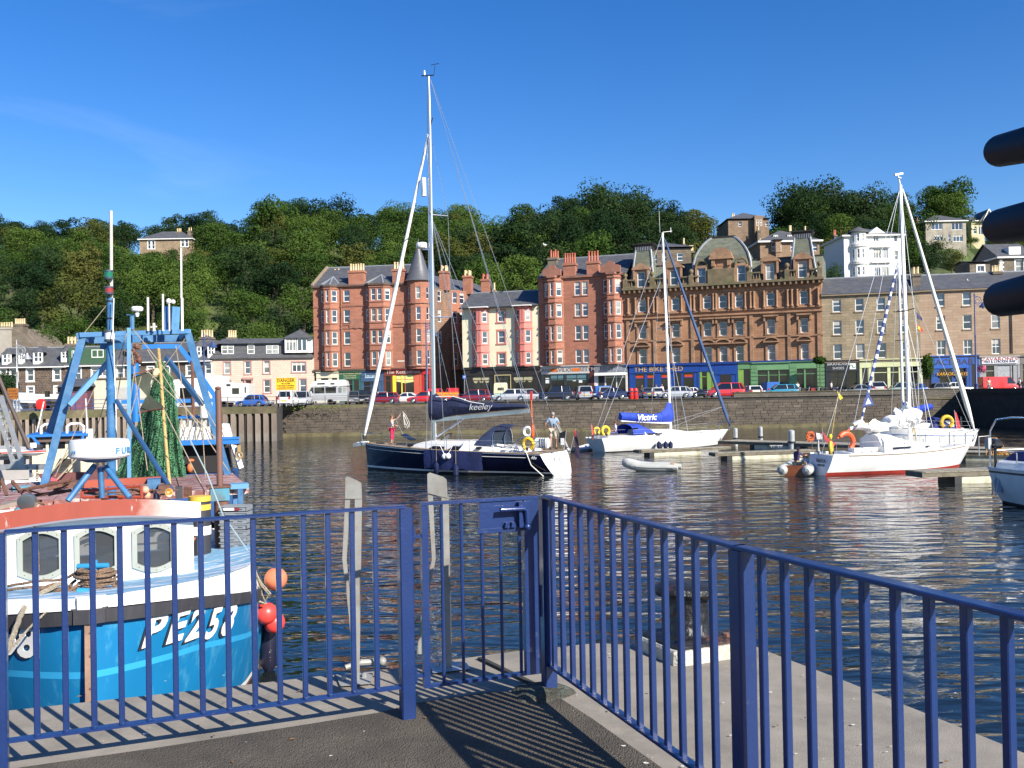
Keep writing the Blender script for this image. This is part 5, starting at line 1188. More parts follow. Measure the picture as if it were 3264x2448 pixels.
def car(kind,label,u0,u1,D,col,face='L',group=None,Lreal=None,dv=0):
  """face L/R = side on, nose to the left/right; B = seen from behind; F = seen from the front"""
  p=PROF[kind]; uc=(u0+u1)/2; w_px=(u1-u0)*D/F; W_=p['W']
  if face in 'LR':Ln=w_px; k=Ln/{'mini':3.6,'van':4.9,'suv':4.4,'mpv':4.3}.get(kind,4.2); k=max(.85,min(1.08,k))
  else:k=max(.9,min(1.05,w_px/W_)); Ln=(Lreal or 4.1)*k
  W_*=k; q=XY(uc,D); rz={'L':0,'R':PI,'B':PI/2*-1,'F':PI/2}[face]+RND.uniform(-.03,.03)
  if face in 'BF':q=q+Vector((0,Ln/2))
  H_,sh,hd=p['H']*k,p['sh']*k,p['hood']*k; pm_=PAINT[col]
  t=thing('car' if kind!='van' else 'van',label,'car' if kind!='van' else 'van',(q.x,q.y,ROAD+dv),rz,group)
  x0=-Ln/2; fx=lambda f:x0+Ln*f; hw=W_/2; body=MB(); rings=[]
  tail=.62 if kind=='saloon' else .9
  for f,zt,ww,zb_ in((0,.62,.80,.32),(.02,hd*.86,.90,.26),(.10,hd*.95,.97,.22),(p['a'],hd*1.02,1.0,.2),(p['a']+.08,sh,1.0,.2),(.6,sh,1.0,.2),(.9,sh*1.0,.98,.24),(.98,sh*.97,.93,.28),(1.0,sh*.8,.86,.36)):
    y=hw*ww; zm_=(zb_+zt)*.52
    rings.append([(fx(f),-y*.9,zb_*k),(fx(f),-y,zb_*k+.12),(fx(f),-y,zm_),(fx(f),-y*.93,zt-.05),(fx(f),-y*.82,zt),(fx(f),y*.82,zt),(fx(f),y*.93,zt-.05),(fx(f),y,zm_),(fx(f),y,zb_*k+.12),(fx(f),y*.9,zb_*k)])
  body.loft(rings); body.build('body',pm_,t,True)
  a,b,c,d=fx(p['a']),fx(p['b']),fx(p['c']),fx(p['d']); wb,wr=hw*.90,hw*.72; e=.015
  g=MB().hexa([(a,-wb,sh-.03),(d,-wb,sh-.03),(d,wb,sh-.03),(a,wb,sh-.03),(b,-wr,H_-.05),(c,-wr,H_-.05),(c,wr,H_-.05),(b,wr,H_-.05)])
  if kind=='van':
    g=MB().hexa([(a,-wb,sh-.03),(fx(.36),-wb,sh-.03),(fx(.36),wb,sh-.03),(a,wb,sh-.03),(b,-wr*1.12,H_-.1),(fx(.36),-wr*1.12,H_-.1),(fx(.36),wr*1.12,H_-.1),(b,wr*1.12,H_-.1)])
    MB().hexa([(fx(.37),-hw,.6),(fx(1),-hw,.6),(fx(1),hw,.6),(fx(.37),hw,.6),(fx(.37),-hw*.88,H_),(fx(.99),-hw*.88,H_),(fx(.99),hw*.88,H_),(fx(.37),hw*.88,H_)]).build('load_box',pm_,t)
  g.build('glass',car_g,t)
  if kind!='cabrio':
    r=MB().loft([[(b-.02,-wr-e,H_-.07),(c+.03,-wr-e,H_-.07),(c+.03,wr+e,H_-.07),(b-.02,wr+e,H_-.07)],[(b+.05,-wr*.92,H_),(c-.05,-wr*.92,H_),(c-.05,wr*.92,H_),(b+.05,wr*.92,H_)]])
    for s in(-1,1):
      r.bar((a,s*(wb+e),sh-.02),(b,s*(wr+e),H_-.05),.06); r.bar((d,s*(wb+e),sh-.02),(c,s*(wr+e),H_-.05),.14 if kind!='van' else .05)
      if kind!='van':xm=(b+c)/2; r.bar((xm+.05,s*(wb+e),sh-.02),(xm,s*(wr+e),H_-.05),.06)
      if kind in('estate','mpv','suv','hatch'):xm=b+(c-b)*.88; r.bar((xm+.1,s*(wb+e),sh-.02),(xm,s*(wr+e),H_-.05),.09)
    r.build('roof',pm_,t)
  rw=.30*k if kind not in('suv','van')else .35*k
  key=round(rw,2)
  if key not in wheel_c:
    m1=MB().loft([[(r_*math.cos(2*PI*j/16),y,r_*math.sin(2*PI*j/16))for j in range(16)]for r_,y in((rw*.6,-.09),(rw*.93,-.1),(rw,-.07),(rw,.07),(rw*.9,.1))]); m2=MB().loft([[(r_*math.cos(2*PI*j/16),y,r_*math.sin(2*PI*j/16))for j in range(16)]for r_,y in((rw*.62,-.104),(rw*.55,-.112),(rw*.2,-.105),(.03,-.12))])
    for i in range(5):m2.bar((0,-.118,0),(rw*.58*math.cos(i*1.257),-.118,rw*.58*math.sin(i*1.257)),.05,.02)
    wheel_c[key]=(m1.mesh('wheel',black,True),m2.mesh('rim',chrome))
  for fxx in(.19,.79):
    for s in(-1,1):
      w=inst('wheel',wheel_c[key][0],t,(fx(fxx),s*(hw-.09),rw),(0,0,0 if s<0 else PI)); inst('rim',wheel_c[key][1],w)
      if s<0:MB().loft([[(fx(fxx)+r_*math.cos(PI*j/10),s*(hw+.004),rw+.02+r_*math.sin(PI*j/10))for j in range(11)]for r_ in(rw*.98,rw*1.17)],False).build('wheel_arch',black,t)
  for s in(-1,1):
    MB().box(x0-.015+.02,x0+.22,s*hw*.62-.16,s*hw*.62+.16,.60*k,.75*k).build('headlight',lamp_w,t)
    MB().box(x0+Ln-.16,x0+Ln-.0+.012,s*hw*.72-.11,s*hw*.72+.11,sh*.72,sh*.96).build('tail_light',lamp_r,t)
  MB().box(x0+Ln-.03,x0+Ln+.02,-.26,.26,.52,.63).build('number_plate',plate_y,t); MB().box(x0-.03,x0+.03,-.26,.26,.42,.52).build('number_plate',plate_w,t)
  return t
RF,RR,RT=107.2,111.2,115.5
car('hatch','bright blue hatchback parked by the white motorhome, nose to the left',755,850,94.6,'blue','L')
car('suv','white and dark four-wheel drive parked behind the yellow danger sign',880,930,97,'white','B')
car('hatch','dark hatchback behind the bright blue one outside the pink terrace',790,870,101,'steel','R')
car('mpv','silver car between the danger sign and the campervan',925,975,100,'silver','F')
car('mpv','dark car with bright headlamps facing the quay right of the campervan',1100,1140,104.6,'grey','F')
car('suv','black car with white bonnet stripe squeezed beside the maroon estate',1138,1172,105,'black','F')
car('mpv','steel blue people carrier outside the blue fronted shop',1150,1240,114,'steel','L')
car('estate','maroon estate car parked at the quay railing below the blue fronted shop',1168,1272,106,'maroon','L')
car('mini','small rounded white car outside the yellow and red cafe',1253,1332,116,'white','L')
car('estate','red low car behind the big yacht mast outside the cafe',1298,1405,107,'red','L')
car('van','red van behind the blue sail cover of the dark yacht',1360,1425,113,'red','R')
car('mpv','dark red people carrier by the kerb just left of the cream van',1462,1562,RF,'maroon','L')
car('estate','dark estate car behind the dark red people carrier',1505,1570,RR,'steel','L')
car('hatch','pale silver blue hatchback in front of the cream tenement',1568,1682,RF,'silver','L')
car('mpv','silver people carrier behind the pale hatchback, nose to the right',1648,1728,RR+1,'silver','R')
car('suv','black four-wheel drive parked side on below the second red tenement',1716,1832,RF,'black','L')
car('estate','white estate car half hidden behind the black four-wheel drive',1748,1808,RR+2,'white','L')
car('suv','silver four-wheel drive seen from behind right of the black one',1842,1889,RF,'silver','B')
car('van','dark blue van in front of the white framed shop window',1896,1965,RT,'blue','R')
car('mpv','silver car seen from behind next to the navy saloon',1912,1952,RR,'silver','B')
car('saloon','navy saloon parked left of the red bins',1892,2003,RF,'navy','L')
car('hatch','white hatchback seen from behind outside the bike shop',2083,2116,RR,'white','B')
car('hatch','dark grey car left of the white hatchback outside the bike shop',2050,2086,RR,'grey','B')
car('hatch','pale silver hatchback by the wall under the mast of the blue covered yacht',2095,2205,RF,'silver','L')
car('mini','small white hatchback outside the dark passage of the bike shop',2174,2230,RT-.5,'white','L')
car('cabrio','black soft top car between the pale hatchback and the red people carrier',2202,2262,RR,'black','L')
car('mpv','bright red people carrier in front of the blue doorway',2250,2370,RF,'red','L')
car('hatch','grey car behind the red people carrier bumper',2366,2400,RR,'grey','F')
car('hatch','small white car seen from behind outside the green shop',2390,2430,RF+.6,'white','B')
car('van','bright blue van behind the teal estate',2448,2484,RT,'blue','B')
car('estate','teal estate car outside the green shopfront',2430,2542,RF,'teal','L')
car('saloon','dark saloon low behind the parapet outside the black shopfront',2688,2782,RF,'steel','L')
car('hatch','silver hatchback with big red tail lamps outside the cream shop',2780,2832,RR-1,'silver','B')
car('mpv','pale grey green car right of the silver hatchback outside the cream shop',2828,2912,RR,'green','L')
car('saloon','deep blue saloon behind the parapet right of the grey green car',2900,2952,RF,'blue','L')
car('estate','dark estate car behind the parapet outside the blue bar',2950,3022,RF,'grey','L')
car('saloon','white saloon with sloping nose outside the blue bar',2992,3095,RR-1,'white','R')
car('van','red van outside the chip shop at the right',3121,3246,RR,'red','R')
car('hatch','dark car at the right edge beyond the red van',3246,3300,RR,'black','R')
# motorhome, campervan, classic cream van, box van at left
def boxy(label,u0,u1,vt,D,parts,name,cat,rz=0.0,W_=2.1,vb=None):
  Fh=Facade(u0,D,u1,D); t=thing(name,label,cat,Fh.loc,0); X=Fh.x; zt=Fh.z((u0+u1)/2,vt); return t,Fh,X,Fh.z,zt
def wheels(t,xs,W_,r=.33):
  for x in xs:
    for y in(0.04,W_-.04):
      m1=MB().loft([[(x+r_*math.cos(2*PI*j/16),yy,r+r_*math.sin(2*PI*j/16))for j in range(16)]for r_,yy in((r*.6,y-.12),(r,y-.1),(r,y+.1),(r*.6,y+.12))]); w=m1.build('wheel',black,t,True)
      sub('rim',MB().loft([[(x+r_*math.cos(2*PI*j/12),y-.125,r+r_*math.sin(2*PI*j/12))for j in range(12)]for r_ in(r*.6,.02)]),chrome,t,w)
t,Fh,X,Z,zt=boxy('large white motorhome with over-cab bed parked left of the blue hatchback',662,792,1218,99,None,'motorhome','motorhome')
W_=2.2; m1=MB().prism([(X(705),0,.45),(X(791),0,.45),(X(791),0,Z(790,1222)),(X(690),0,Z(700,1217)),(X(668),0,Z(668,1225)),(X(663),0,Z(664,1236)),(X(668),0,Z(668,1243)),(X(700),0,Z(700,1248))],(0,W_,0)); m1.build('body',PAINT['white'],t)
m1=MB().prism([(X(672),.05,.4),(X(704),.05,.4),(X(704),.05,Z(704,1249)),(X(692),.05,Z(694,1248)),(X(684),.05,1.35),(X(672),.05,1.05)],(0,W_-.1,0)); m1.build('cab',PAINT['white'],t)
MB().prism([(X(687),.03,1.3),(X(703),.03,1.3),(X(703),.03,Z(704,1250)),(X(694),.03,Z(704,1250))],(0,W_-.06,0)).build('cab_glass',car_g,t)
MB().box(X(738),X(760),-.02,0,Z(750,1256),Z(750,1237)).build('window',car_g,t); MB().box(X(778),X(782),-.02,0,Z(780,1252),Z(780,1233)).build('window',car_g,t); MB().box(X(720),X(733),-.02,.0,Z(725,1231),Z(725,1224)).build('window',car_g,t)
MB().box(X(705),X(791),-.02,0,.45,.6).build('skirt',galv,t); wheels(t,(X(712),X(775)),W_)
t,Fh,X,Z,zt=boxy('silver and white campervan with raised roof and roof windows by the quay railing',960,1106,1213,104.5,None,'campervan','campervan')
W_=1.95; m1=MB().prism([(X(960),0,.4),(X(1104),0,.4),(X(1105),0,1.2),(X(1102),0,Z(1100,1232)),(X(990),0,Z(990,1232)),(X(978),0,1.35),(X(962),0,1.1)],(0,W_,0)); m1.build('body',PAINT['silver'],t)
MB().loft([[(X(986),.05,Z(990,1231)),(X(1103),.05,Z(990,1231)),(X(1103),W_-.05,Z(990,1231)),(X(986),W_-.05,Z(990,1231))],[(X(994),.2,Z(990,1218)),(X(1100),.2,Z(990,1216)),(X(1100),W_-.2,Z(990,1216)),(X(994),W_-.2,Z(990,1218))],[(X(1010),.35,Z(990,1213)),(X(1094),.35,Z(990,1212)),(X(1094),W_-.35,Z(990,1212)),(X(1010),W_-.35,Z(990,1213))]]).build('high_roof',PAINT['white'],t)
for a,b,c,d in((1000,1032,1235,1254),(1035,1069,1234,1253),(1076,1087,1235,1252),(1091,1101,1235,1251)):MB().box(X(a),X(b),-.015,0,Z(a,d),Z(a,c)).build('window',car_g if a<1070 else pane_c,t)
for a,b in((1009,1033),(1051,1064)):MB().box(X(a),X(b),.07,.12,Z(a,1226),Z(a,1221)).build('roof_window',car_g,t)
MB().prism([(X(980),-.01,1.3),(X(997),-.01,1.3),(X(997),-.01,Z(990,1235)),(X(991),-.01,Z(990,1235))],(0,W_+.02,0)).build('cab_glass',car_g,t); MB().box(X(960),X(1104),-.02,0,.75,.85).build('side_stripe',galv,t); wheels(t,(X(977),X(1050)),W_)
t,Fh,X,Z,zt=boxy('old cream and pale green van seen from behind in front of the cream tenement',1574,1616,1220,110,None,'van','van')
W_=X(1616); MB().loft([[(0.02,0,.4),(W_-.02,0,.4),(W_-.02,4,.4),(.02,4,.4)],[(0,0,1.1),(W_,0,1.1),(W_,4,1.1),(0,4,1.1)],[(.05,0,zt-.15),(W_-.05,0,zt-.15),(W_-.05,4,zt-.15),(.05,4,zt-.15)],[(.15,.1,zt),(W_-.15,.1,zt),(W_-.15,3.9,zt),(.15,3.9,zt)]]).build('body',PAINT['cream'],t)
MB().box(.03,W_-.03,-.02,-.005,.45,.95).build('lower_panel',mat('pale_mint',(.32,.50,.42),.4),t); MB().box(W_*.28,W_*.72,-.02,0,1.3,1.62).build('rear_window',car_g,t); MB().box(W_*.38,W_*.62,-.04,-.025,.62,.74).build('number_plate',plate_y,t)
wheels(t,(.25,W_-.25),.3,.28)
t,Fh,X,Z,zt=boxy('white demountable camper on a dark pickup at the far left quay',34,166,1255,88,None,'camper_truck','camper')
W_=2.0; MB().prism([(X(44),0,.9),(X(128),0,.75),(X(128),0,1.15),(X(165),0,1.15),(X(163),0,1.6),(X(155),0,Z(155,1257)),(X(60),0,Z(60,1255)),(X(44),0,Z(50,1262))],(0,W_,0)).build('camper_body',PAINT['white'],t)
MB().box(X(100),X(160),.1,W_-.1,.4,.9).build('pickup_bed',PAINT['black'],t); MB().box(X(141),X(157),-.02,0,1.35,1.9).build('window',car_g,t); MB().box(X(58),X(64),-.02,0,.9,1.8).build('locker',mat('pale_blue_locker',(.45,.52,.6),.5),t); wheels(t,(X(117),X(152)),W_)
MB().box(X(36),X(58),.2,W_-.2,.2,1.8).build('rear_box',mat('pale_blue_locker',(.45,.52,.6),.5),t)
car('van','red trailer van with orange lettering board beside the dark yacht sail',1412,1462,108.5,'red','L')
o=thing('sign','orange banner with yellow lettering on the quay behind the navy sail cover','sign',P(1425,1258,106.0)); MB().box(-1.25,1.25,0,.05,-.3,.3).build('board',mat('orange_banner',(.62,.13,.01),.5),o)
text('lettering','KETTLEDRUM CAFE',mat('lettering_yellow',(.8,.55,.03),.5),o,(0,-.02,0),(PI/2,0,0),.42,.2,.72)

# == STREET FURNITURE
bluep=mat('lamp_post_blue',(.03,.06,.18),.45,var=.15); 
def lamp(u,vt,D,label,col=bluep,side=1):
  q=XY(u,D); t=thing('street_lamp',label,'street lamp',(q.x,q.y,ROAD)); H_=P(u,vt,D).z-ROAD
  MB().lathe([(.28,0),(.28,.25),(.2,.35),(.2,.9),(.24,1.0),(.12,1.15),(.08,H_*.55),(.11,H_*.56),(.07,H_*.58),(.055,H_-.5),(.08,H_-.4),(.02,H_)],n=10).build('post',col,t,True)
  s=side; m1=MB().torus((s*.38,0,H_-1.0),.42,.04,'Y',22,6); m1.torus((s*.35,0,H_-1.05),.22,.03,'Y',16,6); m1.bar((0,0,H_-.45),(s*.6,0,H_-.62),.06); m1.bar((0,0,H_-1.7),(s*1.0,0,H_-1.45),.05); m1.build('scroll_bracket',col,t,True)
  l_=MB().lathe([(.05,.25),(.1,.2),(.16,.02),(.42,-.28),(.42,-.34),(.05,-.32)],(s*.95,0,H_-1.45),14).build('lamp_shade',col,t,True); sub('bulb',MB().ball((s*.95,0,H_-1.8),.14,8),pane_c,t,l_)
lamp(3112,930,107,'ornate blue street lamp right of the blue bar'); lamp(652,1053,96,'ornate blue street lamp behind the fishing boat gantry near the motorhome'); lamp(1361,1022,109,'ornate blue street lamp behind the tall mast by the turret',side=1)
lamp(55,1083,85,'grey green street lamp hung with bulbs at the far left',galv)
def post_sign(u,v0,v1,w_u,D,label,bm,name='sign',rot=0,nposts=1,zb=ROAD):
  c=P(u,(v0+v1)/2,D); h=(v1-v0)*D/F; w=w_u*D/F; t=thing(name,label,'sign',(c.x,c.y,zb)); zc_=c.z-zb
  MB().box(-w/2,w/2,-.03,.0,zc_-h/2,zc_+h/2).build('board',bm,t)
  for i in range(nposts):
    x=0 if nposts==1 else-w*.32+w*.64*i/(nposts-1)
    MB().tube([(x,.05,0),(x,.05,zc_+h*.3)],.035,6).build('post',galv,t)
  return t,zc_,w,h
t,zc_,w,h=post_sign(911,1204,1243,64,93.3,'yellow danger sign on three posts at the quay edge',mat('yellow_sign',(.80,.47,.02),.5),nposts=3)
sk=mat('sign_black',(.02,.015,.012),.5)
MB().box(-w/2+.05,w/2-.05,-.035,-.031,zc_+h/2-.08,zc_+h/2-.05).box(-w/2+.05,w/2-.05,-.035,-.031,zc_-h/2+.05,zc_-h/2+.08).build('border',sk,t)
for tx,z_,s in(('DANGER',.32,.46),('NO ACCESS',.02,.17),('WHEN FERRY IS ENTERING',-.2,.15),('OR LEAVING THE BERTH',-.41,.15)):text('lettering',tx,sk,t,(0,-.04,zc_+z_),(PI/2,0,0),s,0,.95,.006,off=.004)
t,zc_,w,h=post_sign(41,1237,1273,34,80.5,'weathered orange brown notice board at the far left quay',mat('brown_sign',(.30,.11,.02),.6),nposts=2)
for i in range(3):text('lettering',('CAUTION','QUAY EDGE','NO PARKING')[i]if 0 else('DANGER','NO ACCESS','AT ANY TIME')[i],mat('faded_letter',(.18,.06,.015),.6),t,(0,-.04,zc_+.25-i*.25),(PI/2,0,0),.17)
t,zc_,w,h=post_sign(1480,1196,1207,11,110.5,'small square blue road sign on a pole in the side street mouth',mat('blue_sign',(.03,.12,.45),.5)); MB().box(-.05,.0,-.04,-.032,zc_-.12,zc_+.1).box(-.1,.1,-.04,-.033,zc_+.02,zc_+.08).build('symbol',white,t)
t=thing('lifebuoy_cabinet','red canvas covered lifebuoy cabinet on the left quay railing','lifebuoy',(P(140,1300,81.5).x,81.0,ROAD+.25)); MB().loft([[(-.3,-.12,0),(.3,-.12,0),(.3,.12,0),(-.3,.12,0)],[(-.36,-.2,.25),(.36,-.2,.25),(.36,.15,.25),(-.36,.15,.25)],[(-.34,-.18,.7),(.34,-.18,.7),(.34,.15,.7),(-.34,.15,.7)],[(-.15,-.06,.9),(.15,-.06,.9),(.15,.08,.9),(-.15,.08,.9)]]).build('cover',mat('red_canvas',(.55,.02,.015),.7,var=.3,bump=.5),t,True); MB().box(-.05,.05,0,.08,-.9,.1).build('post',galv,t)
rb_=mat('red_plastic',(.52,.02,.015),.45)
for u_,l_ in((2012,'left red litter bin with rounded top by the navy saloon'),(2026,'right red litter bin with rounded top by the wall')):
  q=XY(u_,106.2); t=thing('litter_bin',l_,'bin',(q.x,q.y,ROAD)); MB().lathe([(.25,0),(.29,.1),(.30,.95)],n=14).build('bin_body',rb_,t,True); MB().lathe([(.31,.95),(.31,1.0),(.25,1.2),(.08,1.27)],n=14).build('lid',rb_,t,True); MB().box(-.16,.16,-.31,-.2,.82,.93).build('opening',black,t)
# quay railings
def quay_rail(pts,label,m_,h=1.05,step=2.3,rails=(1.0,.62,.28)):
  t=thing('railing',label,'railing',(pts[0].x,pts[0].y,ROAD)); o=pts[0]; pm_=MB().box(-.03,.03,-.03,.03,0,h).mesh('post',m_)
  for i in range(len(pts)-1):
    a,b=pts[i]-o,pts[i+1]-o; d=b-a; n=max(1,int(d.length/step))
    for j in range(n+(i==len(pts)-2)):q=a+d*(j/n); inst('post',pm_,t,(q.x,q.y,0))
    for z in rails:MB().tube([(a.x,a.y,z),(b.x,b.y,z)],.022,5).build('rail',m_,t)
quay_rail([pB+Vector((0,.35)),pA+Vector((0,.35))],'dark blue railing along the piled quay at the left',bluep,step=1.6)
quay_rail([pA+Vector((.2,.35)),XY(880,92.8),cL+Vector((0,.4)),XY(1180,WALLY+.4)],'rusty metal railing at the quay edge around the danger sign',mat('rusty_rail',(.12,.09,.08),.7,var=.4),step=2.0)
quay_rail([XY(1195,WALLY+.4),XY(2330,WALLY+.2)],'thin blue railing along the stone quay wall',bluep,h=.95,rails=(.9,.5))
# marker post with orange top standing on quay wall is part of yacht gear (below)
# flower basket, street tree, dark shrub at left
t=thing('hanging_basket','hanging basket of pink flowers in front of the chip shop sign','flowers',P(3130,1176,113.5)); m1=MB(); m2=MB()
for i in range(260):
  d=Vector((RND.gauss(0,1),RND.gauss(0,1),RND.gauss(0,1))).normalized()*RND.uniform(.35,.62); a=d.orthogonal().normalized()*.09; b=d.cross(a).normalized()*.09; (m1 if RND.random()<.62 else m2).poly([d-a,d-b,d+a,d+b])
m1.build('flowers',mat('pink_petals',(.55,.06,.22),.7),t,fix=False); m2.build('foliage',fern,t,fix=False); MB().bar((-.9,0,.9),(0,0,.8),.04).bar((0,0,.8),(0,0,.2),.02).build('bracket',bluep,t)
def shrub(u,v0,v1,w_u,D,label,lm,seed,trunkh=0.0,name='tree'):
  c=P(u,(v0+v1)/2,D); h=(v1-v0)*D/F/2; w=w_u*D/F/2; t=thing(name,label,'tree' if name=='tree' else 'bush',(c.x,c.y,ROAD)); r=random.Random(seed); m1=MB(); zc_=c.z-ROAD
  for i in range(2200):
    d=Vector((r.gauss(0,1),r.gauss(0,1),r.gauss(0,1))).normalized(); k=r.uniform(.35,1.05)*(1+.35*noise.noise(d*2+Vector((seed,0,0)))); p_=Vector((d.x*w*k,d.y*w*k,zc_+d.z*h*k)); n=(d+Vector((r.gauss(0,.5),r.gauss(0,.5),r.gauss(0,.5)))).normalized(); a=n.orthogonal().normalized(); a=Matrix.Rotation(r.uniform(0,6.28),3,n)@a; b=n.cross(a); s=.13*r.uniform(.6,1.3)
    m1.poly([p_-a*s,p_+b*s*.6,p_+a*s,p_-b*s*.6])
  m1.build('foliage',lm,t,fix=False); MB().tube([(0,0,0),(.05,0,zc_)],[.07,.04],6).build('trunk',bark,t)
shrub(2955,1128,1210,42,113.5,'slim street tree between the cream shop and the blue bar',lf_mid,3); shrub(18,1188,1262,72,90,'dark rounded bush at the far left by the brown notice',lf_dark,4,name='bush')
shrub(2612,1137,1160,40,119,'weeds growing on the cornice above the green shop',lf_mid,5,name='bush')

# == PEOPLE
skin_m=mat('skin',(.45,.24,.16),.6,var=.06); SKN={}
def skinned(name,vs,es,rs,mt,parent,lv=1):
  me=bpy.data.meshes.new(name); me.from_pydata([tuple(v)for v in vs],es,[]); me.materials.append(mt); o=bpy.data.objects.new(name,me); link(o,parent)
  md=o.modifiers.new('skin','SKIN'); sv=me.skin_vertices[0].data if me.skin_vertices else None
  if sv is None:
    import bmesh
    bm=bmesh.new(); bm.from_mesh(me); bm.verts.layers.skin.verify(); bm.to_mesh(me); bm.free(); sv=me.skin_vertices[0].data
  for i,r in enumerate(rs):sv[i].radius=(r,r)if not isinstance(r,tuple)else r; sv[i].use_root=(i==0)
  md.use_smooth_shade=True; sb=o.modifiers.new('sub','SUBSURF'); sb.levels=lv; sb.render_levels=lv
  return o
def person(label,loc,rz,shirt,trousers,hair=(.05,.03,.02),pose=None,h=1.75,bare_legs=False,sleeves=True,long_hair=False,shoes=True,group=None,shorts=False):
  """faces local -y; x = its left-right; pose overrides joints"""
  J=dict(pel=(0,0,.95),belly=(0,0,1.1),chest=(0,0,1.32),neck=(0,.01,1.48),head=(0,-.01,1.62),top=(0,0,1.71),sl=(-.17,0,1.42),sr=(.17,0,1.42),el=(-.24,.02,1.16),er=(.24,.02,1.16),wl=(-.25,-.06,.92),wr=(.25,-.06,.92),
 hl=(-.09,0,.90),hr=(.09,0,.90),kl=(-.10,-.01,.49),kr=(.10,-.01,.49),al=(-.11,.02,.08),ar=(.11,.02,.08),tl=(-.12,-.16,.03),tr=(.12,-.16,.03))
  J.update(pose or{}); k=h/1.75; J={a:Vector(b)*k for a,b in J.items()}; t=thing('person',label,'person',loc,rz,group)
  nm=['pel','belly','chest','neck','head','top','sl','sr','el','er','wl','wr','hl','hr','kl','kr','al','ar','tl','tr']; R_=dict(pel=(.13,.1),belly=(.11,.085),chest=(.10,.075),neck=.05,head=(.078,.095),top=(.06,.07),sl=.055,sr=.055,el=.04,er=.04,wl=.028,wr=.028,hl=.09,hr=.09,kl=.056,kr=.056,al=.036,ar=.036,tl=.03,tr=.03)
  E=[('pel','belly'),('belly','chest'),('chest','neck'),('neck','head'),('head','top'),('chest','sl'),('chest','sr'),('sl','el'),('sr','er'),('el','wl'),('er','wr'),('pel','hl'),('pel','hr'),('hl','kl'),('hr','kr'),('kl','al'),('kr','ar'),('al','tl'),('ar','tr')]
  vs=[J[n]for n in nm]; es=[(nm.index(a),nm.index(b))for a,b in E]; rs=[tuple(q*k for q in R_[n])if isinstance(R_[n],tuple)else R_[n]*k for n in nm]
  for w,e in(('wl','el'),('wr','er')):  # hands: palm, four fingers and a thumb
    wi=nm.index(w); d=(J[w]-J[e]).normalized(); sd=d.orthogonal().normalized(); pi=len(vs); vs.append(J[w]+d*.07*k); rs.append(.03*k); es.append((wi,pi))
    for f_ in range(4):
      q=len(vs); b=J[w]+d*.10*k+sd*(f_-1.5)*.02*k; vs+=[b,b+d*(.035,.045,.04,.03)[f_]*k+d.cross(sd)*.015*k]; rs+=[.009*k,.008*k]; es+=[(pi,q),(q,q+1)]
    q=len(vs); vs.append(J[w]+d*.06*k+sd*.055*k); rs.append(.011*k); es.append((wi,q))
  nz_i=len(vs); vs.append(J['head']+Vector((0,-.105,-.005))*k); rs.append(.014*k); es.append((nm.index('head'),nz_i))
  skinned('body',vs,es,rs,skin_m,t)
  sm=mat('cloth_%d_%d_%d'%tuple(int(c*255)for c in shirt),shirt,.85,var=.15,scale=6); tm=mat('cloth_%d_%d_%d'%tuple(int(c*255)for c in trousers),trousers,.85,var=.15,scale=6)
  mid=lambda a,b,f_:J[a]+(J[b]-J[a])*f_
  sn=[J['belly']-Vector((0,0,.08*k)),J['belly'],J['chest'],mid('chest','neck',.55)]; se=[(0,1),(1,2),(2,3)]; sr_=[(.155*k,.125*k),(.155*k,.12*k),(.172*k,.13*k),(.085*k,.075*k)]
  if not sleeves:
    sn+=[mid('chest','sl',.75),mid('chest','sr',.75)]; se+=[(2,4),(2,5)]; sr_+=[.10*k,.10*k]
  if sleeves:
    sn+=[J['sl'],J['sr'],mid('sl','el',.8),mid('sr','er',.8)]; se+=[(2,4),(2,5),(4,6),(5,7)]; sr_+=[.088*k,.088*k,.068*k,.068*k]
  skinned('shirt',sn,se,sr_,sm,t)
  f2=.75 if shorts else .93
  if shorts:tn=[J['pel'],J['hl'],J['hr'],mid('hl','kl',.95),mid('hr','kr',.95)]; te=[(0,1),(0,2),(1,3),(2,4)]; tr2=[(.15*k,.12*k),.108*k,.108*k,.095*k,.095*k]
  else:tn=[J['pel'],J['hl'],J['hr'],J['kl'],J['kr'],mid('kl','al',.55 if bare_legs else .95),mid('kr','ar',.55 if bare_legs else .95)]; te=[(0,1),(0,2),(1,3),(2,4),(3,5),(4,6)]; tr2=[(.15*k,.12*k),.105*k,.105*k,.078*k,.078*k,.068*k,.068*k]
  skinned('trousers',tn,te,tr2,tm,t)
  hm_=mat('hair_%d_%d_%d'%tuple(int(c*255)for c in hair),hair,.7,var=.3,scale=20); hc=J['head']+Vector((0,.025,.035))*k; hb=MB().ball(hc,.102*k,12,(.95,1.05,1.0))
  if long_hair:hb.ball(hc+Vector((0,.03,-.09))*k,.09*k,10,(1,.7,1.2))
  hb.build('hair',hm_,t,True)
  if shoes:
    for s in 'lr':MB().loft([[J['a'+s]+Vector(q)*k for q in r_]for r_ in([(-.045,.06,-.08),(.045,.06,-.08),(.05,.06,0),(-.05,.06,0)],[(-.05,-.08,-.08),(.05,-.08,-.08),(.045,-.08,-.02),(-.045,-.08,-.02)],[(-.035,-.2,-.08),(.035,-.2,-.08),(.03,-.2,-.045),(-.03,-.2,-.045)])]).build('shoe',mat('dark_shoe',(.03,.025,.02),.6),t,True)
  return t
walk=dict(kl=(-.10,-.18,.52),al=(-.1,-.12,.1),tl=(-.1,-.28,.05),kr=(.10,.06,.5),ar=(.1,.28,.12),tr=(.1,.16,.03),wl=(-.24,.12,.94),wr=(.24,-.25,.98))
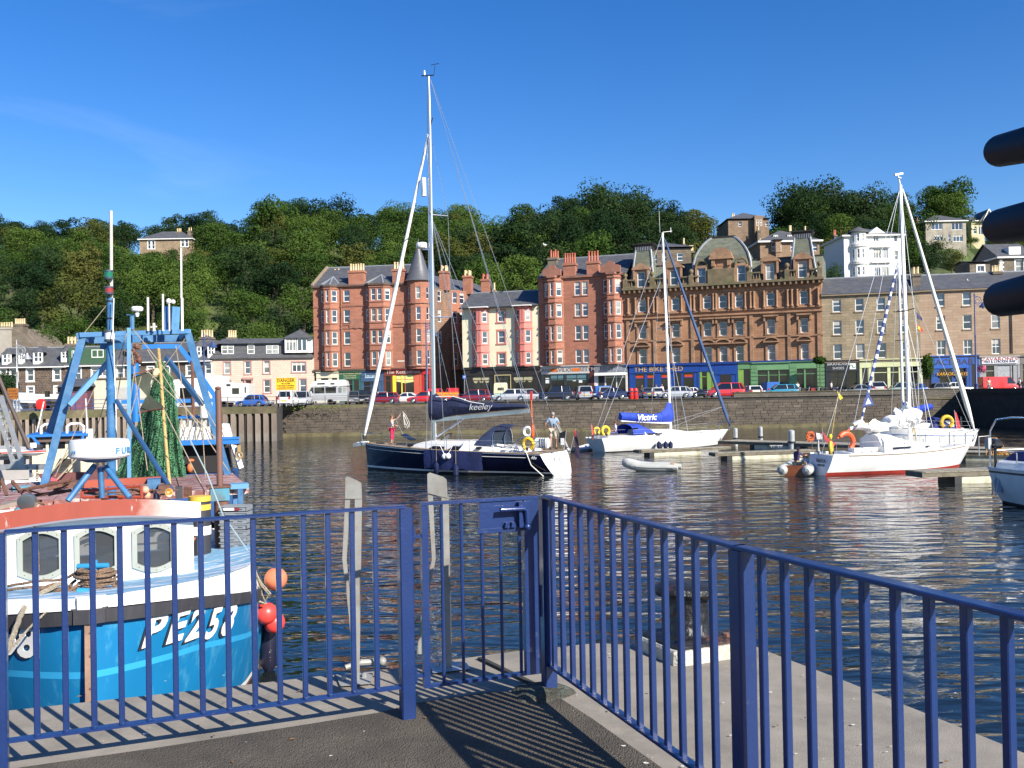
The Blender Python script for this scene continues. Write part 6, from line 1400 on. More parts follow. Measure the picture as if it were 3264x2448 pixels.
for u_,D_,l_,sh_,tr_,hr_,rz_ in((2046,112.5,'person in dark clothes walking past the bike shop window',(.04,.035,.035),(.05,.05,.06),(.05,.03,.02),1.2),(2092,113.5,'person in grey striding past the bike shop door',(.25,.25,.26),(.08,.08,.1),(.08,.05,.03),-1.3),
 (2110,112.8,'person in a pale pink top outside the bike shop',(.55,.38,.34),(.3,.3,.32),(.2,.12,.06),.4),(2356,112,'person in a pale top beside the blue doorway',(.5,.42,.38),(.12,.12,.14),(.06,.04,.03),-.9),(2542,110.5,'person in white beside the teal estate',(.65,.65,.63),(.3,.3,.35),(.1,.06,.03),.3),
 (2650,110.8,'person in white by the pushchair outside the black shopfront',(.6,.6,.58),(.05,.05,.07),(.05,.03,.02),1.0),(3152,107.5,'person in a peach coloured top in front of the red van',(.55,.33,.26),(.2,.2,.2),(.12,.07,.04),.2),(3250,108.5,'person in white at the far right behind the parapet',(.65,.63,.6),(.1,.1,.12),(.1,.06,.03),1.4),
 (1142,130,'person in dark clothes standing at the antiques shop door',(.03,.03,.035),(.03,.03,.04),(.04,.03,.02),0)):
  q=XY(u_,D_); person(l_,(q.x,q.y,ROAD),rz_,sh_,tr_,hr_,walk if 'walk' in l_ or 'strid' in l_ else None,1.7)
# pushchair and motorcycles by the black shop
q=XY(2662,110.5); t=thing('pushchair','dark pushchair outside the black shopfront','pushchair',(q.x,q.y,ROAD)); MB().bar((-.3,0,.3),(.35,0,1.0),.05).bar((.25,0,.2),(-.2,0,.75),.05).build('frame',galv,t); MB().torus((-.05,0,.62),.25,.12,'Y',10,6,0,PI).build('hood',navy,t)
for x in(-.3,.28):MB().torus((x,0,.12),.1,.03,'Y',12,5).build('wheel',black,t)
for i,(u_,l_)in enumerate(((2562,'left of three motorcycles parked outside the green shop'),(2590,'middle of three motorcycles parked outside the green shop'),(2622,'right of three motorcycles parked outside the green shop'))):
  q=XY(u_,108); t=thing('motorcycle',l_,'motorcycle',(q.x,q.y,ROAD),.4)
  for x in(-.65,.65):MB().torus((x,0,.31),.26,.06,'Y',18,6).build('wheel',black,t,True)
  MB().loft([[(-.3,-.1,.45),(-.3,.1,.45),(-.3,.1,.85),(-.3,-.1,.85)],[(0,-.16,.4),(0,.16,.4),(0,.16,.95),(0,-.16,.95)],[(.35,-.1,.45),(.35,.1,.45),(.35,.1,.8),(.35,-.1,.8)]]).build('tank_and_engine',PAINT['black']if i!=1 else PAINT['maroon'],t,True)
  MB().loft([[(.1,-.1,.8),(.1,.1,.8),(.1,.1,.88),(.1,-.1,.88)],[(.75,-.07,.85),(.75,.07,.85),(.75,.07,.95),(.75,-.07,.95)]]).build('seat',black,t); MB().bar((-.65,0,.31),(-.42,0,1.05),.07).build('fork',chrome,t); MB().bar((-.4,-.35,1.08),(-.4,.35,1.08),.04).build('handlebar',black,t)
# gull on the pink stone roof
for u_,v_,D_,l_ in((3087,898,119.5,'white gull standing on the slate roof above the blue bar'),(1737,782,135,'white gull on the left chimney of the second red tenement')):
  t=thing('gull',l_,'gull',P(u_,v_+4,D_),.6); MB().ball((0,0,.25),.16,10,(1.8,.9,.8)).build('body',white,t,True); MB().ball((-.26,0,.42),.09,8).build('head',white,t,True); MB().lathe([(.03,-.08),(.005,0)],(-.36,0,.42)).build('beak',mat('yellow_beak',(.6,.4,.03),.5),t)
  MB().hexa([(-.15,-.16,.28),(.4,-.1,.25),(.4,.1,.25),(-.15,.16,.28),(-.1,-.14,.38),(.38,-.08,.3),(.38,.08,.3),(-.1,.14,.38)]).build('wings',galv,t); MB().bar((0,.04,0),(0,.04,.15),.02).bar((0,-.04,0),(0,-.04,.15),.02).build('legs',mat('yellow_beak',(.6,.4,.03),.5),t)
# == YACHTS
class Axis(Facade):
  """vertical plane along a boat's centreline; x runs left to right in view, y away from us, z up from the water"""
  def __init__(s,uL,vL,uR,vR):
    a,b=G(uL,vL,0),G(uR,vR,0); s.A=a.xy; s.B=b.xy; d=s.B-s.A; s.W=d.length; s.ux=d.normalized(); s.n=Vector((-s.ux.y,s.ux.x)); s.z0=0
    s.rz=math.atan2(s.ux.y,s.ux.x); s.loc=(s.A.x,s.A.y,0)
class Hull:
  def __init__(s,L_,B,zb,zs,bow_left,stern=.8,rake=.6,tr=.3,flare=.35,mid=.58,sag=.12,full=2.1):
    s.__dict__.update(locals())
  def b(s,t):
    t=min(1,max(0,t))
    if t<s.mid:return s.B/2*(1-(1-t/s.mid)**s.full)**.92
    return s.B/2*(1-(1-s.stern)*((t-s.mid)/(1-s.mid))**1.8)
  def zsheer(s,t):return s.zb+(s.zs-s.zb)*t-s.sag*math.sin(PI*t)
  def pt(s,t,h,side):  # h 0 sheer .. 1 waterline
    h=max(0.0,h); z=s.zsheer(t)*(1-h); f=1-(.10+s.flare*(1-t)**2.5)*h**1.4-(.25*h**2 if t>.8 else .25*h**2*max(0,(t-.5)/.3))
    x=t*s.L_+s.rake*(1-t)**5*h-s.tr*max(0,(t-.85)/.15)*(h if s.tr>0 else(h-1))
    y=s.b(t)*f*side
    return Vector((x if s.bow_left else s.L_-x,y,z))
  def strip(s,h0,h1,n=26,m_=5):
    k=MB()
    for side in(-1,1):k.loft([[s.pt(i/n,h0+(h1-h0)*j/m_,side)for j in range(m_+1)]for i in range(n+1)],False,False)
    return k
  def under(s,n=26):
    k=MB()
    for side in(-1,1):k.loft([[s.pt(i/n,1,side),Vector((s.pt(i/n,1,0).x,s.pt(i/n,1,side).y*.6,-.35)),Vector((s.pt(i/n,1,0).x,0,-.5))]for i in range(n+1)],False,False)
    return k
  def transom(s):
    m_=6; return MB().poly([s.pt(1,j/m_,-1)for j in range(m_+1)]+[s.pt(1,j/m_,1)for j in reversed(range(m_+1))])
  def deck(s,n=26,dz=-.03,ins=.03):
    k=MB(); k.loft([[s.pt(i/n,0,-1)+Vector((0,ins,dz)),s.pt(i/n,0,0)+Vector((0,0,dz+.05)),s.pt(i/n,0,1)+Vector((0,-ins,dz))]for i in range(n+1)],False,False); return k
  def rail(s,r=.035,n=26,dz=.02):return MB().tube([s.pt(i/n,0,-1)+Vector((0,0,dz))for i in range(n+1)],r,6).tube([s.pt(i/n,0,1)+Vector((0,0,dz))for i in range(n+1)],r,6)
def build_hull(T,H_,zones,transom_m,deck_m,under_m):
  for(h0,h1,m_,nm)in zones:H_.strip(h0,h1).build(nm,m_,T,True)
  H_.under().build('underbody',under_m,T,True); H_.transom().build('transom',transom_m,T); H_.deck().build('deck',deck_m,T,True); H_.rail().build('toe_rail',deck_m,T,True)
def rigwires(T,lst,r=.012,m_=None):
  for a,b in lst:MB().tube([a,b],r,4,False).build('wire',m_ or wire,T)
def lifelines(T,H_,t0,t1,n,h=.6,m_=None):
  m_=m_ or chrome
  for side in(-1,1):
    tops=[]
    for i in range(n+1):
      p=H_.pt(t0+(t1-t0)*i/n,0,side)+Vector((0,-side*.05,0)); MB().tube([p,p+Vector((0,0,h))],.016,5).build('stanchion',m_,T); tops.append(p+Vector((0,0,h)))
    MB().tube(tops,.008,4).build('lifeline',wire,T); MB().tube([p-Vector((0,0,h*.5))for p in tops],.007,4).build('lifeline',wire,T)
def coachroof(T,x0,x1,w0,w1,zb,zt0,zt1,m_,slope=.35,name='coachroof',fore='L',bulge=.06):
  """deckhouse from x0 to x1 (local), half widths w0 at x0 / w1 at x1, roof heights zt0/zt1"""
  r=[]
  for i in range(9):
    f=i/8; x=x0+(x1-x0)*f; w=w0+(w1-w0)*f; zt=zt0+(zt1-zt0)*f
    if fore=='L':k=min(1,f/slope)if slope else 1
    else:k=min(1,(1-f)/slope)if slope else 1
    k=math.sin(k*PI/2); z=zb+(zt-zb)*max(.05,k)
    r.append([(x,-w,zb),(x,-w*.93,zb+(z-zb)*.75),(x,-w*.8,z),(x,0,z+bulge),(x,w*.8,z),(x,w*.93,zb+(z-zb)*.75),(x,w,zb)])
  return MB().loft(r).build(name,m_,T,True)
def cover(T,ax,secs,m_,th_=.16,name='sail_cover'):
  rings=[]
  for(u,vt,vb)in secs:
    x,zt=ax.at(u,vt); zb=ax.at(u,vb)[1]; zc=(zt+zb)/2; h=(zt-zb)/2
    rings.append([(x,th_*math.sin(a)*(1.35 if math.cos(a)<0 else .75),zc+h*math.cos(a))for a in[2*PI*j/12 for j in range(12)]])
  return MB().loft(rings).build(name,m_,T,True)
def fender(T_label,p,r,L_,m_,group=None,round_=False,ropez=None):
  t=thing('fender',T_label,'fender',tuple(p),0,group)
  if round_:MB().ball((0,0,-r),r,14).build('fender_body',m_,t,True)
  else:MB().lathe([(.02,0),(.04,-.04),(r,-.16),(r,-L_+.16),(.04,-L_+.03),(.02,-L_)],n=12).build('fender_body',m_,t,True)
  MB().tube([(0,0,-.02),(0,.03,.4 if ropez is None else ropez)],.012,5).build('lanyard',rope_m,t); return t
def horseshoe(ax,u,v,y,label,r=.26,col=(.70,.45,.02),owner=None,rz=None):
  x,z=ax.at(u,v,y); m_=mat('lifebuoy_%d'%int(col[0]*99),col,.6,var=.1); c=Vector((ax.A.x,ax.A.y,0))+Vector((ax.ux.x,ax.ux.y,0))*x+Vector((ax.n.x,ax.n.y,0))*y
  t=thing('lifebuoy',label,'lifebuoy',(c.x,c.y,z),ax.rz if rz is None else rz)
  MB().torus((0,0,0),r,r*.34,'Y',18,8,-PI*.32,PI*1.32).build('ring',m_,t,True); MB().box(-.05,.05,-.14,-.09,-r*1.2,-r*.6).build('strap',black,t); return t
dark_hull=mat('navy_gelcoat',(.006,.008,.028),.18,var=.2,coat=.15,spec=.35); antifoul_r=mat('red_antifouling',(.33,.03,.02),.6,var=.25); antifoul_b=mat('dark_antifouling',(.02,.022,.03),.6)
teak=mat('teak_deck',(.28,.21,.14),.8,var=.25,scale=4); win_d=mat('smoked_window',(.012,.012,.015),.1,var=.2)
blue_c=mat('blue_canvas',(.012,.045,.36),.75,var=.25,scale=2,bump=.6,bscale=5)
# -- dark yacht
ax=Axis(1166,1496,1786,1511); T=thing('yacht','large dark blue hulled yacht with tall mast motoring in the middle of the harbour','yacht',ax.loc,ax.rz)
X,Z,A=ax.x,ax.z,ax.at; L_=ax.W; B=3.8
zb=A(1156,1413)[1]; zs=A(1700,1447)[1]
H_=Hull(L_+.15,B,zb,zs+.1,True,.90,.15,-.5,.28,.6,.05)
build_hull(T,H_,[(0,.045,gel,'gunwale'),(.045,.83,dark_hull,'hull'),(.83,.90,gel,'boot_top'),(.90,1,antifoul_b,'waterline_band')],gel,teak,antifoul_b)
MB().tube([H_.pt(.03+.47*i/14,.17,-1)+Vector((0,-.01,0))for i in range(15)],.014,4).build('cove_line',gel,T); MB().tube([H_.pt(.69+.22*i/10,.17,-1)+Vector((0,-.012,0))for i in range(11)],.018,4).build('cove_line',gel,T)
text('lettering','40e',gel,T,tuple(H_.pt(.955,.17,-1)+Vector((0,-.04,0))),(PI/2,0,-.05),.22,.3)
zd=zs+.05; coachroof(T,X(1262),X(1598),.45,1.25,zs-.1,Z(1350,1404),Z(1480,1404),gel,.4)
coachroof(T,X(1480),X(1690),1.3,1.35,zs-.05,Z(1500,1400),Z(1680,1432),gel,.05,'cockpit_coaming')
for a,b,c,d in((1356,1411,1437,1421),(1421,1482,1437,1421)):
  xa,xb=X(a,-1.1),X(b,-1.1); MB().prism([(xa,-1.16,Z(a,1434,-1.1)),(xb,-1.24,Z(b,1437,-1.1)),(xb-.25 if b>1450 else xb,-1.16,Z(b,1423,-1.1)),(xa+.35,-1.08,Z(a,1421,-1.1))],(0,.08,0)).build('saloon_window',win_d,T)
for u_,v_,y_ in((1307,1420,-.78),(1526,1428,-1.33)):x,z=A(u_,v_,y_); MB().loft([[(x+.17*math.cos(a),y_+dy,z+.07*math.sin(a))for a in[2*PI*j/14 for j in range(14)]]for dy in(-.06,.1)]).build('portlight',win_d,T)
for(u0,v0,u1,v1)in((1287,1386,1317,1404),(1414,1404,1434,1384)):  # open hatches
  a,b=A(u0,v0),A(u1,v1); MB().hexa([(a[0],-.3,a[1]),(b[0],-.3,b[1]),(b[0],.3,b[1]),(a[0],.3,a[1]),(a[0]-.02,-.3,a[1]+.05),(b[0],-.3,b[1]+.05),(b[0],.3,b[1]+.05),(a[0]-.02,.3,a[1]+.05)]).build('open_hatch',win_d,T)
# mast, boom, rig
xm=X(1380); ztop=A(1387,240)[1]; zm0=Z(1382,1400)
rings=[[(xm+.13*math.cos(a),.085*math.sin(a),z)for a in[2*PI*j/14 for j in range(14)]]for z in(zm0,ztop-2)]+[[(xm+.08*math.cos(a),.06*math.sin(a),ztop)for a in[2*PI*j/14 for j in range(14)]]]
MB().loft(rings).build('mast',alu,T,True)
a,b=A(1384,1339),A(1686,1310); MB().bar((a[0],0,a[1]),(b[0],0,b[1]),.15,.2).build('boom',alu,T,True)
cover(T,ax,[(1371,1246,1340),(1376,1248,1342),(1392,1254,1342),(1410,1274,1337),(1425,1276,1328),(1445,1263,1324),(1475,1270,1321),(1500,1279,1318),(1535,1284,1315),(1560,1282,1312),(1600,1286,1309),(1650,1287,1304),(1676,1290,1302),(1682,1294,1300)],navy,.2)
x,z=A(1530,1297,-.3); text('lettering','keeley',mat('cream_letter',(.55,.55,.55),.6),T,(x,-.31,z),(PI/2,math.radians(-1.5),0),.50,.28,1.1,.01,off=-.002)
MB().tube([(xm+.3,-.27,A(1440,1265)[1]+.02)]+[(A(u_,v_)[0],-.2,A(u_,v_)[1])for u_,v_ in((1452,1264),(1480,1272),(1505,1281),(1545,1287))][0:],.025,5).build('white_piping',gel,T)
a,b=A(1392,1392),A(1480,1334); MB().tube([(a[0],0,a[1]),(b[0],0,b[1])],.05,8).build('boom_strut',alu,T,True)
f0,f1=A(1161,1394),A(1366,425); fm_=lambda f:(f0[0]+(f1[0]-f0[0])*f,0,f0[1]+(f1[1]-f0[1])*f)
MB().tube([fm_(f)for f in(0,.03,.1,.45,.95,1)],[.05,.09,.14,.12,.075,.03],10).build('furled_genoa',mat('sail_cloth',(.72,.71,.68),.7,var=.08),T,True)
MB().lathe([(.12,-.1),(.14,0),(.12,.12)],fm_(.0),12).build('furler_drum',black,T)
hd=(A(1379,375)[0],0,A(1379,375)[1]); rigwires(T,[(fm_(1),hd)],.03,black)
sp1,sp2=Z(1383,683),Z(1383,1010)
for s,nm in((-1,1),(1,1)):
  for z,w in((sp1,1.05),(sp2,1.25)):MB().tube([(xm,0,z),(xm+.5,s*w,z+.05)],[.05,.025],6).build('spreader',alu,T)
  ch=H_.pt((xm+.5)/L_,0,s); rigwires(T,[((xm,0,ztop-3),(xm+.5,s*1.05,sp1+.05)),((xm+.5,s*1.05,sp1+.05),(xm+.5,s*1.25,sp2+.05)),((xm+.5,s*1.25,sp2+.05),ch),((xm,0,sp1),(xm+.5,s*1.25,sp2+.05)),((xm,0,sp2-.1),ch+Vector((.3,0,0)))])
bk_=H_.pt(1,0,-.8); bk2=H_.pt(1,0,.8); rigwires(T,[((xm+.1,0,ztop-.1),bk_),((xm+.1,0,ztop-.1),bk2),((xm+.15,0,ztop-.2),(A(1682,1308)[0],0,A(1682,1308)[1])),((xm-.15,-.1,ztop-3.2),H_.pt(.52,0,-1)),((xm-.12,.0,ztop-3.2),(xm-.25,0,zm0)),((xm+.1,0,sp1-.3),(A(1500,1280)[0],0,A(1500,1280)[1])),((xm+.1,0,sp1-.3),(A(1570,1283)[0],0,A(1570,1283)[1])),((xm+.1,0,sp1-.3),(A(1620,1286)[0],0,A(1620,1286)[1]))])
MB().lathe([(.02,0),(.14,.02),(.15,.25),(.14,1.05),(.02,1.1)],(xm-.4,-.05,Z(1370,625)),10).build('radar_reflector',gel,T,True)
zr_=Z(1355,790); MB().lathe([(.05,-.02),(.30,0),(.33,.06),(.33,.22),(.28,.30),(.05,.32)],(xm-.62,0,zr_),18).build('radar_dome',gel,T,True); MB().bar((xm,0,zr_-.12),(xm-.6,0,zr_-.06),.08).bar((xm,0,zr_+.1),(xm-.3,0,zr_-.02),.04).build('radar_bracket',alu,T)
MB().bar((xm-.45,0,ztop+.12),(xm+.35,0,ztop+.02),.05).bar((xm+.35,0,ztop),(xm+.45,0,ztop+.55),.02).bar((xm+.2,0,ztop+.62),(xm+.7,0,ztop+.62),.025).build('wind_vane',black,T); MB().lathe([(.03,0),(.06,.05),(.05,.25),(.02,.3)],(xm-.25,0,ztop+.1),8).build('masthead_light',gel,T)
# sprayhood: canvas arches with clear panels
x0,x1=X(1540),X(1668); zt=Z(1600,1352); zb_=Z(1560,1415); w=1.2; rings=[]
for f,h in((0,.12),(.12,.55),(.3,.9),(.45,1.0)):
  rings.append([(x0+(x1-x0)*f,-w*math.cos(a),zb_+(zt-zb_)*h*math.sin(a)**.6)for a in[PI*j/12 for j in range(13)]])
MB().loft(rings,False,False).build('sprayhood',mat('blue_grey_canvas',(.035,.05,.11),.7,var=.3),T,True)
m1=MB()
for f,h in((.45,1.0),(.75,.96),(1.0,.2)):
  m1.tube([(x0+(x1-x0)*f+(.0 if f<1 else 0),-w*math.cos(a),zb_+(zt-zb_)*(h if f<1 else .98-.75*0)*math.sin(a)**.6*(1 if f<1 else .3))for a in[PI*j/12 for j in range(13)]],.022,5)
m1.build('sprayhood_hoops',chrome,T,True)
MB().poly([(x0+(x1-x0)*.45,-w*.98,zb_+.1),(x0+(x1-x0)*.98,-w,zb_),(x0+(x1-x0)*.76,-w*.8,zb_+(zt-zb_)*.75),(x0+(x1-x0)*.47,-w*.8,zb_+(zt-zb_)*.78)]).build('clear_panel',mat('smoky_vinyl',(.05,.06,.07),.15),T)
MB().poly([(x0+(x1-x0)*.46,-w*.9,zb_+(zt-zb_)*.72),(x0+(x1-x0)*.76,-w*.85,zb_+(zt-zb_)*.72),(x0+(x1-x0)*.76,0,zt-.02),(x0+(x1-x0)*.46,0,zt+.02)]).build('sprayhood_roof',navy,T)
lifelines(T,H_,.08,.86,7,.62)
m1=MB()
for s in(-1,1):m1.tube([H_.pt(.07,0,s)+Vector((0,0,.6)),H_.pt(.0,0,0)+Vector((-.15,s*.15,.62)),H_.pt(.0,0,0)+Vector((-.1,s*.12,0))],.02,6).tube([H_.pt(.9,0,s),H_.pt(.9,0,s)+Vector((0,0,.65)),H_.pt(.985,0,s)+Vector((0,0,.65)),H_.pt(.985,0,s)],.02,6)
m1.tube([H_.pt(.985,0,-1)+Vector((0,0,.65)),H_.pt(.985,0,-.4)+Vector((.1,0,.65))],.02,6); m1.build('guard_rails',chrome,T,True)
MB().hexa([(X(1126),-.12,Z(1140,1424)),(X(1165),-.12,Z(1160,1418)),(X(1165),.12,Z(1160,1418)),(X(1126),.12,Z(1140,1424)),(X(1124),-.12,Z(1140,1412)),(X(1165),-.1,Z(1160,1409)),(X(1165),.1,Z(1160,1409)),(X(1124),.12,Z(1140,1412))]).build('bow_roller',galv,T)
MB().tube([(X(1124),0,Z(1130,1421)),(X(1140),0,Z(1140,1411)),(X(1170),0,Z(1160,1408))],[.12,.08,.04],8).build('anchor',gel,T)
p_=H_.pt(1,.25,0); MB().box(p_.x+.02,p_.x+.10,-.35,.35,p_.z-.35,p_.z+.05).build('stern_locker',mat('grey_panel',(.42,.43,.45),.4),T); MB().box(p_.x-.2,p_.x+.12,-.12,.12,.15,p_.z-.45).build('boarding_ladder',black,T)
MB().hexa([(p_.x-.35,-1.1,.12),(p_.x+.35,-.9,.2),(p_.x+.35,.9,.2),(p_.x-.35,1.1,.12),(p_.x-.35,-1.1,.24),(p_.x+.3,-.9,.28),(p_.x+.3,.9,.28),(p_.x-.35,1.1,.24)]).build('bathing_platform',gel,T)
# liferaft box, danbuoy etc.
def onaxis(ax_,u,v,y):x,z=ax_.at(u,v,y); c=Vector((ax_.A.x,ax_.A.y,0))+Vector((ax_.ux.x,ax_.ux.y,0))*x+Vector((ax_.n.x,ax_.n.y,0))*y; return Vector((c.x,c.y,z))
t=thing('liferaft_box','white plastic liferaft canister strapped to the stern rail of the dark yacht','life raft',onaxis(ax,1729,1428,-1.4),ax.rz); MB().loft([[(x_*.95,y_,0)for x_,y_ in((-.32,-.12),(.32,-.12),(.32,.12),(-.32,.12))],[(-.36,-.16,.12),(.36,-.16,.12),(.36,.16,.12),(-.36,.16,.12)],[(-.36,-.16,.42),(.36,-.16,.42),(.36,.16,.42),(-.36,.16,.42)],[(-.3,-.1,.52),(.3,-.1,.52),(.3,.1,.52),(-.3,.1,.52)]]).build('canister',gel,t,True)
for x in(-.05,.08,.2):MB().box(x-.012,x+.012,-.185,.18,.0,.5).build('strap',black,t)
horseshoe(ax,1683,1416,-1.55,'yellow horseshoe lifebuoy on the stern rail of the dark yacht',.28)
t=thing('danbuoy','tall orange danbuoy pole and white lifebuoy at the stern of the dark yacht','danbuoy',onaxis(ax,1698,1392,-1.2),ax.rz); dn=mat('danbuoy_orange',(.68,.11,.02),.5)
MB().tube([(0,0,-.3),(-.05,0,2.3)],.03,6).build('pole',dn,t); MB().lathe([(.04,-.05),(.1,.05),(.09,.5),(.05,.62)],n=10).build('float',dn,t,True); MB().torus((-.28,0,.25),.22,.09,'Y',16,8).build('ring',gel,t,True); MB().box(-.1,.02,-.03,.03,1.9,2.35).build('flag',mat('flag_red',(.6,.05,.03),.6),t)
for u_,v_,l_,r_ in((1391,1474,'left of the two dark blue fenders on the side of the dark yacht',.14),(1453,1483,'right of the two dark blue fenders on the side of the dark yacht',.15)):fender(l_,onaxis(ax,u_,v_-4,-2.03),r_,.72,mat('dark_blue_fender',(.012,.018,.06),.35),ropez=1.0)
t=thing('fender','round white twin fender hanging over the blue cloth of the dark yacht','fender',onaxis(ax,1422,1455,-2.06),ax.rz); MB().ball((-.1,0,0),.16,12).build('fender_body',gel,t,True); MB().ball((.12,0,.02),.16,12).build('fender_body',gel,t,True); MB().tube([(-.1,0,.1),(-.4,.05,.6)],.018,5).tube([(.1,0,.1),(.4,.05,.6)],.018,5).build('lanyard',gel,t)
t=thing('boarding_cloth','dark blue protective cloth hung over the port side of the dark yacht','cloth',ax.loc,ax.rz); n=14; rows_=[]
for i in range(n+1):
  u_=1337+(1524-1337)*i/n; tt=X(u_,-1.95)/L_; top_=H_.pt(tt,-.02,-1); x=top_.x; rows_.append([(x,top_.y-.04,top_.z+.02),(x,top_.y-.08-.02*math.sin(i*1.7),top_.z*.6),(x+.03*math.sin(i),top_.y-.03+.02*math.sin(i*2.3),.27+.05*math.sin(i*.9))])
MB().loft(rows_,False,False).build('cloth',mat('royal_navy_cloth',(.012,.02,.085),.7,var=.4,scale=1.2,bump=.5,bscale=3),t,True,fix=False)
t=thing('flag','dark ensign drooping from a staff at the stern of the dark yacht','flag',onaxis(ax,1822,1437,0),ax.rz); MB().tube([(-.1,0,-.1),(.25,0,1.15)],.02,5).build('staff',galv,t); MB().loft([[(.2,0,1.1),(.33,.05,1.0)],[(.16,.03,.7),(.38,-.03,.6)],[(.2,0,.2),(.42,.04,.1)],[(.16,.02,-.3),(.45,0,-.4)]],False,False).build('cloth',mat('dark_ensign',(.03,.02,.05),.8,var=.5),t,fix=False); MB().loft([[(.19,-.03,1.08),(.27,-.02,1.05)],[(.2,-.03,.75),(.3,-.05,.7)]],False,False).build('red_patch',mat('flag_red',(.6,.05,.03),.6),t,fix=False)
t=thing('pole_flag','black and white burgee on a short staff beside the man on the dark yacht','flag',onaxis(ax,1795,1440,-.6),ax.rz); MB().tube([(0,0,-.2),(.2,0,1.1)],.02,5).build('staff',galv,t); MB().loft([[(.18,0,1.1),(-.2,.02,.95)],[(.1,0,.5),(-.25,0,.45)]],False,False).build('cloth',black,t,fix=False); MB().box(-.12,.08,-.02,-.01,.35,.7).build('emblem',gel,t)
rope_w=mat('white_rope',(.62,.60,.55),.8)
MB().tube([H_.pt(.92,0,-1)+Vector((0,-.05,.1)),H_.pt(.92,.5,-1)+Vector((.1,-.12,0)),H_.pt(.95,1,-1)+Vector((.25,-.25,-.1))],.03,6).build('trailing_rope',rope_w,T)
m1=MB()
for i in range(4):m1.torus((X(1655)+.08*i,-1.4,zs+.35-.04*i),.22+.03*i,.02,'Y',16,5)
m1.build('coiled_lines',rope_w,T)
person('woman in white vest and red trousers holding up a line on the dark yacht bow',tuple(onaxis(ax,1250,1416,0)),ax.rz-.6+PI*.75,(.72,.70,.68),(.52,.02,.09),(.16,.07,.03),
 dict(er=(.30,-.22,1.50),wr=(.36,-.38,1.74),el=(-.22,-.12,1.18),wl=(-.10,-.30,1.12),hl=(-.08,0,.9),hr=(.08,0,.9),kl=(-.07,0,.5),kr=(.07,-.03,.5),al=(-.07,.02,.08),ar=(.08,0,.08)),1.68,bare_legs=True,sleeves=False,long_hair=True,shoes=False)
c=onaxis(ax,1284,1312,0); t=thing('mooring_line','looped white mooring line in the raised hand of the woman on the bow','rope',c); m1=MB()
for k_,dx in((1.0,0),(.92,.08),(.8,-.05)):m1.tube([(0,0,0),(.10+dx,0,-.25*k_),(.30+dx,0,-.75*k_),(.26+dx,0,-.95*k_),(.12+dx,0,-.9*k_),(.04,0,-.4*k_),(0,0,0)],.014,5)
m1.build('rope_loops',rope_w,t)
t=thing('boathook','thin boathook held by the woman on the bow of the dark yacht','boathook',onaxis(ax,1268,1356,-.2)); MB().tube([(-.1,0,.3),(.45,0,-.85)],.015,5).tube([(-.1,0,.3),(.18,-.05,.55)],.015,5).build('shaft',galv,t)
sh_=mat('cloth_blue_check',(.22,.30,.42),.85)
person('grey haired man in blue shirt and beige shorts standing at the dark yacht stern',tuple(onaxis(ax,1764,1431,-.35)),PI*.93,(.24,.32,.42),(.50,.44,.34),(.27,.24,.22),
 dict(er=(.36,.05,1.18),wr=(.44,-.12,.98),el=(-.28,-.1,1.2),wl=(-.22,-.32,1.15),kl=(-.12,0,.49),kr=(.13,0,.49),al=(-.14,.02,.08),ar=(.15,.02,.08),tl=(-.16,-.15,.03),tr=(.18,-.15,.03)),1.92,bare_legs=True,shorts=True,shoes=True)
m1=MB().tube([onaxis(ax,1748,1292,-.3),onaxis(ax,1765,1340,-.4)],.03,6); tag(m1.build('shoulder_strap',black),'dark pole behind the head of the man at the stern','pole')
m1=MB().tube([onaxis(ax,1770,1345,-.5),onaxis(ax,1808,1425,-.3)],.03,6).tube([onaxis(ax,1776,1345,-.4),onaxis(ax,1812,1428,-.2)],.02,6); tag(m1.build('outboard_crane',galv),'slanting metal lifting pole at the stern beside the man','pole')

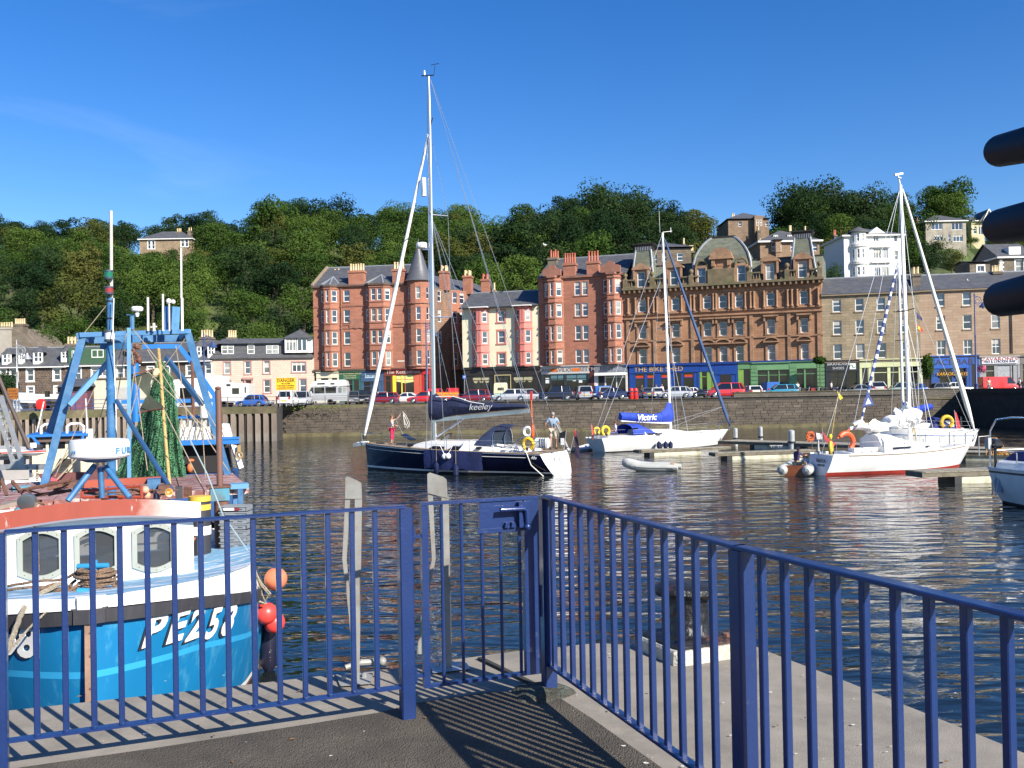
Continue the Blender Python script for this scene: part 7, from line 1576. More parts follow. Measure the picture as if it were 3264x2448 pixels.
# inflatables
def dinghy(label,uL,vL,uR,vR,W_,r,bow_left,lift=.25,col=(.42,.43,.40),cat='dinghy'):
  ax_=Axis(uL,vL,uR,vR); T=thing('inflatable_dinghy',label,cat,ax_.loc,ax_.rz); Ln=ax_.W; m_=mat('hypalon_%d'%int(col[0]*99),col,.5,var=.08,dirt=(.25,.25,.22),dirt_amt=.3)
  fx=(lambda x:x)if bow_left else(lambda x:Ln-x); pts=[]; w=W_/2-r
  for s,seq in((-1,(1.0,.8,.5,.3)),(0,(.15,.08,.06,.08,.15)),(1,(.3,.5,.8,1.0))):
    for i,f in enumerate(seq):
      y={-1:-w,1:w}.get(s)if s else(-w*.85,-w*.5,0,w*.5,w*.85)[i]; pts.append((fx(Ln*f),y,r*.75+lift*max(0,1-f/.4)**1.4))
  MB().tube(pts,[r*.55,r]+[r]*(len(pts)-4)+[r,r*.55],12).build('tube',m_,T,True)
  MB().tube([(p[0],p[1]*1.0+(-.01 if p[1]<0 else .01)-(r*1.0 if p[1]<0 else-r),p[2])for p in pts if abs(p[1])>w*.9],.025,5).build('rubbing_strake',mat('grey_strake',(.2,.2,.2),.6),T)if 0 else None
  n=len(pts)//2-1; MB().tube([(p[0],p[1]-r*.98,p[2])for p in pts[:4]]+[(fx(Ln*.06)+(-.9 if bow_left else .9)*r*0,-w*.6-r*.8,r*.75+lift*.8)],.03,5).build('rubbing_strake',mat('grey_strake',(.16,.16,.16),.6),T)
  MB().box(min(fx(Ln*.9),fx(Ln*.2)),max(fx(Ln*.9),fx(Ln*.2)),-w,w,.05,.12).build('floor',mat('dinghy_floor',(.25,.25,.24),.6),T); MB().box(fx(Ln*.88)-.03,fx(Ln*.88)+.03,-w,w,.02,r*1.9).build('transom_board',mat('ply_board',(.30,.22,.14),.6),T)
  MB().box(fx(Ln*.55)-.12,fx(Ln*.55)+.12,-w,w,r*1.3,r*1.4).build('thwart',m_,T); return T,ax_
dinghy('pale grey inflatable dinghy drifting in open water left of the pontoon finger',1984,1497,2166,1499,1.5,.22,True,.3)
dinghy('white inflatable dinghy towed behind the stern of the dark yacht',1822,1440,1888,1434,1.3,.18,False,.2,(.55,.56,.56))

# -- white yacht with bright blue sail cover
ax=Axis(1893,1443,2312,1418); T=thing('yacht','white yacht with bright blue sail cover moored at the pontoon in mid harbour','yacht',ax.loc,ax.rz); X,Z,A=ax.x,ax.z,ax.at; L_=ax.W
zb=A(2330,1370)[1]; zs=A(1900,1397)[1]; H_=Hull(L_+.3,3.2,zb,zs,False,.6,1.1,.5,.4,.55,.08)
build_hull(T,H_,[(0,.93,gel,'hull'),(.93,1,antifoul_b,'waterline_band')],gel,gel,antifoul_b)
coachroof(T,X(2022),X(2215),1.05,.35,zs,Z(2060,1368),Z(2200,1372),gel,.5,fore='R'); coachroof(T,X(1910),X(2040),1.0,1.1,zs-.05,Z(1930,1390),Z(2040,1385),gel,0,'cockpit_coaming')
for a,b in((2058,2080),(2086,2104)):MB().box(X(a,-1),X(b,-1),-1.06,-.9,Z(a,1386,-1),Z(a,1381,-1)).build('cabin_window',win_d,T)
xm=X(2133); ztop=A(2110,742)[1]; zm0=Z(2134,1372); xt=A(2112,742)[0]
MB().loft([[(x+.11*k*math.cos(a),.075*k*math.sin(a),z)for a in[2*PI*j/12 for j in range(12)]]for x,z,k in((xm,zm0,1),(xm+(xt-xm)*.6,zm0+(ztop-zm0)*.6,1),(xt,ztop,.75))]).build('mast',gel,T,True)
cover(T,ax,[(1976,1315,1339),(1978,1314,1340),(2030,1317,1344),(2085,1320,1346),(2108,1314,1346),(2120,1300,1347),(2128,1282,1347),(2133,1280,1347),(2139,1282,1347)],blue_c,.2)
x,z=A(2061,1331,-.3); text('lettering','Victric',gel,T,(x,-.30,z),(PI/2,0,0),.60,.25,1.15,.01,off=.014)
MB().tube([(X(1974),0,Z(1974,1341)),(xm,0,Z(2130,1349))],.08,8).build('boom',gel,T,True)
a,b=A(2117,758),A(2329,1366); st=lambda f:(a[0]+(b[0]-a[0])*f,0,a[1]+(b[1]-a[1])*f)
MB().tube([st(f)for f in(0,.05,.5,.93,.97,1)],[.03,.07,.12,.13,.05,.03],8).build('furled_genoa',mat('steel_blue_sail',(.05,.10,.22),.6,var=.2),T,True)
rigwires(T,[((xt,0,ztop),H_.pt(1,0,0)),((xt,0,ztop),H_.pt(.5,0,-1)),((xt,0,ztop),H_.pt(.5,0,1)),((X(2122),0,Z(2122,1020)),H_.pt(.42,0,-1)),((X(2122),0,Z(2122,1020)),H_.pt(.52,0,-1)),((xm,0,Z(2133,1345)),st(.88)),((X(2120),0,zm0+.1),st(.88)),(H_.pt(1,0,-.5),(X(2108),0,Z(2108,900)))],.014)
for s in(-1,1):zz=Z(2120,1045); MB().tube([(X(2122),0,zz),(X(2122),s*.9,zz)],.025,5).build('spreader',gel,T)
MB().bar((xt,0,ztop+.05),(xt+.9,0,ztop+.2),.03).bar((xt-.25,0,ztop),(xt-.3,0,ztop+1.6),.015).bar((xt+.8,0,ztop+.1),(xt+.8,0,ztop+.45),.03).build('masthead_gear',gel,T)
x0,x1=X(1985),X(2062); zt=Z(2010,1351); zb_=Z(2010,1383); MB().loft([[(x0+(x1-x0)*f,-1.0*math.cos(q),zb_+(zt-zb_)*h*math.sin(q)**.6)for q in[PI*j/10 for j in range(11)]]for f,h in((0,1),(.45,1.0),(.8,.5),(1,.1))],False,False).build('sprayhood',blue_c,T,True)
MB().box(x0+.02,x0+.5,-.95,-.9,zb_,zb_+(zt-zb_)*.65).build('hood_window',win_d,T)
lifelines(T,H_,.12,.8,6,.58)
m1=MB()
for s in(-1,1):m1.tube([H_.pt(.12,0,s),H_.pt(.12,0,s)+Vector((0,0,.62)),H_.pt(0,0,0)+Vector((.45,s*.1,.72)),H_.pt(0,0,0)+Vector((0,s*.08,0))],.02,6).tube([H_.pt(.86,0,s)+Vector((0,0,.6)),H_.pt(.99,0,s)+Vector((0,0,.62)),H_.pt(.99,0,s)],.02,6)
m1.tube([H_.pt(.99,0,-1)+Vector((0,0,.62)),H_.pt(.99,0,1)+Vector((0,0,.62))],.02,6).build('guard_rails',chrome,T,True)
horseshoe(ax,1930,1374,-1.05,'yellow ring lifebuoy at the stern of the blue covered yacht',.30,(.72,.50,.03)); horseshoe(ax,1902,1373,.4,'smaller yellow lifebuoy furthest aft on the blue covered yacht',.22,(.72,.50,.03))
person('person in a pale striped top sitting in the cockpit of the blue covered yacht',tuple(onaxis(ax,1962,1398,0)-Vector((0,0,.45))),-PI/2,(.55,.50,.62),(.1,.1,.2),(.12,.05,.03),dict(kl=(-.1,-.42,.92),kr=(.1,-.42,.92),al=(-.1,-.44,.5),ar=(.1,-.44,.5),tl=(-.1,-.56,.46),tr=(.1,-.56,.46),wl=(-.2,-.3,1.05),wr=(.2,-.3,1.05)),1.7)
t=thing('flag','red ensign furled on a staff at the stern of the blue covered yacht','flag',onaxis(ax,1890,1396,0),ax.rz); MB().tube([(0,0,-.2),(-.15,0,1.0)],.02,5).build('staff',galv,t); MB().loft([[(-.14,0,.95),(0,.03,.85)],[(-.1,0,.4),(.08,.03,.35)],[(-.05,0,-.1),(.06,0,-.12)]],False,False).build('cloth',mat('flag_red',(.6,.05,.03),.6),t,fix=False)
bf=mat('dark_blue_fender',(.012,.018,.06),.35)
for u_,l_ in((2100,'left dark fender between the blue covered yacht and the pontoon finger'),(2121,'middle dark fender between the blue covered yacht and the pontoon finger'),(2137,'right dark fender between the blue covered yacht and the pontoon finger')):fender(l_,onaxis(ax,u_,1405,-1.75),.17,.62,bf,ropez=.6)

# -- white yacht with red antifouling at the right
ax=Axis(2606,1514,3066,1490); T=thing('yacht','white yacht with red waterline and loose white sails on its boom at the right','yacht',ax.loc,ax.rz); X,Z,A=ax.x,ax.z,ax.at; L_=ax.W
zb=A(3108,1411)[1]; zs=A(2660,1447)[1]; H_=Hull(L_+.7,2.9,zb,zs,False,.62,.95,-.25,.42,.52,.10)
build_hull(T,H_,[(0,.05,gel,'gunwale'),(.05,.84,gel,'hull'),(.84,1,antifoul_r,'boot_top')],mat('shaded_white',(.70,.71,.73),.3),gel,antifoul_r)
MB().tube([H_.pt(.1+.8*i/14,.03,-1)+Vector((0,-.02,0))for i in range(15)],.02,5).build('rubbing_strake',teak,T)
coachroof(T,X(2772),X(2990),.95,.45,zs,Z(2800,1394),Z(2980,1416),gel,.25,fore='R'); coachroof(T,X(2670),X(2775),.95,.98,zs-.1,Z(2690,1440),Z(2770,1440),gel,0,'cockpit_coaming')
MB().prism([(X(2838,-.9),-.93,Z(2838,1433,-.9)),(X(2904,-.9),-.86,Z(2904,1427,-.9)),(X(2898,-.9),-.84,Z(2898,1422,-.9)),(X(2842,-.9),-.9,Z(2842,1426,-.9))],(0,.1,0)).build('cabin_window',win_d,T); MB().box(X(2948,-.7),X(2958,-.7),-.72,-.6,Z(2948,1425,-.7),Z(2948,1421,-.7)).build('cabin_window',win_d,T)
MB().box(X(2684),X(2758),-.75,-.3,Z(2700,1438),Z(2700,1426)).build('cockpit_locker',gel,T)
xm=X(2895); zm0=Z(2896,1410); xt,ztop=A(2870,590)
MB().loft([[(x+.115*k*math.cos(a),.08*k*math.sin(a),z)for a in[2*PI*j/12 for j in range(12)]]for x,z,k in((xm,zm0,1),((xm+xt)/2,(zm0+ztop)/2,1),(xt,ztop,.8))]).build('mast',gel,T,True)
sail_m=mat('crumpled_sail',(.74,.73,.70),.7,var=.06,bump=1.0,bscale=2.5)
def lumpy(secs,amp,seed,th_=.3,n=16):
  rings=[]
  for q,(u,vt,vb)in enumerate(secs):
    x,zt=A(u,vt); zb__=A(u,vb)[1]; zc=(zt+zb__)/2; h=(zt-zb__)/2; rings.append([Vector((x,th_*math.sin(a),zc+h*math.cos(a)))for a in[2*PI*j/n for j in range(n)]])
  fine=[]
  for i in range(len(rings)-1):
    for k in range(4):fine.append([rings[i][j].lerp(rings[i+1][j],k/4)for j in range(n)])
  fine.append(rings[-1]); out_=[]
  for r in fine:out_.append([p+Vector((noise.noise(p*2.6+Vector((seed,0,0))),noise.noise(p*3.1+Vector((0,seed,0))),noise.noise(p*2.8+Vector((0,0,seed)))))*amp for p in r])
  return MB().loft(out_)
lumpy([(2720,1352,1360),(2745,1347,1366),(2775,1345,1378),(2800,1344,1380),(2830,1338,1364),(2838,1325,1364),(2860,1305,1370),(2872,1292,1366),(2882,1288,1358),(2898,1290,1358),(2912,1293,1366),(2918,1310,1362),(2926,1332,1352)],.32,1.3,.30).build('loose_mainsail',sail_m,T,True)
lumpy([(2772,1384,1442),(2790,1380,1438),(2822,1384,1430),(2848,1392,1424),(2856,1404,1420)],.10,4.2,.8).build('sprayhood',gel,T,True)
MB().tube([(X(2714),0,Z(2714,1356)),(xm,0,Z(2890,1348))],.09,8).build('boom',mat('cream_boom',(.62,.50,.20),.5),T,True)
MB().tube([(X(2654),-.2,Z(2654,1397)),(X(2712),0,Z(2712,1362))],.045,6).build('outboard_davit',mat('orange_red_tube',(.6,.1,.03),.5),T); MB().box(X(2702),X(2712),-.08,.08,Z(2706,1370),Z(2706,1360)).build('davit_end',gel,T)
a,b=A(2877,602),A(3106,1372); MB().tube([(a[0]+(b[0]-a[0])*f,0,a[1]+(b[1]-a[1])*f)for f in(0,.04,.5,.72,.9,.98,1)],[.03,.06,.10,.13,.13,.06,.03],9).build('furled_genoa',mat('furled_sail',(.70,.69,.62),.7,var=.1),T,True)
rigwires(T,[((xt,0,ztop-.1),H_.pt(1,0,0)),((xt,0,ztop-.1),H_.pt(.42,0,-1)),((xt,0,ztop-.1),H_.pt(.42,0,1)),((X(2885),0,Z(2885,990)),H_.pt(.36,0,-1)),((X(2885),0,Z(2885,990)),H_.pt(.5,0,-1)),((xt,0,ztop),(X(2716),0,Z(2716,1356)))],.012)
for s in(-1,1):zz=Z(2883,992); MB().tube([(X(2883),0,zz),(X(2883)+s*.15,s*.9,zz+.05)],.025,5).build('spreader',black,T)
MB().ball((xt-.05,0,ztop+.35),.1,8,(1,1,.6)).bar((xt-.35,0,ztop+.5),(xt+.15,0,ztop+.6),.1).bar((xt,0,ztop),(xt-.15,0,ztop+.5),.05).build('masthead_gear',gel,T)
lifelines(T,H_,.1,.82,6,.62)
m1=MB()
for s in(-1,1):m1.tube([H_.pt(.1,0,s),H_.pt(.1,0,s)+Vector((0,0,.62)),H_.pt(0,0,0)+Vector((.35,s*.15,.72)),H_.pt(0,0,0)],.02,6).tube([H_.pt(.84,0,s)+Vector((0,0,.6)),H_.pt(.98,0,s)+Vector((0,0,.65)),H_.pt(.98,0,s)],.02,6)
m1.tube([H_.pt(.98,0,-1)+Vector((0,0,.65)),H_.pt(.98,0,1)+Vector((0,0,.65))],.02,6).build('guard_rails',chrome,T,True)
c=H_.pt(1,.3,-.15); tm_=mat('hull_lettering',(.03,.04,.08),.5)
for tx,dz,s in(('FREYA',0,.26),('TROON',-.22,.15)):text('lettering',tx,tm_,T,(c.x-.07,c.y,c.z+dz),(PI/2+.1,0,-PI/2),s,0,1.0)
MB().tube([(xm,.1,zm0),(xm+.15,-.12,zm0+.8),(xm+.3,-.1,zm0+.02),(xm+.32,-.12,zm0-.25)],.05,6).build('hanging_ropes',mat('ochre_rope',(.42,.30,.06),.9,var=.4,scale=20),T)
t=thing('outboard_motor','pale grey outboard motor clamped to the stern rail of the red lined yacht','outboard motor',onaxis(ax,2608,1400,-.2),ax.rz); MB().loft([[(x,y,z)for x,y in((-.16,-.12),(.16,-.12),(.16,.12),(-.16,.12))]for z in(0,.05)]+[[(-.2,-.14,.15),(.22,-.14,.12),(.22,.14,.12),(-.2,.14,.15)],[(-.18,-.1,.32),(.18,-.1,.26),(.18,.1,.26),(-.18,.1,.32)]]).build('cowl',mat('pale_grey_cowl',(.42,.43,.42),.4),t,True); MB().lathe([(.05,0),(.05,-.5),(.09,-.6),(.04,-.75)],n=8).build('leg',mat('pale_grey_cowl',(.42,.43,.42),.4),t,True)
t=thing('coiled_line','bundle of orange line hanging on the stern rail beside the outboard','rope',onaxis(ax,2583,1383,-.3)); m1=MB()
for i in range(7):m1.torus((RND.uniform(-.05,.05),i*.03-.1,-.1+RND.uniform(-.1,.1)),.16+RND.uniform(-.03,.05),.02,'Y',12,5)
m1.build('coils',mat('orange_line',(.6,.13,.04),.8,var=.3),t)
t=thing('lifebuoy','orange life ring lying on the cockpit rail of the red lined yacht','lifebuoy',onaxis(ax,2696,1408,-.2),ax.rz); MB().torus((0,0,0),.42,.12,'Y',20,8,-.9,2.5).build('ring',mat('orange_ring',(.70,.09,.02),.5),t,True)
horseshoe(ax,2648,1428,-1.05,'yellow horseshoe lifebuoy at the transom of the red lined yacht',.26,(.55,.38,.05),rz=ax.rz+.8)
t=thing('flag','drooping red ensign across the transom of the red lined yacht','flag',onaxis(ax,2622,1380,-.4),ax.rz); MB().loft([[(0,0,.1),(.0,.1,.05)],[(.25,-.05,-.25),(.1,0,-.35)],[(.55,-.05,-.42),(.4,0,-.6)],[(.78,0,-.5),(.6,0,-.72)]],False,False).build('cloth',mat('dull_red_cloth',(.36,.05,.05),.8,var=.3),t,fix=False); MB().tube([(0,0,-.6),(-.02,0,.25)],.015,5).build('staff',galv,t)
t=thing('danbuoy','thin cane danbuoy with yellow flag at the stern of the red lined yacht','danbuoy',onaxis(ax,2647,1398,.2)); MB().tube([(0,0,-.2),(.4,0,2.1)],.018,5).build('pole',mat('cane',(.5,.36,.12),.6),t); MB().loft([[(.38,0,2.35),(.42,.02,2.2)],[(.55,.03,2.15),(.5,0,1.95)],[(.68,0,2.0),(.55,.03,1.9)]],False,False).build('flag',mat('yellow_flag',(.72,.58,.03),.7),t,fix=False); MB().lathe([(.06,0),(.1,.1),(.06,.22)],n=8).build('float',mat('yellow_flag',(.72,.58,.03),.7),t)
# dinghy with man
ax2=Axis(2478,1517,2588,1519); T2=thing('tender','grey tubed tender with varnished wooden transom at the stern of the red lined yacht','dinghy',ax2.loc,ax2.rz); X2=ax2.x; W2=ax2.W; gt=mat('hypalon_42',(.42,.43,.40),.5)
for x in(.22,W2-.22):MB().tube([(x,0,.25),(x,.12,.28),(x,1.5,.28),((x+W2/2)/2,2.8,.42),(W2/2,3.0,.45)],[.12,.25,.25,.24,.2],14).build('tube',gt,T2,True)
MB().hexa([(.35,.2,-.08),(W2-.35,.2,-.08),(W2-.35,.26,-.08),(.35,.26,-.08),(.35,.2,.5),(W2-.35,.2,.5),(W2-.35,.26,.5),(.35,.26,.5)]).build('transom_board',mat('varnished_ply',(.20,.065,.025),.35,var=.2),T2); MB().box(.3,W2-.3,.26,2.4,.0,.08).build('floor',gt,T2); MB().box(.3,W2-.3,.9,1.15,.42,.46).build('thwart',mat('ply_board',(.30,.22,.14),.6),T2)
c=onaxis(ax2,2538,1487,1.0); person('man in dark purple shirt sitting in the tender reaching for the red lined yacht',(c.x,c.y,.47-.62),PI/2+.3,(.055,.03,.085),(.25,.24,.16),(.30,.18,.12),dict(pel=(0,0,.72),belly=(0,-.02,.88),chest=(0,-.08,1.10),neck=(0,-.1,1.27),head=(0,-.13,1.41),top=(0,-.12,1.5),sl=(-.17,-.08,1.2),sr=(.17,-.08,1.2),hl=(-.1,-.02,.68),hr=(.1,-.02,.68),kl=(-.16,-.42,.78),kr=(.16,-.42,.78),al=(-.16,-.5,.42),ar=(.16,-.5,.42),tl=(-.16,-.64,.38),tr=(.16,-.64,.38),el=(-.22,-.3,1.08),er=(.22,-.3,1.02),wl=(-.15,-.55,1.1),wr=(.15,-.5,.95)),1.75,shorts=True)

# -- white yacht moored beyond it
ax=Axis(2775,1434,3000,1430); T=thing('yacht','white yacht with blue dodger lying beyond the red lined yacht','yacht',ax.loc,ax.rz); X,Z,A=ax.x,ax.z,ax.at; L_=X(3088)-X(2760); o_=X(2760)
zs=A(3086,1368)[1]; H_=Hull(L_,3.0,zs+.35,zs,True,.68,.8,.2,.35,.55,.05)
base_pt=H_.pt
H_.pt=lambda t,h,s:base_pt(t,h,s)+Vector((o_,0,0))
build_hull(T,H_,[(0,.93,gel,'hull'),(.93,1,antifoul_b,'waterline_band')],gel,gel,antifoul_b)
MB().tube([H_.pt(.02+.95*i/14,.30,-1)+Vector((0,-.02,0))for i in range(15)],.02,4).build('cove_line',mat('blue_line',(.05,.12,.35),.5),T)
coachroof(T,X(2850),X(3015),.4,1.0,zs,Z(2880,1352),Z(3000,1346),gel,.3)
MB().box(X(2930,-1),X(2952,-1),-1.0,-.85,Z(2930,1370,-1),Z(2930,1366,-1)).build('cabin_window',win_d,T); MB().box(X(2964,-1),X(2976,-1),-1.02,-.85,Z(2964,1369,-1),Z(2964,1366,-1)).build('cabin_window',win_d,T)
x0,x1=X(2945),X(3022); zt=Z(2960,1328); zb_=Z(3000,1366); MB().loft([[(x0+(x1-x0)*f,-1.05*math.cos(q),zb_+(zt-zb_)*h*math.sin(q)**.6)for q in[PI*j/10 for j in range(11)]]for f,h in((0,.4),(.2,1),(.5,.9),(1,.15))],False,False).build('dodger',mat('deep_blue_canvas',(.012,.022,.15),.7,var=.3,bump=.5),T,True)
xm=X(2874); xt,ztop=A(2864,838); MB().tube([(xm,0,Z(2874,1350)),(xt,0,ztop)],[.10,.08],10).build('mast',gel,T,True)
cover(T,ax,[(2876,1272,1300),(2880,1280,1308),(2890,1296,1312),(2912,1298,1316),(2940,1290,1314),(2966,1286,1306),(2970,1288,1302)],blue_c,.18)
a,b=A(2860,845),A(2742,1356); seg=36
for i in range(seg):
  f0_,f1_=i/seg,(i+1)/seg; p0=(a[0]+(b[0]-a[0])*f0_,0,a[1]+(b[1]-a[1])*f0_); p1=(a[0]+(b[0]-a[0])*f1_,0,a[1]+(b[1]-a[1])*f1_)
  MB().tube([p0,p1],.06+.05*math.sin(PI*f0_),7).build('furled_genoa_wrap',mat('blue_stripe_sail',(.05,.08,.25),.7)if i%2 else gel,T)
rigwires(T,[((xt,0,ztop),H_.pt(1,0,0)),((xt,0,ztop),H_.pt(.42,0,-1)),((xt,0,ztop),H_.pt(.42,0,1))],.012)
for s in(-1,1):zz=Z(2870,1085); MB().tube([(X(2868),0,zz),(X(2868),s*.9,zz)],.025,5).build('spreader',black,T)
lifelines(T,H_,.3,.95,5,.55); horseshoe(ax,3018,1345,-1.1,'yellow horseshoe lifebuoy on the rail of the yacht beyond the red lined one',.36,(.66,.40,.02))
t=thing('flag','red ensign on a staff at the stern of the yacht beyond the red lined one','flag',onaxis(ax,3050,1362,-.3),ax.rz); MB().tube([(0,0,-.3),(-.15,0,1.15)],.02,5).build('staff',galv,t); MB().loft([[(-.14,0,1.1),(0,.03,1.0)],[(-.1,0,.5),(.18,.03,.4)],[(-.02,0,-.05),(.28,0,-.15)]],False,False).build('cloth',mat('ensign_red',(.38,.02,.03),.7),t,fix=False)
t=thing('pennant','white and blue pennant on the furled foresail of the yacht beyond the red lined one','flag',onaxis(ax,2767,1268,-.2),ax.rz); MB().prism([(0,0,.5),(-.4,0,-.6),(.4,0,-.5)],(0,.02,0)).build('cloth',mat('blue_stripe_sail',(.05,.08,.25),.7),t); MB().prism([(0,-.01,.0),(-.2,-.01,-.45),(.2,-.01,-.4)],(0,-.01,0)).build('emblem',gel,t)
for u_,v_,c_,l_ in((2924,1008,(.02,.02,.08),'dark courtesy flag below the spreader of the right white mast'),(2926,1045,(.5,.05,.03),'small red and yellow flag below the spreader of the right white mast')):
  t=thing('courtesy_flag',l_,'flag',P(u_,v_,47)); m1=MB().loft([[(-.06,0,.25),(-.02,0,-.1)],[(.12,.04,.05),(.12,0,-.18)],[(.25,0,-.1),(.22,0,-.25)]],False,False).build('cloth',mat('flag_%d'%int(c_[0]*99),c_,.7),t,fix=False)
  if 'yellow' in l_:MB().poly([(-.02,-.02,.1),(.1,-.01,.02),(.1,-.02,-.12),(-.02,-.02,-.05)]).build('emblem',mat('yellow_flag',(.72,.58,.03),.7),t,fix=False)
  MB().tube([(-.06,0,.3),(-.02,0,-6.5)],.008,4).build('halyard',wire,t)

# -- yacht stern at the right edge
ax=Axis(3236,1598,3480,1640); T=thing('yacht','white yacht stern with blue canvas cut off by the right edge of the photo','yacht',ax.loc,ax.rz); X,Z,A=ax.x,ax.z,ax.at
zs=A(3236,1490)[1]; H_=Hull(7.5,2.7,zs+.3,zs,False,.75,.7,.25,.3,.5,.03); build_hull(T,H_,[(0,.06,gel,'gunwale'),(.06,.12,mat('dark_stripe',(.03,.035,.05),.5),'stripe'),(.12,.93,gel,'hull'),(.93,1,antifoul_b,'waterline_band')],gel,gel,antifoul_b)
coachroof(T,.3,2.6,.95,1.0,zs-.1,zs+.3,zs+.35,gel,0,'cockpit_coaming'); MB().hexa([(.5,-.7,zs+.33),(2.5,-.7,zs+.36),(2.5,.7,zs+.36),(.5,.7,zs+.33),(.6,-.4,zs+.62),(2.5,-.4,zs+.66),(2.5,.4,zs+.66),(.6,.4,zs+.62)]).build('canvas_cover',mat('deep_blue_canvas',(.012,.022,.15),.7,var=.3,bump=.5),T)
m1=MB().tube([(.1,-1.0,zs),(.15,-1.0,zs+1.35),(.35,-.9,zs+1.75),(1.2,-.85,zs+1.85),(2.4,-.85,zs+1.85)],.035,8); m1.build('stern_arch',chrome,T,True); MB().tube([(.05,-.95,zs),(.05,-.95,zs+.65),(1.8,-1.15,zs+.65),(1.8,-1.15,zs)],.02,6).tube([(.05,-.95,zs+.65),(.05,.95,zs+.65)],.02,6).build('guard_rails',chrome,T,True)
MB().box(.0,.2,-1.12,-1.0,zs+.7,zs+1.1).build('instrument_box',mat('pale_grey_cowl',(.42,.43,.42),.4),T)
for dx in(.5,.72):MB().tube([(dx,-1.05,zs-.1),(dx-.12,-1.15,.3)],.02,5).build('ladder_rope',rope_w,T)
MB().box(.42,.75,-1.06,-1.0,zs*.35,zs*.75).build('hull_patch',mat('hull_smudge',(.30,.33,.42),.5),T)
t=thing('outboard_motor','black outboard motor on the stern of the yacht at the right edge','outboard motor',onaxis(ax,3172,1420,-.8),ax.rz); MB().loft([[(-.14,-.12,-.1),(.16,-.12,-.1),(.16,.12,-.1),(-.14,.12,-.1)],[(-.22,-.14,0),(.24,-.14,0),(.24,.14,0),(-.22,.14,0)],[(-.24,-.13,.15),(.24,-.13,.12),(.24,.13,.12),(-.24,.13,.15)],[(-.16,-.08,.26),(.15,-.08,.22),(.15,.08,.22),(-.16,.08,.26)]]).build('cowl',mat('black_cowl',(.02,.022,.025),.25),t,True); MB().lathe([(.06,-.1),(.055,-.7),(.1,-.85),(.04,-1.05)],n=8).build('leg',mat('black_cowl',(.02,.022,.025),.25),t,True); MB().box(-.15,.2,-.145,-.135,.02,.05).build('stripe',gel,t)

# == PONTOONS
plank=mat('pontoon_timber',(.27,.24,.19),.9,var=.3,scale=3,dirt=(.14,.16,.08),dirt_amt=.5,rnd=.12); beam=mat('pontoon_beam',(.16,.14,.10),.9,var=.3,dirt=(.05,.05,.04),dirt_amt=.6); float_m=mat('pontoon_float',(.52,.50,.38),.7,var=.1,dirt=(.18,.17,.07),dirt_amt=.7,dscale=2)
def pontoon(label,p0,p1,w,z=.5,th_=.18,floats=(),step=.5,endcap=True):
  d=p1-p0; L_=d.length; rz=math.atan2(d.y,d.x); T=thing('pontoon',label,'pontoon',(p0.x,p0.y,0),rz)
  MB().box(0,L_,0,.12,z-th_-.04,z-.045).build('side_beam',beam,T); MB().box(0,L_,w-.12,w,z-th_-.04,z-.045).build('side_beam',beam,T); MB().box(-.12,0,0,w,z-th_-.06,z-.02).build('end_beam',beam,T)
  n=min(150,int(L_/step)); s=L_/n; pm_=MB().box(.012,s-.012,-.03,w+.03,z-.042,z).mesh('plank',plank)
  for i in range(n):inst('plank',pm_,T,(i*s,0,RND.uniform(-.004,.004)))
  for(a,b)in floats:MB().box(a,b,.05,w-.05,-.35,z-th_-.05).build('float',float_m,T); MB().box(a-.35,a-.02,.02,w-.02,-.4,z-th_-.05).build('float_frame',black,T)
  return T,d.normalized()
g2=lambda u,v,z=.5:G(u,v,z).xy
pontoon('main walkway pontoon running behind the blue covered yacht towards the right',g2(2292,1405),g2(3300,1436),2.2,floats=((3,6),(12,15),(20,23)),step=.6)
pontoon('short pontoon finger alongside the white yacht with the blue cover',g2(2042,1431),g2(2330,1420),.9,.42,.14,((1.0,4.4),))
pontoon('pontoon finger with big white float between the grey dinghy and the red lined yacht',g2(2286,1441),g2(2600,1431),1.0,.45,.16,((1.0,5.6),))
pontoon('near pontoon finger with white floats in front of the right edge yacht',g2(2948,1508),g2(3200,1500),1.3,.55,.2,((1.75,3.2),(3.5,5.2)),.3)
pontoon('pontoon section beyond the bow of the red lined yacht',g2(3040,1440),g2(3280,1444),1.6,.5,.2,((.6,3),(4,7)))
pile_w=mat('pile_steel',(.40,.42,.42),.5,.3,var=.2)
for u_,v0,v1,l_ in((2345,1365,1400,'pontoon pile nearest the bow of the blue covered yacht'),(2425,1360,1395,'second pontoon pile right of the blue covered yacht'),(2523,1371,1412,'thicker pontoon pile left of the grey outboard motor')):
  c=G(u_,v1,.5); t=thing('mooring_pile',l_,'pile',(c.x,c.y,0)); h=P(u_,v0,c.y).z; r=.16 if u_!=2523 else .22; MB().lathe([(r,-1.5),(r,h-.05),(r*.7,h),(.02,h+.03)],n=14).build('pile_tube',pile_w,t,True); MB().lathe([(r+.06,.5),(r+.06,.62)],n=14).build('collar',black,t)
for u_,v_,l_ in((2463,1427,'left steel cleat on the pontoon finger'),(2485,1427,'right steel cleat on the pontoon finger')):c=G(u_,v_,.5); t=thing('cleat',l_,'cleat',(c.x,c.y,.5)); MB().bar((-.2,0,.14),(.2,0,.14),.05).build('horn',galv,t); MB().bar((-.08,0,0),(-.08,0,.12),.04).bar((.08,0,0),(.08,0,.12),.04).build('foot',galv,t)
c=G(3148,1452,.5); t=thing('net_bundle','bundle of orange netting hung on a frame on the pontoon by the bow','net',(c.x,c.y,.5)); MB().tube([(-.45,0,0),(-.45,0,1.0),(.1,0,1.05),(.1,0,0)],.03,6).build('frame',galv,t); m1=MB()
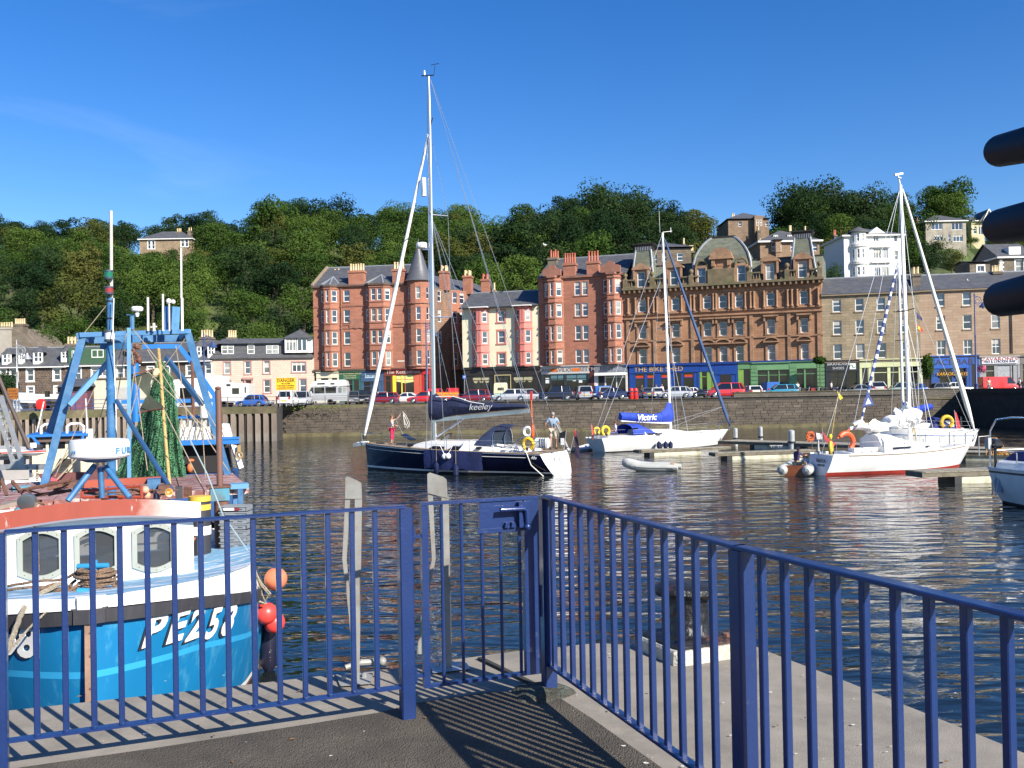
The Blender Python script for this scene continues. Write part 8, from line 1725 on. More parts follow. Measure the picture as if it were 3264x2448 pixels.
for i in range(60):a=RND.uniform(0,6.28); p0=Vector((.2+RND.gauss(0,.12),RND.gauss(0,.1),.95)); m1.tube([p0,p0+Vector((RND.gauss(.15,.12),RND.gauss(0,.05),-.45)),p0+Vector((RND.gauss(.35,.25),RND.gauss(0,.1),-.92))],.018,4)
m1.build('netting',mat('orange_net',(.5,.26,.06),.9,var=.4),t)
# == FISHING BOAT IN FRONT
S0=Vector((-4.64,10.2)); fa=Vector((-.36,.933)).normalized(); fr=Vector((fa.y,-fa.x))
T=thing('fishing_boat','blue hulled fishing boat with white wheelhouse and blue gantry moored just behind the railing','fishing boat',(S0.x,S0.y,0),math.atan2(fr.y,fr.x))
FB=T; INV=MATW[T].inverted()
def LP(u,v,D):return INV@P(u,v,D)  # photo position at a distance, in the boat's own frame
blue_h=mat('boat_blue_hull',(.008,.165,.37),.38,var=.12,scale=.8,dirt=(.10,.36,.52),dirt_amt=.55,dscale=3.5,dlo=.52,dhi=.68,stretch=(1,1,.4),coat=.15)
blue_l=mat('boat_light_stripe',(.03,.32,.60),.45,var=.08)
blue_s=mat('boat_steel_blue',(.03,.13,.29),.5,var=.18,scale=2.5,dirt=(.12,.24,.38),dirt_amt=.5,dscale=3,rnd=.1)
blue_p=mat('boat_pale_blue',(.10,.26,.44),.5,var=.15,scale=3,dirt=(.05,.16,.34),dirt_amt=.5,dscale=2)
blue_w=mat('worn_blue_deck',(.16,.34,.50),.7,var=.2,scale=1.5,dirt=(.66,.66,.64),dirt_amt=.95,dscale=2.6,stretch=(.6,1.6,1),dlo=.52,dhi=.58)
bwhite=mat('boat_white_paint',(.76,.75,.72),.4,var=.04,dirt=(.40,.27,.16),dirt_amt=.45,dscale=3.0,dlo=.60,dhi=.72,stretch=(3,3,.35))
bband=mat('black_rubbing_band',(.035,.035,.042),.7,var=.3,scale=3,dirt=(.5,.5,.5),dirt_amt=.5,dscale=5,dlo=.66,dhi=.72,stretch=(3,3,.6))
redp=mat('boat_red_paint',(.29,.058,.034),.5,var=.08,dirt=(.62,.58,.55),dirt_amt=.7,dscale=3.5,dlo=.64,dhi=.70,stretch=(3,3,.7))
redw=mat('worn_red_planks',(.22,.085,.075),.8,var=.35,scale=3,dirt=(.50,.42,.40),dirt_amt=.9,dscale=4,dlo=.50,dhi=.58,rnd=.2,stretch=(.6,3,1),bump=.4,bscale=12)
rust=mat('rusty_steel',(.13,.06,.04),.75,var=.35,scale=3,bump=.4,bscale=15)
ST=[0,.1,.3,.6,1.0,1.5,2.1,2.8,3.6,5,7,9,10.5,11.6,12.2]
HB=[.06,.30,.62,.98,1.32,1.66,1.92,2.06,2.16,2.24,2.28,2.22,2.1,1.9,1.6]
WBm=[.03,.10,.26,.50,.80,1.16,1.52,1.82,2.06,2.26,2.34,2.28,2.1,1.8,1.4]
ZT=[1.95,1.93,1.90,1.85,1.78,1.68,1.57,1.46,1.40,1.34,1.30,1.32,1.38,1.42,1.45]
tab=lambda T_,y:interp(list(zip(ST,T_)),y)
def hp_(y,z,s):
  zt=tab(ZT,y); f=max(0,min(1.3,(zt-z)/zt)); k=f**1.3; x=tab(HB,y)*(1-k)+tab(WBm,y)*k if f>0 else tab(HB,y)
  if y>2:x+=.10*math.sin(PI*min(1,f))*min(1,(y-2)/2)
  return Vector((s*x,y+.10*max(0,f)*max(0,1-y/1.5),z))
YS=[0,.05,.1,.2,.3,.45,.6,.8,1.0,1.25,1.5,1.8,2.1,2.45,2.8,3.2,3.6,4.3,5,6,7,8,9,10,10.5,11.1,11.6,12.2]
def hstrip(fz0,fz1,n=6,push=0.0):
  k=MB()
  for s in(-1,1):k.loft([[hp_(y,fz0(y)+(fz1(y)-fz0(y))*j/n,s)+Vector((s*push,-push*(1 if y<.5 else 0),0))for j in range(n+1)]for y in YS],False,False)
  return k
zt_=lambda y:tab(ZT,y); zband=lambda y:tab(ZT,y)-.15
zs_=lambda y:interp([(0,1.22),(1,1.16),(3,.80),(5,.66),(13,.6)],y)
hstrip(zt_,lambda y:zt_(y)-.001-.15,2,.055).build('rubbing_band',bband,T)
k=MB()
for s in(-1,1):
  for zz in(zt_,zband):k.loft([[hp_(y,zz(y),s)+Vector((s*.055,0,0)),hp_(y,zz(y),s)+Vector((-s*.05,0,0))]for y in YS],False,False)
k.build('band_edge',bband,T)
hstrip(zband,lambda y:zs_(y)+.04).build('hull',blue_h,T,True); hstrip(lambda y:zs_(y)+.04,lambda y:zs_(y)-.035,1).build('light_stripe',blue_l,T,True)
hstrip(lambda y:zs_(y)-.035,lambda y:.16).build('hull',blue_h,T,True); hstrip(lambda y:.16,lambda y:.06,1,.004).build('waterline_stripe',bwhite,T,True); hstrip(lambda y:.06,lambda y:-.5,3).build('underbody',mat('brown_antifouling',(.10,.05,.03),.8,var=.3),T,True)
MB().poly([hp_(12.2,z,-1)for z in(1.45,1,.5,0,-.3)]+[hp_(12.2,z,1)for z in(-.3,0,.5,1,1.45)]).build('transom',blue_h,T)
stem=MB().hexa([(-.055,-.05,-.3),(.055,-.05,-.3),(.05,.12,-.3),(-.05,.12,-.3),(-.05,-.07,1.82),(.05,-.07,1.82),(.05,.08,1.82),(-.05,.08,1.82)]); MB().loft([[(-.16,-.06,z),(0,-.10,z),(.16,-.06,z),(.2,.12,z),(-.2,.12,z)]for z in(1.80,1.953)]).build('stem_band',bband,T); MB().loft([[(-.12,-.02,z),(0,-.05,z),(.12,-.02,z),(.16,.12,z),(-.16,.12,z)]for z in(1.953,2.07)]).build('stem_cap',bwhite,T); stem.build('stem_post',mat('weathered_stem',(.30,.19,.13),.8,var=.3,dirt=(.12,.07,.05),dirt_amt=.6),T)
bol=MB(); 
for z in(.4,.75,1.1,1.45,1.7):bol.ball((0,-.06,z),.016,6)
tag(bol.build('stem_bolts',rust,T),kind='stuff')
# white bulwark and whaleback
zbw=lambda y:tab(ZT,y)+interp([(0,.12),(1,.22),(2,.34),(3,.42),(5,.46),(6.2,.46)],y)
k=MB(); ys=[y for y in YS if y<=6]
for s in(-1,1):
  k.loft([[hp_(y,zt_(y),s),hp_(y,zt_(y),s)+Vector((-s*(.05+.04*min(1,y)),0,zbw(y)-zt_(y)))]for y in ys],False,False)
k.build('bulwark',bwhite,T,True)
zdk=lambda y:interp([(0,2.04),(1,1.94),(2,1.80),(3.1,1.63),(6,1.62)],y)
k=MB(); n=10; k.loft([[Vector(((-1+2*j/n)*(tab(HB,y)-.06),y,zbw(y)-.0+(zdk(y)-zbw(y)+.03)*math.cos((-1+2*j/n)*PI/2)**.7))for j in range(n+1)]for y in ys],False,False); k.build('foredeck',blue_w,T,True)
MB().box(-2.15,2.15,5.95,6.0,.9,1.95).build('deck_bulkhead',bwhite,T)
k=MB().poly([hp_(y,0,-1)*1+Vector((.1,0,.95))for y in(6,8,10,12.1)]+[hp_(y,0,1)+Vector((-.1,0,.95))for y in(12.1,10,8,6)]); k.build('working_deck',mat('dark_deck',(.05,.035,.03),.85),T)
# wheelhouse
fw=Facade(0,1,1,1); wl_,wr_=(MATW[T]@Vector((-1.2,3.15,0))),(MATW[T]@Vector((1.2,3.15,0))); fw.A=wl_.xy; fw.B=wr_.xy; fw.W=2.4; fw.ux=(fw.B-fw.A).normalized(); fw.n=Vector((-fw.ux.y,fw.ux.x)); fw.z0=0
def FW(u,v,o=0):x,z=fw.at(u,v,o); return x-1.2,z
zf=lambda x:2.50+.10*math.cos(x*1.25)  # underside of the cambered roof
def arch_pts(cx,cz,w,h,n=9):
  top=[(cx-w+2*w*i/n,cz+h*(.70+.30*math.sin(PI*i/n)))for i in range(n+1)]; bot=[(cx+w-2*w*i/n,cz-h*(.74+.26*math.sin(PI*i/n)))for i in range(n+1)]; return top+bot
wins=[(131,1767),(310,1757),(491,1744)]; wc=[FW(u,v)for u,v in wins]; ww,wh=.235,.30
# front wall as strips round the three openings
k=MB(); n=9; xs=[-1.2]
for cx,cz in wc:xs+=[cx-ww,cx+ww]
xs.append(1.2)
def col(x0,x1):k.poly([(x0,3.15,1.45),(x1,3.15,1.45),(x1,3.15,zf(x1)),(x0,3.15,zf(x0))])
for i in range(0,len(xs),2):col(xs[i],xs[i+1])
for cx,cz in wc:
  pts=arch_pts(cx,cz,ww,wh); top,bot=pts[:n+1],pts[n+1:][::-1]
  for i in range(n):
    a,b=top[i],top[i+1]; k.poly([(a[0],3.15,a[1]),(b[0],3.15,b[1]),(b[0],3.15,zf(b[0])),(a[0],3.15,zf(a[0]))]); a,b=bot[i],bot[i+1]; k.poly([(a[0],3.15,1.45),(b[0],3.15,1.45),(b[0],3.15,b[1]),(a[0],3.15,a[1])])
k.build('wheelhouse_front',bwhite,T,fix=False)
k=MB(); k.poly([(-1.2,3.15,1.4),(-1.2,4.2,1.4),(-1.2,4.2,2.45),(-1.2,3.15,zf(-1.2))]); k.poly([(1.2,3.15,1.4),(1.2,4.2,1.4),(1.2,4.2,2.45),(1.2,3.15,zf(1.2))]); k.box(-1.2,1.2,4.15,4.2,1.4,1.9).box(-1.2,-.9,4.15,4.2,1.9,2.5).box(.9,1.2,4.15,4.2,1.9,2.5).box(-.15,.15,4.15,4.2,1.9,2.5); k.build('wheelhouse_side',bwhite,T)
MB().box(-1.15,1.15,3.2,4.1,1.42,1.46).build('wheelhouse_floor',mat('dark_interior',(.05,.045,.04),.8),T); MB().box(-.9,.9,3.3,3.6,1.46,1.72).build('console',mat('console_grey',(.10,.10,.10),.6),T); MB().box(.3,.75,3.4,3.6,1.72,1.9).build('chart_plotter',mat('plotter_grey',(.2,.2,.2),.5),T)
frm=mat('grey_green_window_frame',(.29,.31,.27),.55,var=.1); gl=bpy.data.materials.new('wheelhouse_glass'); gl.use_nodes=True; gb_=gl.node_tree.nodes['Principled BSDF']; gb_.inputs['Base Color'].default_value=(.05,.055,.06,1); gb_.inputs['Roughness'].default_value=.04; gb_.inputs['Alpha'].default_value=.86
for cx,cz in wc:
  o_=arch_pts(cx,cz,ww+.055,wh+.055); i_=arch_pts(cx,cz,ww-.012,wh-.012); m1=MB(); N=len(o_)
  m1.loft([[(x,3.15,z)for x,z in o_],[(x,3.115,z)for x,z in o_],[(x,3.115,z)for x,z in i_],[(x,3.19,z)for x,z in i_]],True,False); f_=m1.build('window_frame',frm,T)
  sub('pane',MB().poly([(x,3.165,z)for x,z in arch_pts(cx,cz,ww,wh)]),gl,T,f_,fix=False)
  b2=MB()
  for i in range(0,N,2):p=((o_[i][0]+i_[i][0])/2,(o_[i][1]+i_[i][1])/2); b2.ball((p[0],3.113,p[1]),.007,5)
  sub('screws',b2,rust,T,f_)
MB().box(wc[2][0]-ww,wc[2][0]+ww,3.3,3.33,wc[2][1]+.02,wc[2][1]+.045).build('inner_rail',bwhite,T)
k=MB(); n=16; xs=[-1.30+2.6*i/n for i in range(n+1)]
k.loft([[(x,3.02,zf(x)+.0),(x,3.02,zf(x)+.235),(x,4.3,zf(x)+.06),(x,4.3,zf(x)-.08)]for x in xs]); k.build('roof_fascia',redp,T,True)
k=MB(); k.loft([[(x,3.008,zf(x)-.02),(x,3.008,zf(x)+.006),(x,3.14,zf(x)+.006),(x,3.14,zf(x)-.02)]for x in xs]); k.build('drip_rail',mat('grey_drip_rail',(.18,.18,.22),.6),T)
n_=redp.node_tree.nodes; l_=redp.node_tree.links.new; bs_=n_['Principled BSDF']; old=bs_.inputs['Base Color'].links[0].from_socket; tcx_=n_.new('ShaderNodeTexCoord'); sp_=n_.new('ShaderNodeSeparateXYZ'); l_(tcx_.outputs['Object'],sp_.inputs[0])
ns_=n_.new('ShaderNodeTexNoise'); ns_.inputs['Scale'].default_value=5; ns_.inputs['Detail'].default_value=8; l_(tcx_.outputs['Object'],ns_.inputs['Vector']); ma_=n_.new('ShaderNodeMath'); ma_.operation='MULTIPLY_ADD'; ma_.inputs[1].default_value=.5; l_(ns_.outputs['Fac'],ma_.inputs[0]); l_(sp_.outputs['X'],ma_.inputs[2])
mr_=n_.new('ShaderNodeMapRange'); mr_.inputs['From Min'].default_value=.70; mr_.inputs['From Max'].default_value=1.25; l_(ma_.outputs[0],mr_.inputs[0]); mq_=n_.new('ShaderNodeMixRGB'); mq_.inputs['Color2'].default_value=(.70,.60,.54,1); l_(mr_.outputs[0],mq_.inputs['Fac']); l_(old,mq_.inputs['Color1']); l_(mq_.outputs[0],bs_.inputs['Base Color'])
k=MB()
for(u0,v0,u1,v1,D)in((262,1566,450,1549,13.9),(262,1585,452,1585,13.7),(450,1549,452,1588,13.7),(262,1566,262,1588,13.8)):k.tube([LP(u0,v0,D),LP(u1,v1,D)],.022,6)
k.build('roof_frame',mat('orange_red_steel',(.30,.055,.028),.5),T); q=LP(463,1562,14.2); MB().ball(q,.06,10).ball(q+Vector((.02,.1,-.09)),.06,10).build('roof_floats',mat('peach_float',(.55,.30,.20),.6),T,True)
# radar scanner
c=LP(317,1430,13.6); rr=.41
R1=thing('radar_dome',None,None); COL.objects.unlink(R1); bpy.data.objects.remove(R1)
rd=MB().lathe([(.1,-.135),(rr*.93,-.13),(rr,-.10),(rr,.085),(rr*.95,.13),(rr*.6,.145),(.02,.15)],c,40).build('radar_dome',bwhite,T,True); sub('radar_base',MB().lathe([(.08,-.20),(.18,-.19),(rr*.8,-.135)],c,30),blue_s,T,rd,True)
blt=mat('radar_lettering',(.05,.22,.45),.5)
for i,ch in enumerate('FURUNO'):
  a=-PI/2+.66+i*.27; x=c.x+(rr+.008)*math.cos(a); y=c.y+(rr+.008)*math.sin(a); text('lettering',ch,blt,rd,(x,y,c.z-.03),(PI/2,0,a+PI/2),.13,0,1.15,.003,off=.003)
for i,ch in enumerate('43'):
  a=-PI/2-.95+i*.12; text('lettering',ch,blt,rd,(c.x+(rr+.008)*math.cos(a),c.y+(rr+.008)*math.sin(a),c.z-.03),(PI/2,0,a+PI/2),.06,0,1.2,.003)
for(u0,v0,u1,v1,D)in((296,1492,216,1597,13.3),(336,1488,414,1587,13.4),(320,1490,326,1587,13.6),(300,1486,240,1560,14.0)):MB().tube([LP(u0,v0,13.6),LP(u1,v1,D)],.042,10).build('radar_leg',blue_s,T,True)
# searchlight and horn on the roof
q=LP(98,1592,12.9); s_=MB().lathe([(.02,0),(.09,.02),(.115,.10),(.12,.16),(.105,.165)],n=18); Mx=Matrix.Translation(q)@Matrix.Rotation(rad(100),4,'X')@Matrix.Rotation(rad(-15),4,'Y'); s_.v=[Mx@v for v in s_.v]; sl=s_.build('searchlight',mat('lamp_housing',(.22,.24,.25),.3,.7),T,True); lz=MB().lathe([(.10,.163),(.06,.150),(.02,.145)],n=18); lz.v=[Mx@v for v in lz.v]; sub('lens',lz,glassmat('lens_glass',(.10,.11,.12),.05,1.6),T,sl,True)
MB().bar(LP(105,1606,12.95),LP(108,1640,13.0),.03).build('lamp_bracket',galv,T)
q=LP(539,1569,13.9); hn=MB().lathe([(.012,-.2),(.016,-.08),(.03,-.03),(.062,0),(.05,-.004),(.02,-.05)],n=16); Mx=Matrix.Translation(q)@Matrix.Rotation(rad(88),4,'X')@Matrix.Rotation(rad(12),4,'Y'); hn.v=[Mx@v for v in hn.v]; hn.build('horn',mat('brass',(.55,.36,.14),.35,.6),T,True)
# shelter deck and clutter behind the wheelhouse
zsd=2.45; np_=11
for i in range(np_):x0=-2.3+4.75*i/np_; MB().hexa([(x0+.008,7.25+.15*(x0+2.3),zsd-.12),(x0+.42,7.3+.15*(x0+2.7),zsd-.12),(x0+.42,12,zsd-.12),(x0+.008,12,zsd-.12),(x0+.008,7.25+.15*(x0+2.3),zsd),(x0+.42,7.3+.15*(x0+2.7),zsd),(x0+.42,12,zsd),(x0+.008,12,zsd)]).build('shelter_plank',redw,T)
for x,y in((-2.1,7.4),(2.2,8.1),(.9,7.9),(-2.1,11.8),(2.1,11.8)):MB().box(x-.06,x+.06,y,y+.12,.9,zsd-.12).build('shelter_post',blue_s,T)
MB().box(-2.1,-.3,6.2,6.5,.95,2.35).build('winch_housing',rust,T)
q=LP(637,1640,15.2); dr=MB().lathe([(.17,-1.0),(.17,.20),(.14,.23)],q,16).build('oil_drum',mat('drum_dark',(.03,.03,.035),.5),T,True)
for z0,z1,m_ in((-.32,-.18,'w'),(.08,.17,'y'),(.22,.30,'y')):sub('drum_band',MB().lathe([(.175,z0),(.175,z1)],q,16),bwhite if m_=='w' else mat('drum_yellow',(.62,.40,.05),.5),T,dr,True)
MB().hexa([LP(a,b,15.4)for a,b in((585,1583),(612,1583))]+[LP(a,b,15.6)for a,b in((612,1583),(585,1583))]+[LP(a,b,15.4)for a,b in((585,1552),(612,1552))]+[LP(a,b,15.6)for a,b in((612,1552),(585,1552))]).build('grey_bracket',rust,T)
e_=MB().tube([LP(708,1790,15.8),LP(706,1598,15.8)],.12,14).build('exhaust_stack',rust,T,True)
sub('funnel',MB().tube([LP(701,1560,15.8),LP(697,1300,15.8),LP(695,1243,15.8)],.052,12),mat('brown_pipe',(.15,.075,.055),.6,var=.2,coat=.2),T,e_,True); sub('funnel_cap',MB().ball(LP(695,1238,15.8),.055,10,(1,1,.6)),rust,T,e_,True)
a,b=LP(671,1598,15.7),LP(733,1555,15.7); MB().box(a.x,b.x,a.y-.02,a.y+.3,a.z,b.z).build('exhaust_box',mat('teal_box',(.06,.22,.30),.6,var=.2,dirt=(.12,.08,.05),dirt_amt=.7),T)
MB().box(a.x-.05,b.x+.03,a.y-.04,a.y+.32,b.z,b.z+.03).build('box_lid',rust,T)
# aft end of the foredeck: orange basket and net scrap
q=LP(578,1740,14.4); bk=MB()
for i in range(5):bk.torus(q+Vector((0,0,-.02+i*.03)),.13+.018*i,.008,'Z',20,5)
for i in range(16):a=2*PI*i/16; bk.bar(q+Vector((.12*math.cos(a),.12*math.sin(a),-.04)),q+Vector((.21*math.cos(a),.21*math.sin(a),.11)),.012)
t=thing('basket','orange wire basket on the foredeck beside the white wheelhouse','basket',(0,0,0)); MATW[t]=Matrix.Identity(4); qq=MATW[FB]@q; t.location=qq; MATW[t]=Matrix.Translation(qq); bk.v=[MATW[t].inverted()@(MATW[FB]@v)for v in bk.v]; bk.build('wire',mat('orange_basket',(.55,.22,.08),.6),t)
# gantry
def bx(name,u0,v0,D0,u1,v1,D1,w,m_,h=None):return MB().bar(LP(u0,v0,D0),LP(u1,v1,D1),w,h).build(name,m_,T)
bx('gantry_leg',140,1548,19.7,262,1078,20.0,.16,blue_s,.15); bx('gantry_leg',727,1513,21.8,600,1064,21.6,.14,blue_s,.15)
bx('gantry_leg',158,1380,20.6,262,1090,20.6,.13,blue_s); bx('gantry_beam',250,1068,19.9,602,1056,21.6,.14,blue_s,.10); bx('gantry_beam',272,1084,20.8,575,1078,22.4,.12,blue_s,.16); bx('gantry_beam',252,1070,19.9,275,1086,20.8,.12,blue_s); bx('gantry_beam',600,1058,21.6,575,1080,22.4,.12,blue_s)
bx('gantry_post',411,1045,19.2,412,1530,19.2,.075,blue_p); bx('gantry_cross_box',325,1104,20.2,416,1103,20.0,.12,blue_s,.13)
bx('gantry_brace',350,1150,20.2,219,1291,19.6,.10,blue_p); MB().tube([LP(372,1278,18.6),LP(546,1562,15.2)],.045,8).build('long_stay_tube',mat('dark_blue_tube',(.03,.09,.20),.45),T)
bx('gantry_brace',530,1140,22,645,1290,21.6,.10,mat('dark_blue_tube',(.03,.09,.20),.45))
MB().tube([LP(357,1640,16.6),LP(352,1110,20.0)],[.075,.088],16).build('mast',blue_s,T,True); MB().tube([LP(352,1110,20.0),LP(351,950,20.0)],[.072,.066],14).build('mast',blue_s,T,True); MB().tube([LP(355,950,20.0),LP(354,672,20.0)],[.035,.032],8).build('pole_top',mat('weathered_pole',(.48,.46,.42),.7,var=.2),T,True)
def lamp_unit(u,v0,v1,r,m_,D=19.9):
  a,b=LP(u,v1,D),LP(u,v0,D); h=b.z-a.z; o=MB().lathe([(r*.9,0),(r,.02),(r,h*.2),(r*.8,h*.22),(r*.8,h*.78),(r,h*.8),(r,h*.96),(r*.5,h)],a,14).build('lamp_housing',blue_s if m_ is None else mat('dark_lamp_body',(.05,.07,.10),.5),T,True)
  sub('lens',MB().lathe([(r*.92,h*.22),(r*.92,h*.78)],a,14),m_ or galv,T,o,True)
lamp_unit(347,860,890,.09,glassmat('green_lens',(.01,.10,.06),.1,1.5)); lamp_unit(348,912,939,.09,glassmat('red_lens',(.22,.03,.03),.1,1.5)); lamp_unit(350,1052,1090,.11,glassmat('clear_lens',(.35,.37,.38),.1,1.5)); lamp_unit(354,1210,1243,.10,glassmat('clear_lens',(.35,.37,.38),.1,1.5),19.4)
k=MB()
for v_ in(960,1015,1120,1155,1165,1198,1275,1313,1322,1376):p=LP(352 if v_<1100 else 353,v_,20.0-max(0,v_-1110)*.0064); k.lathe([(.078 if v_<1100 else .092,-.015),(.078 if v_<1100 else .092,.015)],p,14)
k.build('mast_straps',black,T); MB().tube([LP(363,950,19.8),LP(360,1040,19.8),LP(366,1200,19.2),LP(370,1330,18.8),LP(372,1500,17.5)],.012,5).build('cable',rope_w,T)
for(u,v0,v1,r,nm,m_)in((472,948,1055,.026,'aerial',rope_w),(520,937,1055,.024,'aerial',rope_w),(578,790,950,.022,'aerial',rope_w),(581,950,1055,.03,'aerial',rope_w),(540,965,1055,.018,'aerial',rope_w),(491,1030,1055,.03,'aerial',rope_w)):MB().tube([LP(u,v1,20.8),LP(u+(-1 if v1>1000 else-1),v0,20.8)],r,6).build(nm,m_,T)
MB().bar(LP(480,1043,20.8),LP(500,1041,20.8),.03).bar(LP(532,966,20.8),LP(556,958,20.8),.04).build('aerial_cross',rope_w,T); MB().ball(LP(538,960,20.8),.06,8).ball(LP(552,962,20.8),.05,8).build('anemometer',bwhite,T)
bx('blue_spar',530,1055,21.4,531,976,21.4,.06,mat('bright_boat_blue',(.01,.14,.45),.45)); MB().tube([LP(556,1055,21.4),LP(560,978,21.4)],.10,6).build('worn_blue_spar',blue_p,T)
g_=LP(437,995,20.4); MB().lathe([(.03,-.10),(.05,-.03),(.03,0),(.12,.03),(.13,.09),(.10,.12),(.02,.13)],g_,14).build('gps_antenna',bwhite,T,True); MB().bar(LP(403,1003,20.4),LP(440,1006,20.4),.02).tube([LP(421,1050,20.4),LP(421,1008,20.4)],.05,8).build('antenna_mount',blue_s,T)
for(u0,v0,u1,v1,D)in((398,1112,370,1290,19.5),(418,1042,545,1200,20.5),(470,1115,560,1260,21),(450,1200,360,1530,18),(462,1175,690,1400,20),(625,1250,700,1380,21),(560,1250,728,1500,19.5),(640,1290,655,1520,21),(405,1060,300,1390,19.5),(420,1120,470,1500,20),(430,1165,395,1440,19.5),(350,960,262,1070,20),(560,1100,610,1420,21),(520,1300,640,1540,19.5),(300,1240,175,1520,19.6),(590,1080,470,1240,21)):MB().tube([LP(u0,v0,D),LP(u1,v1,D)],.010,5).build('rigging_rope',rope_m,T)
MB().tube([LP(600,1390,14),LP(660,1510,14),LP(710,1640,13.8),LP(790,1756,13.6)],.010,5).build('thin_stay',mat('blue_grey_rope',(.25,.33,.36),.8),T)
# blocks and shackles clutter at the gallows
k=MB()
for i in range(26):q=LP(RND.uniform(400,450),RND.uniform(1100,1160),20.3); k.ball(q,RND.uniform(.03,.07),7)
k.tube([LP(405,1110,20),LP(415,1130,20),LP(410,1150,20),LP(430,1165,20)],.03,6); tag(k.build('gallows_blocks',rust,T,True),kind='stuff')
# samson post and capstan on the foredeck
MB().tube([LP(299,1840,11.5),LP(299,1786,11.5)],.045,10).tube([LP(247,1806,11.5),LP(345,1803,11.5)],.035,10).build('samson_post',mat('samson_blue',(.03,.25,.48),.45,var=.1),T,True); MB().tube([LP(250,1887,11.0),LP(285,1884,11.0)],[.05,.035,][:2],12).build('fairlead_roller',mat('samson_blue',(.03,.25,.48),.45),T,True)
# clutter between the wheelhouse and the shelter deck
orr=mat('orange_red_steel',(.30,.055,.028),.5)
a,b=LP(268,1556,15.0),LP(520,1538,15.6); MB().hexa([a,b,b+Vector((0,.12,0)),a+Vector((0,.12,0)),a+Vector((0,0,.12)),b+Vector((0,0,.10)),b+Vector((0,.12,.10)),a+Vector((0,.12,.12))]).build('red_board',redp if 0 else orr,T)
for(u0,v0,u1,v1,D,dp,m_,nm)in((470,1566,512,1528,15.2,.3,blue_s,'gallows_box'),(505,1580,545,1548,15.0,.3,rust,'engine_box'),(150,1560,250,1538,15.5,.4,rust,'hatch_cover'),(560,1590,582,1552,15.1,.15,bband,'stanchion_box'),(760,1700,775,1560,16.2,.1,blue_s,'stern_stanchion'),(735,1560,795,1543,18.2,.3,blue_p,'side_step')):
  a,b=LP(u0,v0,D),LP(u1,v1,D); MB().box(a.x,b.x,a.y,a.y+dp,a.z,b.z).build(nm,m_,T)
k=MB(); rr_=random.Random(8)
for i in range(16):
  u=rr_.uniform(5,560); a=LP(u,rr_.uniform(1560,1600),14.8); k.tube([a,a+Vector((rr_.uniform(-.4,.4),rr_.uniform(-.2,.3),rr_.uniform(.02,.28))),a+Vector((rr_.uniform(-.6,.6),rr_.uniform(-.2,.3),rr_.uniform(-.05,.1)))],rr_.choice((.01,.015,.03)),6)
tag(k.build('deck_tackle',rust,T,True),kind='stuff')
MB().hexa([LP(0,1625,13.6),LP(92,1600,14.0),LP(120,1592,14.4),LP(10,1612,14.4),LP(0,1612,13.6),LP(92,1590,14.0),LP(120,1583,14.4),LP(10,1600,14.4)]).build('loose_plank',mat('grey_weathered_plank',(.25,.21,.17),.9,var=.3),T); MB().bar(LP(45,1640,13.2),LP(92,1600,13.3),.09).bar(LP(38,1560,15),LP(95,1552,15.2),.07).build('teal_bracket',mat('teal_box',(.06,.22,.30),.6),T)
# registration
ltr=mat('registration_white',(.72,.71,.68),.5,dirt=(.05,.2,.35),dirt_amt=.8,dscale=8,dlo=.64,dhi=.68); shd=mat('registration_shadow',(.02,.025,.04),.5)
def on_hull(u,v,s):
  best=None
  for i in range(300):
    y=.05+i*.013
    z=1.4
    for _ in range(6):
      p=MATW[FB]@hp_(y,z,s); d=p-CAM; uu=CX+F*d.dot(_cx)/d.dot(_f); vv=CY-F*d.dot(_cy)/d.dot(_f); z+=(vv-v)/F*d.y
    e=abs(uu-u)
    if best is None or e<best[0]:best=(e,y,z)
  return best[1],best[2]
def reg(chars,s,size):
  for ch,u,v in chars:
    y,z=on_hull(u,v,s); p=hp_(y,z,s); q=hp_(y+.08,z,s)-hp_(y-.08,z,s); ang=math.atan2(q.y,q.x)if s>0 else math.atan2(-q.y,-q.x); up=hp_(y,z+.1,s)-hp_(y,z-.1,s); tilt=math.atan2(math.hypot(up.x,up.y),up.z); tilt=tilt
    nrm=Vector((math.sin(ang),-math.cos(ang),0))
    for m_,off,dx in((shd,.012,-.035),(ltr,.020,0)):
      text('registration' if m_ is ltr else 'registration_shadow',ch,m_,FB,tuple(p+nrm*off+Vector((math.cos(ang),math.sin(ang),0))*dx+Vector((0,0,dx*.5))),(PI/2+tilt*.8,0,ang),size,.28,1.05,.004,off=.016)
reg((('P',480,2014),('E',552,2003),('2',612,1996),('5',670,1992),('8',720,1984)),1,.50); reg((('8',80,2047),('5',22,2040)),-1,.52)
